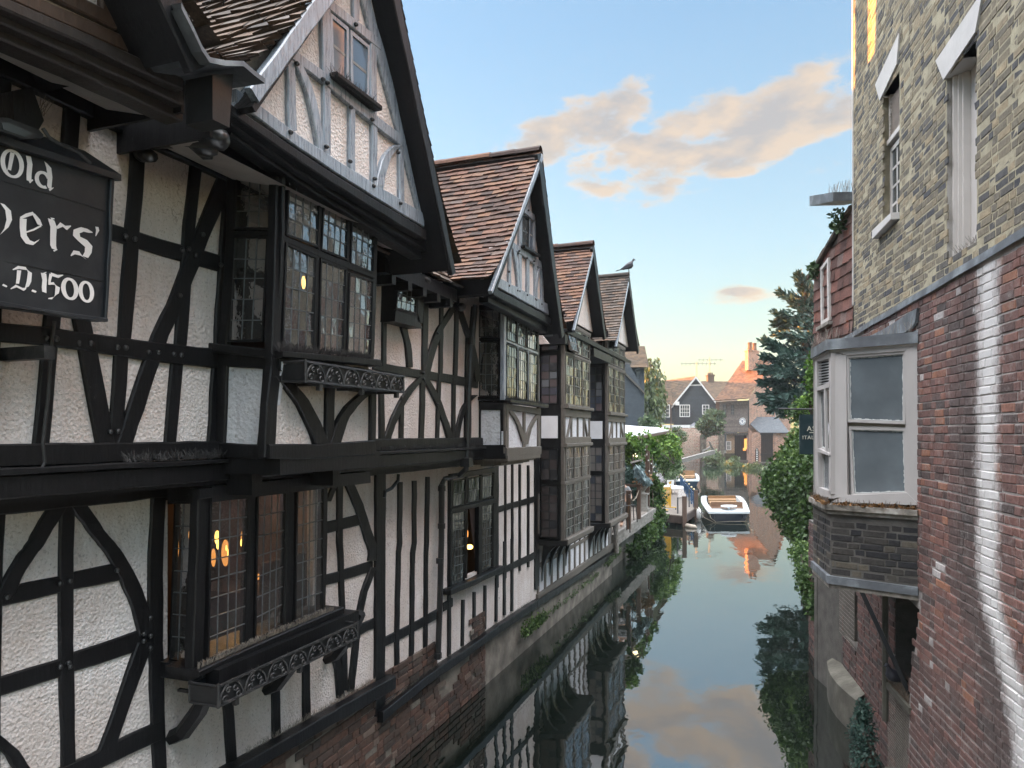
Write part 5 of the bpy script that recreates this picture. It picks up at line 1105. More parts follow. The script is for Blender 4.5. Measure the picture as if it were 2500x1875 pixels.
# ------------------------------------------------------------------ scrollwork window boxes
def planter(name, label, O, u0, u1, z, hgt, depth, n, lean=0, lug=3):
    """iron trough: floor, corner bars, top and bottom rails and a run of scrolls along the front"""
    t = thing(name, (O, (u0+u1)/2, z), label, 'window box', 'scrollwork iron window boxes')
    m = MB(); x0, x1 = O-depth, O
    for zz in (z, z+hgt): m.tube([(x1, u0, zz), (x1, u1, zz)], .010, 6); m.tube([(x0, u0, zz), (x1, u0, zz)], .009, 6); m.tube([(x0, u1, zz), (x1, u1, zz)], .009, 6); m.tube([(x0, u0, zz), (x0, u1, zz)], .008, 6)
    for u in (u0, u1): m.tube([(x1, u, z-.01), (x1, u, z+hgt+.015)], .010, 6); m.tube([(x0, u, z), (x0, u, z+hgt)], .008, 6)
    m.build('rails', M['iron'], t)
    m = MB(); m.box((x0, u0, z), (depth-.006, 0, 0), (0, u1-u0, 0), (0, 0, .012)); m.box((x1-.014, u0, z), (.006, 0, 0), (0, u1-u0, 0), (0, 0, hgt*.92)); m.box((x0, u0, z), (.006, 0, 0), (0, u1-u0, 0), (0, 0, hgt*.92)); m.box((x0, u0, z), (depth-.01, 0, 0), (0, .006, 0), (0, 0, hgt*.9)); m.build('trough', M['black_paint'], t)
    m = MB(); w = (u1-u0)/n
    for k in range(n):
        cu = u0+w*(k+.5)
        m.tube([(x1+.004, cu+w*.47*math.cos(a), z+hgt*.03+hgt*.93*math.sin(a)) for a in [math.pi*i/14 for i in range(15)]], .006, 6)
        for su, sz, r_, sg_ in [(-.27, .22, .13, 1), (.27, .22, .13, -1), (-.14, .60, .12, 1), (.14, .60, .12, -1)]:
            m.tube([(x1+.006, cu+w*su+w*r_*(1-.065*i)*math.cos(sg_*(.6+i*.55)), z+hgt*sz+hgt*r_*1.5*(1-.065*i)*math.sin(sg_*(.6+i*.55))) for i in range(13)], .005, 5)
    m.build('scrolls', M['iron'], t)
    m = MB()
    for k in range(lug): u = lerp(u0+.15, u1-.1, k/max(1, lug-1)); m.box((x1-.03, u, z-.05), (.03, 0, 0), (0, .03, 0), (0, 0, .05)); m.box((x0-.25, u, z-.02), (depth+.22, 0, 0), (0, .025, 0), (0, 0, .018))
    m.build('lug', M['iron'], t)
    m = MB(); spikes(m, [(x1-.06, u0+.03, z+.01), (x1-.06, u1-.03, z+.01)], int(160*(u1-u0)), .09, .9, .0013); m.build('bird_spikes', M['spike'], t)
    return t
pb = wall_at(-2.72); a, b, c = pb.hit(F_(775, 262)), pb.hit(F_(1532, 382)), pb.hit(F_(775, 412))
planter('window_box', 'iron window box of round scrolls under the upper bay window, its end past the bay', -2.72, a.y, b.y, (c.z+pb.hit(F_(1530, 495)).z)/2, (a.z-c.z), .18, 6)
X3 = View(420, 1480, 480)
pg = wall_at(-3.14); a, b, c = pg.hit(X3(520, 905)), pg.hit(X3(2085, 175)), pg.hit(X3(520, 1130))
planter('window_box', 'iron window box of scrolls hung low under the ground floor bay, full of wire spikes', -3.14, a.y, b.y, c.z, (a.z-c.z), .22, 7)
# ------------------------------------------------------------------ right bank: the brick building
N_ = View(1900, 600, 600); O_ = View(1900, 1000, 600); P_ = View(1900, 1425, 600); R_ = View(1900, 0, 600); Q_ = View(1960, 1400, 300); L_ = View(1500, 750, 550); MM = View(1500, 1050, 500); T_ = View(1500, 1000, 250); U_ = View(1680, 1000, 250); V_ = View(1550, 1150, 300)
def cam2w(X, t, z=0): return CR*X+CF*t+UP*z
RO = cam2w(3.61, 6.3); RE = (CR*.216+CF).normalized(); RN = RE.cross(UP); RN = RN if RN.x < 0 else -RN
PR = Plane(RO, RN); PY = PR.off(-.10)
def rp(a, z, off=0): return RO+RE*a+RN*off+UP*z
def ra(p): return (p-RO).dot(RE)
bld = thing('brick_building', tuple(rp(1, 0)), 'tall yellow brick building over an old red brick wall, bay window hung above the water', 'building'); bp = bld
AE = ra(PY.hit((2085, 600)))                      # far corner
ZF = PR.hit(N_(1270, 440)).z                     # lead flashing between the two brickworks
ZF1, ZF0 = PR.hit(N_(760, 740)).z, PR.hit(N_(2100, -60)).z
AF1, AF0 = ra(PR.hit(N_(760, 740))), ra(PR.hit(N_(2100, -60)))
def zf(a): return lerp(ZF0, ZF1, (a-AF0)/(AF1-AF0))
print('flash', ZF1-H, ZF0-H, AF1, AF0, 'corner', AE)
# red wall, with a ragged left edge under the bay and a pale washed stripe down it
edge = [(P_(1292, 60)), (P_(1250, 500)), (P_(1190, 900)), (P_(1178, 1659)), (P_(1170, 2100))]
ed = [(ra(PR.hit(p)), PR.hit(p).z) for p in edge]
def edge_a(z):
    if z > ed[0][1]: return 9
    for i in range(len(ed)-1):
        if z >= ed[i+1][1]: return lerp(ed[i+1][0], ed[i][0], (z-ed[i+1][1])/(ed[i][1]-ed[i+1][1]))
    return ed[-1][0]
st = [(ra(PR.hit(p)), PR.hit(p).z) for p in (N_(1900, 150), N_(1900, 800), O_(1890, 0), O_(1890, 900), P_(1900, 0), P_(1960, 300), P_(2150, 1000), P_(2250, 1600))]
def stripe(z):
    for i in range(len(st)-1):
        if st[i+1][1] <= z <= st[i][1]: return lerp(st[i+1][0], st[i][0], (z-st[i+1][1])/(st[i][1]-st[i+1][1]))
    return st[0][0] if z > st[0][1] else st[-1][0]
A0 = -3.6
def red_tint(a, z):
    a += A0; d = abs(a-stripe(z))
    if d < .08 and random.random() < .45: return random.uniform(.81, .9)
    sd = a-stripe(z)
    t = min(.76, max(.02, random.gauss(.42, .19)))
    if 0 < sd < .75 and z < H+.5: t = min(.5, t*.62)          # darker, sootier band beside the stripe
    if z < 1.5: t *= .75
    if random.random() < .03: t = random.uniform(.8, .86)
    return t
# the pale washed stain and the sooty band beside it belong to the wall: they follow its face
def stain(name):
    mt = M[name]; nt = mt.node_tree; b = next(n for n in nt.nodes if n.type == 'BSDF_PRINCIPLED'); src = b.inputs['Base Color'].links[0].from_socket
    tc = nt.nodes.new('ShaderNodeTexCoord'); dn = nt.nodes.new('ShaderNodeVectorMath'); dn.operation = 'DOT_PRODUCT'; nt.links.new(tc.outputs['Object'], dn.inputs[0]); dn.inputs[1].default_value = RE
    a_ = mathn(nt, 'ADD', dn.outputs['Value'], 1.0); sp = nt.nodes.new('ShaderNodeSeparateXYZ'); nt.links.new(tc.outputs['Object'], sp.inputs[0])
    zs_ = sorted((z, a) for a, z in st); cen = ramp(nt, mathn(nt, 'DIVIDE', sp.outputs[2], 6.0), [(max(0, z/6), ((a+3)/4,)*3) for z, a in zs_])
    d = mathn(nt, 'SUBTRACT', a_, mathn(nt, 'SUBTRACT', mathn(nt, 'MULTIPLY', cen, 4.0), 3.0))
    n1 = noise_n(nt, tc.outputs['Object'], 9, 6, .7); n2 = noise_n(nt, tc.outputs['Object'], 42, 5, .75)
    w = mathn(nt, 'ADD', mathn(nt, 'ABSOLUTE', d, 0), mathn(nt, 'MULTIPLY', mathn(nt, 'SUBTRACT', n1, .5), .34)); w = mathn(nt, 'ADD', w, mathn(nt, 'MULTIPLY', mathn(nt, 'SUBTRACT', n2, .5), .16))
    wh = ramp(nt, w, [(.05, (.92, .92, .92)), (.13, (.55, .55, .55)), (.22, (0, 0, 0))])
    sootm = ramp(nt, mathn(nt, 'ADD', d, mathn(nt, 'MULTIPLY', mathn(nt, 'SUBTRACT', n1, .5), .3)), [(.10, (0, 0, 0)), (.2, (.55, .55, .55)), (.45, (.55, .55, .55)), (.7, (0, 0, 0))])
    eff = ramp(nt, mathn(nt, 'ADD', mathn(nt, 'MULTIPLY', n1, .6), mathn(nt, 'MULTIPLY', n2, .4)), [(.52, (0, 0, 0)), (.66, (.42, .42, .42))])
    col = mixc(nt, sootm, src, (.075, .062, .06)); col = mixc(nt, eff, col, (.40, .375, .36)); col = mixc(nt, wh, col, (.66, .645, .64)); nt.links.new(col, b.inputs['Base Color'])
M['mortar_red'] = plain('red_wall_mortar', (.33, .30, .285), .9, .3, 9, .6, 60)
M['brick_old'] = brick_geo_mat('weathered_red_brick', RED, (.12, .095, .09)); stain('brick_old'); stain('mortar_red')
m = MB(); bricks(m, rp(A0, 0, 0), RE, RN, AE-A0, 0, H+2.3, inside=lambda a, z: z < zf(a+A0)-.05 and a+A0 < edge_a(z), L_=.20, h=.066, joint=.008, out=.010, rag=.0025, tint=red_tint)
wl = m.build('lower_wall', M['brick_old'], bp)
m = MB(); n_ = 24
for i in range(n_):
    z0, z1 = lerp(-.5, ZF0+.6, i/n_), lerp(-.5, ZF0+.6, (i+1)/n_)
    zt1 = z1
    ea, eb = min(edge_a(z0), AE), min(edge_a(z1), AE)
    q = [rp(A0, z0), rp(ea, z0), rp(eb, z1), rp(A0, z1)]
    q[2].z = min(q[2].z, zf(eb)-.03); q[3].z = min(q[3].z, zf(A0)-.03)
    if q[3].z > z0 and q[2].z > z0: slab(m, q, RN, .004, -.3)
m.build('mortar_bed', M['mortar_red'], wl)
# flashing
m = MB(); pts = [rp(lerp(A0, AE+.05, i/14), zf(lerp(A0, AE+.05, i/14))+jit(.006)) for i in range(15)]
for i in range(14): a, b = pts[i], pts[i+1]; m.quad(a+RN*.03-UP*.05, b+RN*.03-UP*.05, b+RN*.025+UP*.012, a+RN*.025+UP*.012); m.quad(a+RN*.025+UP*.012, b+RN*.025+UP*.012, b-RN*.1+UP*.05, a-RN*.1+UP*.05)
m.build('lead_flashing', M['lead'], bp)
# yellow wall above, with its openings
ZT = H+7.0
wins = {}
def opening(nm, pts, vw):
    h = [PY.hit(vw(*p)) for p in pts]; a = [ra(p) for p in h]; z = [p.z for p in h]; wins[nm] = (min(a), max(a), min(z), max(z)); return wins[nm]
w1 = (ra(PY.hit((2197, 400))), ra(PY.hit((2155, 400))), PY.hit((2172, 560)).z, PY.hit((2172, 212)).z)
w2 = (ra(PY.hit((2386, 400))), ra(PY.hit((2312, 400))), PY.hit((2316, 640)).z, PY.hit((2345, 142)).z)
print('w1', w1, 'w2', w2)
A1 = -2.6
def yin(a, z):
    a += A1
    if z < zf(a)+.04: return False
    for w in (w1, w2):
        if w[0] < a < w[1] and w[2] < z < w[3]: return False
    return True
m = MB(); bricks(m, rp(A1, 0, -.10), RE, RN, AE-A1, 0, ZT, inside=yin, L_=.19, h=.066, joint=.0085, out=.005, rag=.0025, tint=lambda a, z: min(1, max(0, random.gauss(.5, .30))))
yo = m.build('upper_wall', M['brick_yellow'], bp)
m = MB(); us = sorted({A1, AE, w1[0], w1[1], w2[0], w2[1]}); zs = sorted({H+1.0, ZT, w1[2], w1[3], w2[2], w2[3]})
for i in range(len(us)-1):
    for j in range(len(zs)-1):
        a, z = (us[i]+us[i+1])/2, (zs[j]+zs[j+1])/2
        if any(w[0] < a < w[1] and w[2] < z < w[3] for w in (w1, w2)): continue
        slab(m, [rp(us[i], zs[j], -.10), rp(us[i+1], zs[j], -.10), rp(us[i+1], zs[j+1], -.10), rp(us[i], zs[j+1], -.10)], RN, .003, -.22)
m.box(rp(AE-.22, 0, -.32), RE*.22, RN*-4, UP*ZT)
m.box(rp(A1, ZT-.3, -.1), RE*(AE-A1), RN*-5, UP*.3)
m.build('mortar_bed', M['mortar_yellow'], yo)
m = MB(); a, b = rp(AE, 0, -.09), rp(AE+.03, 0, -.09); slab(m, [rp(AE, H+1.6, -.09), rp(AE+.03, H+1.6, -.09), rp(AE+.03, ZT, -.09), rp(AE, ZT, -.09)], RN, .006, -.2); m.build('corner_strip', M['cream'], bp)
# lintels: flared painted brick heads
for vw, pts in ((R_, [(890, 760), (1108, 290), (1084, 575), (930, 905)]), (R_, [(1440, 545), (1870, -90), (1800, 285), (1510, 718)])):
    m = MB(); slab(m, [PY.hit(vw(*p)) for p in pts], RN, .022, -.36); m.build('lintel', M['lintel'], bp)
# narrow far window: frame, louvre, sash
dp = -.24
def yq(a0, a1, z0, z1, off): return [rp(a1, z1, off), rp(a0, z1, off), rp(a0, z0, off), rp(a1, z0, off)]
def reveal(w, dep, mat, name='reveal'):
    m = MB(); a0, a1, z0, z1 = w
    m.quad(rp(a1, z0, -.1), rp(a1, z1, -.1), rp(a1, z1, dep), rp(a1, z0, dep)); m.quad(rp(a0, z0, -.1), rp(a0, z0, dep), rp(a0, z1, dep), rp(a0, z1, -.1))
    m.quad(rp(a0, z1, -.1), rp(a0, z1, dep), rp(a1, z1, dep), rp(a1, z1, -.1)); m.quad(rp(a0, z0, -.1), rp(a1, z0, -.1), rp(a1, z0, dep), rp(a0, z0, dep))
    return m.build(name, M[mat], bp)
reveal(w1, dp, 'mortar_yellow'); h1 = w1[3]-w1[2]
zl = w1[2]+h1*.66
wo = window(bp, None, yq(w1[0], w1[1], w1[2]+.06, zl-.06, dp+.06), 3, 4, frame=.05, came=.025, mat='cream', cmat='cream', glass='glass_far', tilt=.01)
m = MB()
for k in range(12): z = lerp(zl+.05, w1[3]-.08, k/11); slab(m, [rp(w1[0]+.06, z, dp+.05), rp(w1[1]-.06, z, dp+.05), rp(w1[1]-.06, z+.012, dp+.075), rp(w1[0]+.06, z+.012, dp+.075)], RN, .012, 0)
slab(m, yq(w1[0], w1[1], zl-.02, zl+.03, dp), RN, .10, 0)
for a in (w1[0]+.03, w1[1]-.03): slab(m, [rp(a-.03, zl, dp), rp(a+.03, zl, dp), rp(a+.03, w1[3], dp), rp(a-.03, w1[3], dp)], RN, .08, 0)
m.build('louvre', M['cream'], bp)
m = MB(); slab(m, yq(w1[0], w1[1], w1[2], w1[3], dp-.02), RN, .02, 0); m.build('dark_back', M['dark_void'], bp)
m = MB(); slab(m, [PY.hit(p) for p in [(2146, 562), (2193, 518), (2193, 534), (2146, 583)]], RN, .07, -.15); m.build('window_sill', M['lintel'], bp)
# near opening, boarded
reveal(w2, -.34, 'cream')
m = MB(); a0, a1, z0, z1 = w2
slab(m, yq(a0, a1, z0, z1, -.33), RN, .01, -.02); m.build('boarding', M['bay_paint'], bp)
m = MB()
for k, (d, o) in enumerate(((.0, .0), (.045, -.03), (.085, -.055))): slab(m, yq(a1-d*.6-.026, a1-d*.6, z0, z1, -.17+o), RN, .03, -.1)
slab(m, yq(a1-.30, a1-.08, z0+.06, z1, -.27), RN, .02, -.05)
m.build('window_frame', M['cream'], bp)
m = MB(); spikes(m, [rp(a0+.03, z0, -.15), rp(a1-.1, z0, -.15)], 70, .12, .9, .0015); m.build('bird_spikes', M['spike'], bp)
# ---------------- the bay
C0, C1 = cam2w(3.61, 6.3), cam2w(3.06, 6.82); C2 = C1+(CR*.216+CF).normalized()*.80; C3 = C2+RN*-.45
def fr(p, q): n = (q-p).cross(UP).normalized(); return n if n.dot(CAMP-p) > 0 else -n
PF = Plane(C1, fr(C1, C0)); PE = Plane(C1, fr(C1, C2)); nF, nE = PF.n, PE.n
zr0, zr1 = H+.80, H+.90                             # lead eaves
zs0 = PF.hit(O_(470, 855)).z; zb0 = PF.hit(O_(470, 1510)).z
print('bay', zs0-H, zb0-H)
def face(p, q, z0, z1): return [p+UP*z0, q+UP*z0, q+UP*z1, p+UP*z1]
bay = MB(); slab(bay, face(C1, C0, zs0, zr0), nF, -.10, -.14); slab(bay, face(C1, C2, zs0, zr0), nE, -.10, -.14); bay.quad(*face(C2, C3, zs0, zr0))
bo = bay.build('bay_window', M['bay_paint'], bp)
m = MB()
def bpost(pl, pts, f0=0, b=-.05): slab(m, [pl.hit(p) for p in pts], pl.n, f0, b)
bpost(PF, [N_(472, 960), N_(612, 985), O_(622, 780), O_(476, 800)], .0)
bpost(PF, [N_(1140, 940), N_(1250, 880), O_(1270, 850), O_(1155, 830)], .0); bpost(PF, [N_(470, 930), N_(1255, 870), N_(1140, 945), N_(610, 985)], .0)
bpost(PF, [O_(600, 770), O_(1160, 750), O_(1270, 860), O_(480, 830)], .006)
bpost(PE, [N_(330, 1020), N_(345, 1020), O_(360, 700), O_(332, 720)], 0); bpost(PE, [N_(455, 985), N_(475, 960), O_(475, 760), O_(455, 760)], .0); bpost(PE, [N_(335, 1010), N_(470, 955), N_(458, 1010), N_(340, 1045)], 0)
bpost(PE, [N_(335, 1275), N_(470, 1225), N_(470, 1270), N_(335, 1310)], .0); bpost(PE, [O_(365, 350), O_(470, 395), O_(470, 415), O_(360, 375)], .01); bpost(PE, [O_(340, 690), O_(470, 740), O_(470, 800), O_(340, 760)], 0)
m.build('bay_frame', M['bay_paint'], bo)
m = MB()
for k in range(9):
    y0 = lerp(1050, 1250, k/8); bpost(PE, [N_(343, y0), N_(452, y0-32), N_(452, y0-18), N_(343, y0-12)], -.02, -.04)
m.build('louvre', M['grey_louvre'], bo)
m = MB(); bpost(PE, [N_(340, 1030), N_(458, 1000), N_(458, 1250), N_(340, 1285)], -.045, -.048); m.build('louvre_back', M['dark_void'], bo)
def sash(pl, quad, vw, fr_, mat='glass_white', nm='sash', bar=0):
    q = [pl.hit(vw[i](*quad[i])) for i in range(4)]
    return window(bo, None, q, 2 if bar else 1, 1, frame=fr_, came=.02, mat='bay_paint', cmat='bay_paint', glass=mat, tilt=0, name=nm, sunk=.02, fdepth=-.01)
def inset(nm, pl, pts, d, wid, mat):
    q = [pl.hit(p) for p in pts]; c = sum(q, Vector())/4; m = MB(); inn = [p+(c-p).normalized()*wid*1.4 for p in q]
    for a in range(4): b = (a+1) % 4; slab(m, [q[a], q[b], inn[b], inn[a]], pl.n, d, d-.03)
    o = m.build(nm, M['bay_paint'], bo)
    m = MB(); slab(m, inn, pl.n, d-.018, d-.024); m.build('glass', M[mat], o)
    m = MB(); e = [p+(c-p).normalized()*.003 for p in inn]
    for a in range(4):
        b = (a+1) % 4; N2 = 14
        for k in range(N2):
            p, r_ = lerp(e[a], e[b], k/N2), lerp(e[a], e[b], (k+1)/N2); w0, w1_ = random.uniform(.003, .012), random.uniform(.003, .012); dd = ((c-(p+r_)/2)).normalized(); ax = (e[b]-e[a]).normalized(); dn = dd-ax*dd.dot(ax); dn.normalize()
            slab(m, [p, r_, r_+dn*w1_, p+dn*w0], pl.n, d-.015, d-.018)
    m.build('putty', M['putty'], o)
inset('sash', PF, [N_(612, 985), N_(1142, 945), O_(1140, 132), O_(620, 112)], -.012, .022, 'frosted')
inset('sash', PF, [O_(622, 150), O_(1142, 160), O_(1158, 775), O_(650, 790)], -.035, .028, 'frosted')
inset('sash', PE, [N_(345, 1300), N_(462, 1270), O_(465, 385), O_(362, 350)], -.02, .012, 'glass_far')
inset('sash', PE, [O_(360, 380), O_(465, 415), O_(465, 760), O_(365, 715)], -.035, .012, 'frosted')
m = MB(); slab(m, [PE.hit(N_(410, 1290)), PE.hit(N_(422, 1285)), PE.hit(O_(432, 375)), PE.hit(O_(420, 370))], nE, .0, -.02); m.build('glazing_bar', M['bay_paint'], bo)
# sill ledge with moss and wire
m = MB(); o2 = lambda p, n1, n2, d: p+n1*d+n2*d*.6
m1 = C1+(nF+nE).normalized()*.07
slab(m, [C0+nF*.05, m1, C2+nE*.05, C3, C0-nF*.1], UP, zs0+.005, zs0-.045); slab(m, [C0+nF*.02, C1+(nF+nE).normalized()*.04, C2+nE*.02, C3, C0-nF*.1], UP, zs0-.045, zs0-.085); m.build('sill', M['bay_rot'], bo)
m = MB(); spikes(m, [C0+nF*.03+UP*zs0, m1*.5+C1*.5+UP*zs0, C2+nE*.03+UP*zs0], 90, .07, .25, .0022); m.build('bird_spikes', M['rust'], bo)
m = MB()
for k in range(240):
    s = random.random(); p = lerp(C0, m1, s) if random.random() < .6 else lerp(m1, C2, random.random()); p = p+nF*random.uniform(-.03, .03)+UP*(zs0+.004); leaf(m, p, random.uniform(.012, .04), (0, 0, 1), random.random(), 1.4)
m.build('moss', M['dead'], bo)
# brick apron
def btint(a, z): return min(1, max(0, random.gauss(.30, .26)))
m = MB(); wF = (C0-C1).length; wE = (C2-C1).length
bricks(m, Vector((C1.x, C1.y, 0)), C0-C1, nF, wF-.03, zb0, zs0-.09, L_=.205, h=.070, joint=.009, out=.006, rag=.003, tint=btint, ups=UP) if False else None
def bricks_at(mb, p, q, n, z0, z1, **k):
    o = Vector((p.x, p.y, 0)); bricks(mb, o, q-p, n, (q-p).length, z0, z1, **k)
bricks_at(m, C1, C0, nF, zb0+.03, zs0-.085, L_=.205, h=.0655, joint=.010, out=.005, rag=.003, tint=btint); bricks_at(m, C1, C2, nE, zb0+.03, zs0-.085, L_=.205, h=.0655, joint=.010, out=.005, rag=.003, tint=btint)
ao = m.build('apron', M['brick_sooty'], bo)
m = MB(); slab(m, face(C1, C0, zb0, zs0-.04), nF, .001, -.1); slab(m, face(C1, C2, zb0, zs0-.04), nE, .001, -.1); slab(m, face(C2, C3, zb0, zs0-.04), (C3-C2).cross(UP).normalized(), 0, -.02); m.build('mortar_bed', M['mortar_dark'], ao)
m = MB(); mm = C1+(nF+nE).normalized()
slab(m, [C0+nF*.03, C1+(nF+nE).normalized()*.04, C2+nE*.03, C3, C0-nF*.2], UP, zb0+.02, zb0-.055); m.build('lead_skirt', M['lead'], bo)
m = MB(); slab(m, [C0+nF*.015, C1+(nF+nE).normalized()*.02, C2+nE*.015, C3, C0-nF*.2], UP, zb0-.058, zb0-.10); m.build('bottom_board', M['bay_rot'], bo)
# lead roof
m = MB(); ov = [C0+nF*.03, C1+(nF+nE).normalized()*.05, C2+nE*.03]
for i in range(2): a, b = ov[i], ov[i+1]; m.quad(a+UP*zr0, b+UP*zr0, b+UP*zr1, a+UP*zr1); m.quad(a+UP*zr0, a+UP*zr0-(nF if i == 0 else nE)*.08, b+UP*zr0-(nF if i == 0 else nE)*.08, b+UP*zr0)
top = [rp(.02, zr1+.10, -.02), rp(.6, zr1+.07, -.02), rp(1.5, zr1+.05, -.02)]
slab(m, [PR.hit(N_(*p)) for p in [(850, 812), (960, 760), (1080, 690), (1190, 615), (1286, 560), (1268, 690), (1230, 740), (1180, 775), (1100, 800)]], RN, .035, .0)
m.quad(ov[0]+UP*zr1, ov[1]+UP*zr1, top[1], top[0]); m.quad(ov[1]+UP*zr1, ov[2]+UP*zr1, top[2], top[1])
m.poly([ov[0]+UP*zr0, ov[0]+UP*zr1, top[0], rp(.0, zr0, 0)])
m.build('lead_roof', M['lead'], bo)
m = MB(); spikes(m, [ov[0]+UP*zr1-nF*.02, ov[1]+UP*zr1, ov[2]+UP*zr1], 70, .12, .45, .0016); m.build('bird_spikes', M['spike'], bo)
m = MB(); slab(m, face(C1, C0, zr0-.02, zr0+.01), nF, .012, -.03); slab(m, face(C1, C2, zr0-.02, zr0+.01), nE, .012, -.03); m.build('cornice', M['bay_paint'], bo)
# ---------------- below the bay: strut, recess, ledge with mesh, dirty wall beyond
PB = PR.off(-.06)
aR0, aR1 = ra(PR.hit(P_(1190, 900))), ra(PR.hit(P_(1000, 400))); aW = ra(PB.hit(P_(718, 300)))
m = MB(); bricks(m, rp(aR1, 0, -.06), RE, RN, 4.4, 0, zb0, inside=lambda a, z: not (aW < a+aR1 < aW+.75 and z > .9), L_=.205, h=.067, joint=.010, out=.008, rag=.005, tint=lambda a, z: min(.55, max(0, random.gauss(.25, .15))))
dw = m.build('dirty_wall', M['brick_red'], bp)
m = MB(); slab(m, [rp(aR1, -.5, -.06), rp(aW, -.5, -.06), rp(aW, zb0, -.06), rp(aR1, zb0, -.06)], RN, .002, -.5); slab(m, [rp(aW+.75, -.5, -.06), rp(aR1+4.4, -.5, -.06), rp(aR1+4.4, zb0, -.06), rp(aW+.75, zb0, -.06)], RN, .002, -.5)
slab(m, [rp(aW, -.5, -.06), rp(aW+.75, -.5, -.06), rp(aW+.75, .9, -.06), rp(aW, .9, -.06)], RN, .002, -.5)
slab(m, [rp(aR0-.3, -.5, -.5), rp(aR1+.2, -.5, -.5), rp(aR1+.2, zb0+.6, -.5), rp(aR0-.3, zb0+.6, -.5)], RN, .0, -.1); m.build('mortar_bed', M['mortar_dark'], dw)
zl0 = 1.0
m = MB(); slab(m, [rp(aR0-.05, zl0, .03), rp(aR1+.02, zl0, .03), rp(aR1+.02, zl0, -.5), rp(aR0-.05, zl0, -.5)], UP, .0, -.06); slab(m, [rp(aR0-.1, .05, .12), rp(aR0+.35, .05, .12), rp(aR0+.35, .05, -.3), rp(aR0-.1, .05, -.3)], UP, .22, -.4)
m.build('ledge', M['concrete'], bp)
m = MB(); slab(m, [rp(aR0-.02, .1, -.12), rp(aR1, .1, -.12), rp(aR1, zl0-.06, -.12), rp(aR0-.02, zl0-.06, -.12)], RN, .0, -.03); m.build('dark_board', M['timber'], bp)
m = MB(); a0, a1 = aR0, aR1+.05
for k in range(34): z = lerp(.1, zl0, k/33); m.tube([rp(a0, z, .0), rp(a1, z, .0)], .0016, 3, caps=False)
for k in range(26): a = lerp(a0, a1, k/25); m.tube([rp(a, .1, .0), rp(a, zl0, .0)], .0016, 3, caps=False)
m.build('wire_mesh', M['spike'], bp)
m = MB(); spikes(m, [rp(aR0, zl0, .0), rp(aR1, zl0, .0)], 130, .11, .8, .002); spikes(m, [rp(aR0, zl0, -.15), rp(aR1, zl0, -.15)], 160, .12, .8, .002); spikes(m, [rp(aR0, zl0, -.3), rp(aR1, zl0, -.3)], 160, .12, .8, .002); m.build('bird_spikes', M['rust'], bp)
m = MB(); a, b = C1+(C0-C1)*.35+UP*(zb0-.1)-nF*.05, rp(aR0+.15, zb0-1.15, -.08); d = (b-a); s = Vector((0, 0, .03)); m.tube([a, b], .028, 4); m.build('strut', M['black_paint'], bp)
m = MB(); m.tube([rp(aR1+.03, .6, .03), rp(aR1+.03, zb0-.1, .03)], .03, 8); m.build('pipe', M['concrete'], bp)
# far recess window with mesh and a curved concrete kerb
m = MB(); slab(m, [rp(aW, .9, -.35), rp(aW+.75, .9, -.35), rp(aW+.75, zb0, -.35), rp(aW, zb0, -.35)], RN, 0, -.03); m.build('recess_back', M['timber'], bp)
m = MB()
for k in range(22): z = lerp(.92, zb0-.1, k/21); m.tube([rp(aW, z, -.02), rp(aW+.75, z, -.02)], .0016, 3, caps=False)
for k in range(16): a = lerp(aW, aW+.75, k/15); m.tube([rp(a, .92, -.02), rp(a, zb0-.1, -.02)], .0016, 3, caps=False)
m.build('wire_mesh', M['spike'], bp)
m = MB()
for k in range(8):
    a, b = aW-.35+k*.18, aW-.35+(k+1)*.18; f = lambda x: .04+.10*math.sin(math.pi*min(1, max(0, (x-aW+.4)/1.6)))
    slab(m, [rp(a, -.4, f(a)), rp(b, -.4, f(b)), rp(b, .42, f(b)), rp(a, .42, f(a))], RN, 0, -.4); m.quad(rp(a, .42, f(a)), rp(b, .42, f(b)), rp(b, .50, -.05), rp(a, .50, -.05))
m.build('kerb', M['concrete'], bp)
# back volume of the building
m = MB(); m.box(rp(A0, 0, -4.5), RE*(AE-A0), RN*-.2, UP*ZT); m.box(rp(A0, 0, -.3), RE*.2, RN*-4.2, UP*ZT); m.build('rear_wall', M['mortar_yellow'], bp)
# ---------------- tile-hung house beyond
T0 = cam2w(4.262, 8.85)+RE*.02; T1 = cam2w(.4258*10.2, 10.2); TE = (T1-T0).normalized(); TN = fr(T0, T1); PT = Plane(T0, TN)
hung = thing('tile_hung_house', tuple((T0+T1)/2), 'small house hung with red clay tiles between the yellow brickwork and the conifer', 'house')
zh1, zh0 = PT.hit((1990, 668)).z, PT.hit((2082, 512)).z
m = MB(); q = lambda p, z: p+UP*z
tiles(m, q(T0, H+.2), q(T1, H+.2), q(T0, zh0), q(T1, zh0), TN, gauge=.145, tw=.17, th=.012)
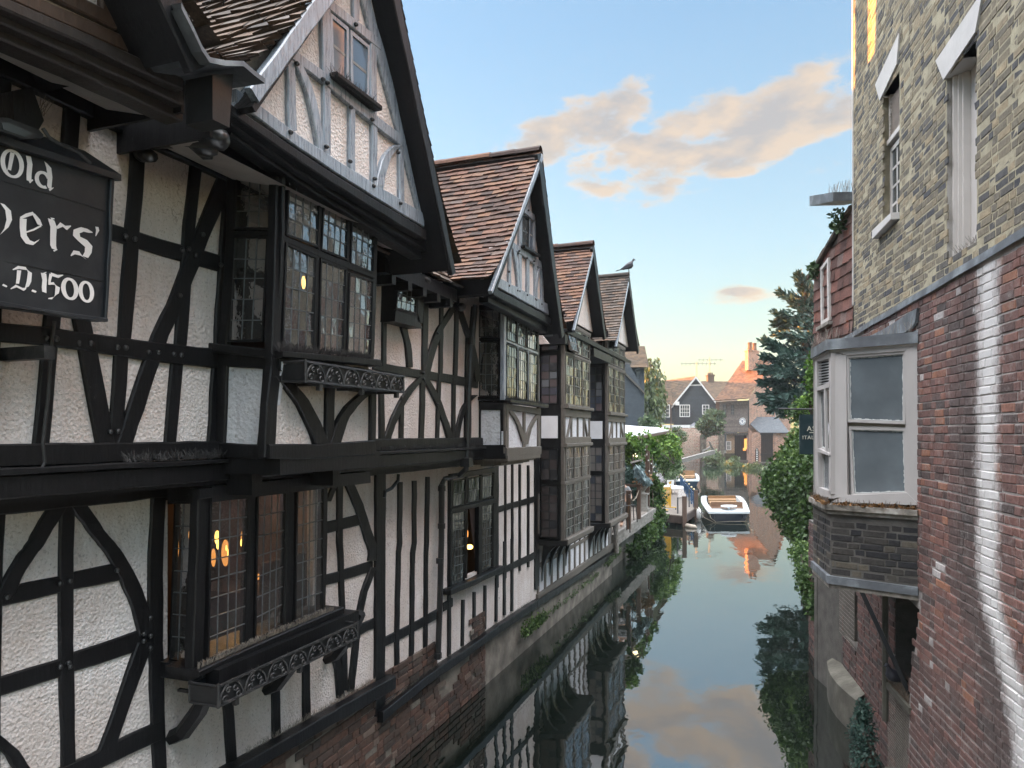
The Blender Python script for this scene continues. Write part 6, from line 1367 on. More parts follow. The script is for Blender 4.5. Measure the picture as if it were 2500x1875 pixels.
# cut the tile rows to the sloping verge
keep = []
for f, t in zip(m.f, m.t):
    c = sum((Vector(m.v[i]) for i in f), Vector())/len(f); s = (c-T0).dot(TE)/(T1-T0).length
    if c.z < lerp(zh0, zh1, s)-.02: keep.append((f, t))
m.f = [k[0] for k in keep]; m.t = [k[1] for k in keep]; m.m = [0]*len(m.f)
m.build('tile_hanging', M['tile_hung'], hung)
m = MB(); slab(m, [q(T0, .0), q(T1, .0), q(T1, zh1), q(T0, zh0)], TN, -.01, -.2); slab(m, [q(T1, 0), q(T1-TN*4, 0), q(T1-TN*4, zh1), q(T1, zh1)], TE, 0, -.1); m.build('wall', M['mortar_dark'], hung)
m = MB(); a, b = q(T0, zh0), q(T1+TE*.12, zh1-.05)
for k in range(12):
    p, r_ = lerp(a, b, k/12), lerp(a, b, (k+1.1)/12); t = random.random(); h = .05+jit(.012); m.quad(p+TN*.06, r_+TN*.06, r_+TN*.06+UP*h, p+TN*.06+UP*h, t); m.quad(p+TN*.06+UP*h, r_+TN*.06+UP*h, r_-TN*2+UP*(h+.9), p-TN*2+UP*(h+.9), t); m.quad(p+TN*.06, p-TN*.06, r_-TN*.06, r_+TN*.06, t)
m.build('roof', M['tile_dark'], hung)
wo = window(hung, PT, [(2009, 655), (2029, 628), (2031, 780), (2011, 797)], 2, 4, frame=.05, came=.02, mat='cream', cmat='cream', glass='glass_far', fdepth=.04, tilt=.01)
m = MB(); slab(m, [PT.hit(p) for p in [(2004, 800), (2034, 783), (2034, 791), (2004, 809)]], TN, .07, -.02); m.build('window_sill', M['bay_rot'], hung)
m = MB(); slab(m, [PT.hit(p) for p in [(2022, 478), (2084, 468), (2084, 490), (2022, 502)]], TN, .25, -.2); m.build('gutter_box', M['lead'], hung)
m = MB(); spikes(m, [PT.off(.1).hit((2024, 476)), PT.off(.1).hit((2083, 466))], 50, .14, .3, .002); m.build('bird_spikes', M['spike'], hung)
m = MB(); leaf_blobs(m, [(tuple(PT.off(.1).hit((2045, 540))), .10, .10, .16), (tuple(PT.off(.1).hit((1985, 662))), .06, .06, .10)], 110, .05); m.build('roof_moss', M['reed'], hung)
# ---------------- birds
def pigeon(name, label, p, face, s=1.0, tail=.13):
    """standing pigeon: one skin from head to breast and rump, with folded wings and tail"""
    t = thing(name, tuple(p), label, 'bird'); f = Vector(face).normalized(); p = Vector(p)
    sec = [(-.105, .055, .022, .02), (-.07, .075, .036, .032), (-.02, .10, .056, .050), (.03, .122, .060, .060), (.065, .152, .046, .050), (.075, .185, .029, .032), (.085, .212, .027, .029), (.10, .228, .022, .022), (.116, .226, .010, .010), (.135, .22, .003, .004)]
    sd = f.cross(UP); m = MB(); n = 12; vs = []; fs = []
    for x, z, ry, rz in sec:
        c = p+f*x*s+UP*z*s
        for k in range(n): a = 2*math.pi*k/n; vs.append(c+sd*math.cos(a)*ry*s+(UP*.85+f*-.5*(1 if z < .16 else .2)).normalized()*math.sin(a)*rz*s)
    for i in range(len(sec)-1):
        for k in range(n): k2 = (k+1) % n; fs.append((i*n+k, i*n+k2, (i+1)*n+k2, (i+1)*n+k))
    fs.append(tuple(range(n))[::-1]); m.mesh(vs, fs); m.build('body', M['pigeon'], t, True)
    for sg_ in (-1, 1):
        m = MB(); m.mesh([p+f*x*s+sd*sg_*y*s+UP*z*s for x, y, z in [(.06, .05, .14), (.0, .062, .135), (-.10, .035, .085), (-.16, .015, .04), (-.09, .04, .05), (0, .062, .075), (.05, .055, .10)]], [(0, 1, 6), (1, 5, 6), (1, 2, 4, 5), (2, 3, 4)]); m.build('wing', M['pigeon'], t)
    m = MB(); slab(m, [p+f*x*s+sd*y*s+UP*z*s for x, y, z in [(-.09, -.025, .055), (-.09, .025, .055), (-.09-tail, .032, .02), (-.09-tail, -.032, .02)]], UP, .004, -.004); m.build('tail', M['pigeon_tail'], t)
    m = MB()
    for y in (-.018, .018): m.tube([p+f*.01*s+sd*y*s+UP*.06*s, p+f*.015*s+sd*y*s], .004*s, 5); m.tube([p+sd*y*s-f*.01*s, p+sd*y*s+f*.035*s], .003*s, 4)
    m.build('legs', M['rust'], t)
pigeon('pigeon', 'dark pigeon standing among the wire spikes on the ledge low under the brick bay', rp(lerp(aR0, aR1, .72), zl0+.01, .0), -RE*.5+RN*.9, 1.0)
pigeon('pigeon', 'dark pigeon perched on the ridge of the farthest small gable', (-2.98, 15.58, H+3.55), (.8, .4, 0), 1.25)
# nesting twigs
# ---------------- hanging sign
gs = thing('hanging_sign', tuple(at(1985, 1060, 12.6)), 'dark green hanging sign with pale letters, half hidden behind the bay', 'sign')
def board(x0, y0, x1, y1, t, off=0): return [at(x0, y0, t-off), at(x1, y0, t-off), at(x1, y1, t-off), at(x0, y1, t-off)]
m = MB(); slab(m, board(1952, 1012, 2022, 1109, 12.6), -CF, .02, -.02); m.build('board', M['sign_green'], gs)
m = MB(); m.tube([at(1900, 998, 12.6), at(2030, 1000, 12.6)], .014, 8); 
for x in (1962, 2012): m.tube([at(x, 999, 12.6), at(x, 1013, 12.6)], .006, 6)
m.build('bracket', M['black_paint'], gs)
def text(s_, p, size, right, up, nrm, parent, mat, name='lettering', ext=.003, align='CENTER', sx=1.0, spacing=1.15):
    cu = bpy.data.curves.new(name, 'FONT'); cu.body = s_; cu.size = size; cu.extrude = ext; cu.align_x = align; cu.align_y = 'CENTER'; cu.space_character = spacing; cu.materials.append(M[mat])
    o = bpy.data.objects.new(name, cu); COL.objects.link(o); o.parent = parent
    r_, u_, n_ = Vector(right).normalized(), Vector(up).normalized(), Vector(nrm).normalized()
    mx = Matrix.Translation(Vector(p)-base_of(parent)) @ Matrix((r_*sx, u_, n_)).transposed().to_4x4()
    bpy.context.view_layer.update(); me = bpy.data.meshes.new_from_object(o.evaluated_get(bpy.context.evaluated_depsgraph_get())); bpy.data.objects.remove(o); me.transform(mx)
    o = bpy.data.objects.new(name, me); COL.objects.link(o); o.parent = parent; return o
pxm = 12.58/FPX
text('ASK', at(1987, 1047, 12.57), 17.5*pxm, CR, UP, -CF, gs, 'sign_text'); text('ITALIAN', at(1985, 1068.5, 12.57), 12.6*pxm, CR, UP, -CF, gs, 'sign_text')
m = MB(); slab(m, board(1975, 1055, 1999, 1057, 12.6), -CF, .024, .018); m.build('underline', M['sign_text'], gs)
# ------------------------------------------------------------------ terrace behind the timber house
X6 = View(1500, 1080, 160); X6.k = 160/1062
def frame_post(m, p, sx, sy, z0, z1, t=.5): m.cbox((p[0], p[1], (z0+z1)/2), sx, sy, z1-z0, t)
ter = thing('terrace', (-5, 20, .9), 'grey boarded terrace with posts and plank fascia at the water edge, beyond the timber house', 'terrace')
ZD = 1.0
m = MB()
for k in range(44): m.box((-9.5, 17.45+k*.16, ZD-.03), (5.75, 0, 0), (0, .152, 0), (0, 0, .03), random.random())
m.build('decking', M['deck'], ter)
m = MB(); strip(m, [(-3.72, 17.42, ZD-.01), (-3.72, 24.4, ZD-.01)], [(-3.72, 17.42, ZD-.34), (-3.72, 24.4, ZD-.34)], Vector((1, 0, 0)), .05, .05); m.build('fascia', M['board_grey'], ter)
m = MB(); m.box((-9.5, 17.45, -.5), (5.6, 0, 0), (0, 6.9, 0), (0, 0, 1.2)); m.build('bank_wall', M['concrete'], ter)
pa, pb = at_z(1535, 1292, ZD), at_z(1560, 1267, ZD)
for p, zt in ((pa, ZD+.98), (pb, ZD+.98)):
    m = MB(); frame_post(m, p, .11, .11, ZD, zt); m.cbox((p.x, p.y, zt+.015), .14, .14, .03); m.build('post', M['post_brown'], ter)
m = MB(); m.box((pb.x-1.6, pb.y-.04, ZD+.93), (1.6, 0, 0), (0, .08, 0), (0, 0, .08)); m.build('handrail', M['post_brown'], ter)
m = MB(); m.tube([pa+UP*.9, lerp(pa, pb, .35)+UP*.66, lerp(pa, pb, .7)+UP*.68, pb+UP*.85], .014, 6); m.build('rope', M['rope'], ter)
m = MB(); m.tube([(-3.6, 17.3, .55), (-3.62, 17.3, 1.6)], .06, 8); m.build('mooring_pile', M['board_grey'], ter)
# bistro chair
def chair(loc, rz, label):
    c = thing('terrace_chair', loc, label, 'chair', 'chairs on the terrace'); L = Vector(loc); Mz = Matrix.Rotation(rz, 3, 'Z'); P = lambda x, y, z: L+Mz@Vector((x, y, z))
    m = MB(); slab(m, [P(-.2, -.2, .45), P(.2, -.2, .45), P(.2, .2, .45), P(-.2, .2, .45)], UP, .02, -.01); m.build('seat', M['black_paint'], c)
    for x, y in ((-.19, -.19), (.19, -.19), (-.19, .19), (.19, .19)): m = MB(); m.tube([P(x, y, .45), P(x*1.15, y*1.15, 0)], .014, 6); m.build('leg', M['black_paint'], c)
    m = MB(); m.tube([P(-.19, .19, .45), P(-.19, .24, .85), P(-.1, .25, .93), P(.1, .25, .93), P(.19, .24, .85), P(.19, .19, .45)], .015, 6)
    for k in (-.1, 0, .1): m.tube([P(k, .2, .47), P(k, .245, .92)], .008, 5)
    m.build('backrest', M['black_paint'], c)
    m = MB(); m.tube([P(-.2, -.15, .66), P(-.24, .0, .68), P(-.2, .22, .68)], .012, 6); m.tube([P(.2, -.15, .66), P(.24, 0, .68), P(.2, .22, .68)], .012, 6); m.build('armrest', M['black_paint'], c)
c0 = at_z(1549, 1277, ZD); chair((c0.x-.25, c0.y+.35, ZD), .4, 'black metal terrace chair behind the rope between the two posts')
c1 = at_z(1525, 1300, ZD); chair((c1.x-.15, c1.y+.15, ZD), -1.2, 'black metal terrace chair tucked behind the last bay window, mostly hidden')
# stone pedestal with a dry plant, trailing blue-green plant over a shelf
pp = at_z(1570, 1247, ZD); ped = thing('stone_pedestal', (pp.x, pp.y, ZD), 'square stone pedestal at the terrace edge beside the ivy', 'pedestal')
m = MB(); m.cbox((pp.x, pp.y, ZD+.04), .40, .40, .08); m.cbox((pp.x, pp.y, ZD+.10), .33, .33, .05); m.cbox((pp.x, pp.y, ZD+.32), .26, .26, .40); m.cbox((pp.x, pp.y, ZD+.545), .34, .34, .05); m.build('plinth', M['stone_pot'], ped)
urn = thing('planted_urn', (pp.x, pp.y, ZD+.57), 'small urn of dry brown stems on the stone pedestal', 'plant pot')
m = MB(); m.lathe((pp.x, pp.y, ZD+.57), [(.09, 0), (.05, .04), (.06, .08), (.14, .18), (.16, .22), (.14, .22)], 14); m.build('pot', M['stone_pot'], urn, True)
m = MB(); leaf_blobs(m, [((pp.x, pp.y, ZD+1.0), .25, .25, .25)], 160, .07, 2.5); m.build('leaves', M['dead'], urn)
ps = at(1555, 1128, 20.5); shf = thing('hanging_shelf', tuple(ps), 'pale board hung under the vine with bottles and trailing silver plants', 'shelf')
m = MB(); slab(m, [at(1541, 1132, 20.2), at(1569, 1124, 21.4), at(1566, 1122, 22.0), at(1538, 1130, 20.8)], UP, .03, 0, .5); m.build('board', M['board_grey'], shf)
m = MB()
for x in (1545, 1552, 1560, 1566): m.tube([at(x, 1128, 20.8), at(x+1, 1060, 20.8)], .006, 5)
m.build('rope', M['rope'], shf)
m = MB()
for k in range(420):
    s = random.random(); p = at(lerp(1556, 1582, s)+jit(6), lerp(1134, 1172, s**.6)+jit(5), 20.8+jit(.3)); leaf(m, p, .09, (0, 0, -1.5), random.random(), 2.2)
m.build('silver_leaves', M['silver'], shf)
glb = thing('globe_lamp', tuple(at(1551, 1112, 20.6)), 'lit round globe lamp over the terrace shelf', 'lamp')
m = MB(); m.ball(at(1551, 1112, 20.6), .062, .062, .062, 14, 10); m.build('globe', M['lamp_globe'], glb, True)
m = MB(); m.tube([at(1551, 1106, 20.6), at(1551, 1085, 20.6)], .008, 5); m.build('cord', M['cable'], glb)
# pergola posts with festoon bulbs
per = thing('pergola', tuple(at_z(1583, 1240, ZD)), 'brown pergola posts with a pale sheet roof over the terrace vines', 'pergola')
for x, yt, yb, t in ((1581, 1085, 1240, 23.2), (1589, 1085, 1200, 24.5)):
    a, b = at(x, yb, t), at(x, yt, t); m = MB(); m.box(a-Vector((.06, .06, 0)), (.12, 0, 0), (0, .12, 0), (0, 0, b.z-a.z)); m.build('post', M['post_brown'], per)
m = MB(); e = [at(1500, 1074, 17.8), at(1560, 1064, 22), at(1633, 1051, 31), at(1622, 1045, 33), at(1560, 1042, 25), at(1490, 1036, 21)]
slab(m, [e[0], e[1], e[4], e[5]], UP, .02, -.02); slab(m, [e[1], e[2], e[3], e[4]], UP, .02, -.02); m.build('sheet_roof', M['awning'], per)
m = MB(); m.tube([e[0]-UP*.06, e[1]-UP*.06, e[2]-UP*.06], .06, 4); m.build('beam', M['post_brown'], per)
fs = thing('string_lights', tuple(at(1585, 1130, 22)), 'string of small pale bulbs looped from the pergola posts', 'string lights')
m = MB(); pts = [at(1575, 1098, 22), at(1583, 1124, 22.4), at(1590, 1132, 23), at(1597, 1152, 24), at(1585, 1150, 22.6), at(1583, 1170, 22.6)]; m.tube(pts, .006, 4); m.build('cord', M['cable'], fs)
m = MB()
for p in pts+[at(1579, 1110, 22.2), at(1594, 1142, 23.5)]: m.ball(p, .022, .022, .026, 8, 6)
m.build('bulbs', M['white'], fs)
# a person sitting behind the post: grey top, arm on the chair
pr = at_z(1536, 1288, ZD)+Vector((-.30, .45, 0)); per1 = thing('person', (pr.x, pr.y, ZD), 'person in a grey top seated on the terrace, mostly hidden behind the bay window', 'person')
def skin_body(name, pts, edges, rad, mat, parent, lev=1):
    me = bpy.data.meshes.new(name); b = base_of(parent); me.from_pydata([Vector(p)-b for p in pts], edges, []); o = bpy.data.objects.new(name, me); COL.objects.link(o); o.parent = parent
    md = o.modifiers.new('skin', 'SKIN'); md.use_smooth_shade = True
    for i, r in enumerate(rad): me.skin_vertices[0].data[i].radius = (r, r)
    me.skin_vertices[0].data[0].use_root = True
    sb = o.modifiers.new('sub', 'SUBSURF'); sb.levels = sb.render_levels = lev
    me.materials.append(M[mat]); return o
B = lambda x, y, z: (pr.x+x, pr.y+y, ZD+z)
bpts = [B(0, 0, .48), B(0, .03, .72), B(0, .02, .98), B(0, 0, 1.10), B(0, -.02, 1.24), B(.18, 0, 1.0), B(.27, -.06, .78), B(.30, -.26, .72), B(-.18, 0, 1.0), B(-.25, -.06, .76), B(-.16, -.28, .70), B(.09, -.22, .50), B(.10, -.42, .47), B(.10, -.43, .08), B(-.09, -.22, .50), B(-.10, -.42, .47), B(-.10, -.43, .08), B(.10, -.55, .05), B(-.10, -.55, .05)]
skin_body('body', bpts, [(0, 1), (1, 2), (2, 3), (3, 4), (2, 5), (5, 6), (6, 7), (2, 8), (8, 9), (9, 10), (0, 11), (11, 12), (12, 13), (0, 14), (14, 15), (15, 16), (13, 17), (16, 18)], [.15, .14, .15, .055, .095, .065, .045, .035, .065, .045, .035, .085, .06, .045, .085, .06, .045, .04, .04], 'skin', per1)
skin_body('grey_top', [B(0, 0, .50), B(0, .03, .72), B(0, .02, .98), B(.18, 0, 1.0), B(.24, -.04, .86), B(-.18, 0, 1.0), B(-.23, -.04, .85)], [(0, 1), (1, 2), (2, 3), (3, 4), (2, 5), (5, 6)], [.17, .155, .165, .08, .07, .08, .07], 'grey_cloth', per1)
skin_body('dark_trousers', [B(0, 0, .48), B(.09, -.22, .50), B(.10, -.42, .47), B(.10, -.43, .12), B(-.09, -.22, .50), B(-.10, -.42, .47), B(-.10, -.43, .12)], [(0, 1), (1, 2), (2, 3), (0, 4), (4, 5), (5, 6)], [.16, .10, .075, .06, .10, .075, .06], 'black_paint', per1)
m = MB(); m.ball(B(0, .015, 1.275), .09, .10, .09, 12, 8); m.build('hair', M['bark'], per1, True)
# ------------------------------------------------------------------ plants of the left bank
def bush(name, label, cat, blobs, per_, size, mat='ivy', stems=None, long=1.5, group=None, up=None):
    b0 = min(blobs, key=lambda b: b[0][2]-b[3]); t = thing(name, (b0[0][0], b0[0][1], max(0, b0[0][2]-b0[3])), label, cat, group)
    m = MB(); leaf_blobs(m, blobs, per_, size, long, up); m.build('foliage', M[mat], t)
    m = MB(); o = Vector((b0[0][0], b0[0][1], max(-.1, b0[0][2]-b0[3]-.1)))
    for (c, rx, ry, rz) in blobs: c = Vector(c); m.tube([o, lerp(o, c, .5)+Vector((jit(.1), jit(.1), .1)), c], [.03, .02, .008], 5)
    m.build('stems', M['bark'], t); return t
def bl(x, y, t, r, ry=None, rz=None): return (tuple(at(x, y, t)), r, ry or r, rz or r)
bush('ivy_curtain', 'ivy hanging down the terrace end to the water, beside the dock', 'ivy', [bl(1592, 1172, 24.5, .18), bl(1600, 1190, 24.5, .28), bl(1606, 1215, 24.5, .32), bl(1598, 1240, 24.2, .34), bl(1607, 1262, 24, .32), bl(1596, 1285, 23.5, .38), bl(1580, 1305, 22.5, .36), bl(1565, 1325, 21.3, .30), bl(1548, 1345, 19.8, .22), bl(1600, 1310, 23.5, .24)], 420, .075, 'ivy')
bush('bush', 'dark mass of pot plants and creeper at the back of the terrace', 'bush', [bl(1535, 1150, 24, .4), bl(1550, 1165, 25, .5), bl(1568, 1150, 26, .5), bl(1540, 1190, 24.5, .45), bl(1560, 1195, 25, .5), bl(1578, 1180, 26, .4), bl(1528, 1175, 24, .4), bl(1550, 1215, 24.5, .4), bl(1572, 1215, 25.5, .35)], 260, .10, 'conifer')
bush('vine', 'bright green vine climbing under the pale terrace roof', 'vine', [bl(1535, 1078, 19.5, .22), bl(1545, 1092, 20, .24), bl(1560, 1085, 22, .28), bl(1572, 1072, 24, .26), bl(1548, 1120, 21.5, .26), bl(1576, 1108, 23.5, .22), bl(1590, 1092, 24, .2), bl(1535, 1105, 21.5, .25)], 260, .085, 'vine')
bush('vine', 'pale leafy vine mound at the outer end of the terrace roof', 'vine', [bl(1605, 1080, 30, .5), bl(1625, 1072, 31, .5), bl(1640, 1085, 32, .42), bl(1595, 1100, 28, .3), bl(1645, 1105, 33, .42)], 420, .10, 'vine')
bush('bush', 'round dark green bush under the vine, before the old wall', 'bush', [bl(1610, 1110, 34, .55), bl(1635, 1112, 35, .6), bl(1620, 1130, 34, .5), bl(1645, 1130, 36, .4)], 420, .10, 'ivy')
bush('bush', 'grey green bush by the water beside the ducking beam', 'bush', [bl(1632, 1150, 40, .5), bl(1645, 1155, 41, .45), bl(1655, 1148, 42, .4), bl(1622, 1160, 39, .35)], 260, .11, 'reed')
bush('flowering_plant', 'thin plant of white flowers behind the yellow barrier', 'plant', [bl(1608, 1165, 30.5, .16), bl(1612, 1175, 30.5, .2)], 130, .06, 'flower')
bush('waterside_plant', 'small blue green plant trailing from the ivy to the water', 'plant', [bl(1613, 1280, 24.3, .14), bl(1616, 1296, 24.0, .1)], 150, .05, 'silver')
def tuft(name, label, pts, n, h, mat='reed', size=.05, group=None):
    p0 = Vector(pts[0]); t = thing(name, tuple(p0), label, 'plant', group); m = MB()
    for k in range(n):
        p = lerp(Vector(pts[0]), Vector(pts[1]), random.random())+Vector((jit(.05), jit(.08), 0)); d = Vector((random.uniform(-.1, .55), jit(.5), 1)).normalized(); q = p+d*h*random.uniform(.4, 1); s = Vector((jit(1), jit(1), 0)).normalized()*.006
        m.quad(p-s, p+s, q+s*.3, q-s*.3, random.random())
        for _ in range(3): leaf(m, lerp(p, q, random.uniform(.3, 1)), size, None, random.random(), 1.4)
    m.build('leaves', M[mat], t)
g1, g2 = wall_at(-3.66).hit((1275, 1560)), wall_at(-3.66).hit((1330, 1515))
tuft('wall_weed', 'dark green weed with small flowers rooted at the foot of the plinth', (tuple(g1+UP*.0), tuple(g2)), 150, .26, 'ivy', .035)
tuft('wall_weed', 'thin line of weeds along the concrete plinth below the far bays', (tuple(wall_at(-3.68).hit((1345, 1500))), tuple(wall_at(-3.68).hit((1460, 1405)))), 90, .14, 'reed', .03)
tuft('wall_weed', 'mossy grass clump at the end of the plinth by the mooring pile', (tuple(wall_at(-3.66).hit((1480, 1385))), tuple(wall_at(-3.66).hit((1512, 1350)))), 130, .22, 'reed', .03)
# ------------------------------------------------------------------ dock
ZK = .42
dk = thing('dock', tuple(at_z(1660, 1250, ZK)), 'dark wooden dock with two brown mooring posts at the boats', 'dock')
q = [at_z(1614, 1254, ZK), at_z(1668, 1259, ZK), at_z(1700, 1238, ZK), at_z(1668, 1188, ZK), at_z(1612, 1188, ZK)]
m = MB(); slab(m, q, UP, 0, -.06); m.build('decking', M['deck'], dk)
m = MB()
for i in range(4): a, b = q[i], q[(i+1) % 5]; n = (b-a).cross(UP).normalized(); n = n if n.dot(CAMP-a) > 0 or i == 2 else -n; slab(m, [a-UP*.03, b-UP*.03, b-UP*.30, a-UP*.30], n, .04, -.04)
m.build('fascia', M['pontoon'], dk)
for x, yb, z0, zt in ((1671, 1262, -.6, 1.12), (1699, 1244, -.6, 1.15)):
    p = at_z(x, yb, ZK-.05); m = MB(); m.cbox((p.x, p.y, (z0+zt)/2), .145, .145, zt-z0, rz=.3); m.cbox((p.x, p.y, zt+.01), .16, .16, .025, rz=.3); m.build('post', M['post_brown'], dk)
m = MB()
for x, y in ((1630, 1252), (1650, 1254), (1685, 1246)): p = at_z(x, y, ZK-.05); m.tube([(p.x, p.y, ZK), (p.x, p.y, -.8)], .06, 6)
m.build('pile', M['pontoon'], dk)
yb = thing('barrier', tuple(at_z(1630, 1240, ZK)), 'yellow folding trolley barrier standing on the dock', 'barrier')
t0 = (at_z(1622, 1246, ZK)-CAMP).dot(CF)
def Y(x, y, o=0): v = V_(x, y); return at(v[0], v[1], t0+o)
m = MB()
for x0, y0, x1, y1, o in [(493, 250, 488, 690, 0), (512, 262, 508, 650, .05), (632, 250, 628, 650, .3), (650, 255, 642, 640, .35)]: m.tube([Y(x0, y0, o), Y(x1, y1, o)], .017, 6)
m.build('frame', M['yellow'], yb)
m = MB()
for k in range(8):
    x = lerp(525, 622, k/7); m.tube([Y(x, 285, .1+.2*k/7), Y(x+6, 630, .1+.2*k/7)], .010, 5); m.tube([Y(x+6, 290, .1+.2*k/7), Y(x-6, 625, .1+.2*k/7)], .008, 5)
m.build('slats', M['yellow'], yb)
m = MB(); m.tube([Y(480, 695), Y(600, 700)], .022, 6); m.tube([Y(495, 645, .3), Y(740, 655, .3)], .022, 6); m.build('foot', M['yellow'], yb)
m = MB()
for x, y, o in ((590, 722, 0), (735, 680, .3), (485, 715, 0)): p = Y(x, y, o); m.ball(p, .03, .03, .03, 8, 6)
m.build('wheel', M['black_paint'], yb)
bf = thing('blue_fence', tuple(at_z(1685, 1240, ZK)), 'line of blue fence posts with gold ball caps along the dock', 'fence')
pts = [V_(828, 75), V_(848, 95), V_(872, 125), V_(905, 165), V_(940, 200), V_(972, 250), V_(1026, 305), V_(1064, 345)]
bots = [(1661.5, 1191), (1664.5, 1194), (1667.5, 1198), (1672, 1206), (1677, 1214), (1682, 1223), (1688, 1231), (1694, 1238)]
prev = None
for (x, y), (xb, yb_) in zip(pts, bots):
    b = at_z(xb, yb_, ZK); t = (b-CAMP).dot(CF); top = at(x, y, t); top.x, top.y = b.x, b.y
    m = MB(); m.tube([b, top], .028, 8); m.build('post', M['blue'], bf)
    m = MB(); m.ball(top+UP*.04, .045, .045, .045, 10, 8); m.build('ball_cap', M['gold'], bf, True)
    if prev:
        m = MB(); m.tube([prev[1]-UP*.12, top-UP*.12], .016, 6); m.tube([prev[0]+UP*.12, b+UP*.12], .016, 6)
        for s in (.33, .66): m.tube([lerp(prev[0], b, s)+UP*.12, lerp(prev[1], top, s)-UP*.12], .010, 5)
        m.build('rail', M['blue'], bf)
    prev = (b, top)
tb = thing('white_table', tuple(at_z(1640, 1205, ZK)), 'pale round-edged table at the head of the dock', 'table')
tt = (at_z(1640, 1205, ZK)-CAMP).dot(CF); c = at(1637, 1188, tt)
m = MB(); slab(m, [at(1609, 1184, tt+.3), at(1668, 1188, tt-.2), at(1669, 1193, tt-.4), at(1640, 1194, tt-.6), at(1612, 1189, tt-.3)], UP, .03, -.02); m.build('tabletop', M['white'], tb)
for x in (1618, 1640, 1660): m = MB(); a = at(x, 1190, tt); m.tube([a, (a.x, a.y, ZK)], .02, 6); m.build('leg', M['steel_post'], tb)
wc = thing('white_chair', tuple(at_z(1637, 1200, ZK)), 'white chair with a square back behind the pale table', 'chair')
a = at(1637, 1180, tt+.5); m = MB(); slab(m, [at(1628, 1172, tt+.5), at(1646, 1172, tt+.5), at(1645, 1186, tt+.5), at(1629, 1186, tt+.5)], -CF, .03, -.02); m.build('backrest', M['white'], wc)
m = MB(); slab(m, [at(1628, 1190, tt+.5), at(1647, 1190, tt+.5), at(1647, 1190, tt+.1), at(1628, 1190, tt+.1)], UP, .02, -.02); m.build('seat', M['white'], wc)
for x, o in ((1629, .5), (1646, .5), (1629, .1), (1646, .1)): m = MB(); p = at(x, 1189, tt+o); m.tube([p, (p.x, p.y, ZK)], .015, 5); m.build('leg', M['white'], wc)
m = MB(); slab(m, [Y(605, 205, .4), Y(660, 175, .4), Y(650, 230, .4), Y(622, 240, .4)], -CF, .01, 0); m.build('yellow_cloth', M['yellow'], wc)
lc = thing('lectern', tuple(at_z(1657, 1256, ZK)), 'grey sloping notice lectern on the dock beside the mooring post', 'notice board')
tl = (at_z(1657, 1254, ZK)-CAMP).dot(CF); W4 = lambda x, y, o=0: at(*V_(x, y), tl+o)
m = MB(); slab(m, [W4(785, 320, .9), W4(870, 330, .9), W4(925, 480, .1), W4(770, 485, .1)], (-CF+UP).normalized(), .02, -.02); m.build('panel', M['board_grey'], lc)
m = MB(); m.box(W4(775, 765)-Vector((.03, .03, 0)), (.05, 0, 0), (0, .05, 0), (0, 0, .62)); m.build('leg', M['steel_post'], lc)
m = MB(); p = at_z(1683, 1238, ZK); m.box(p-Vector((.03, .03, 0)), (.05, 0, 0), (0, .05, 0), (0, 0, .75)); m.build('leg', M['steel_post'], lc)
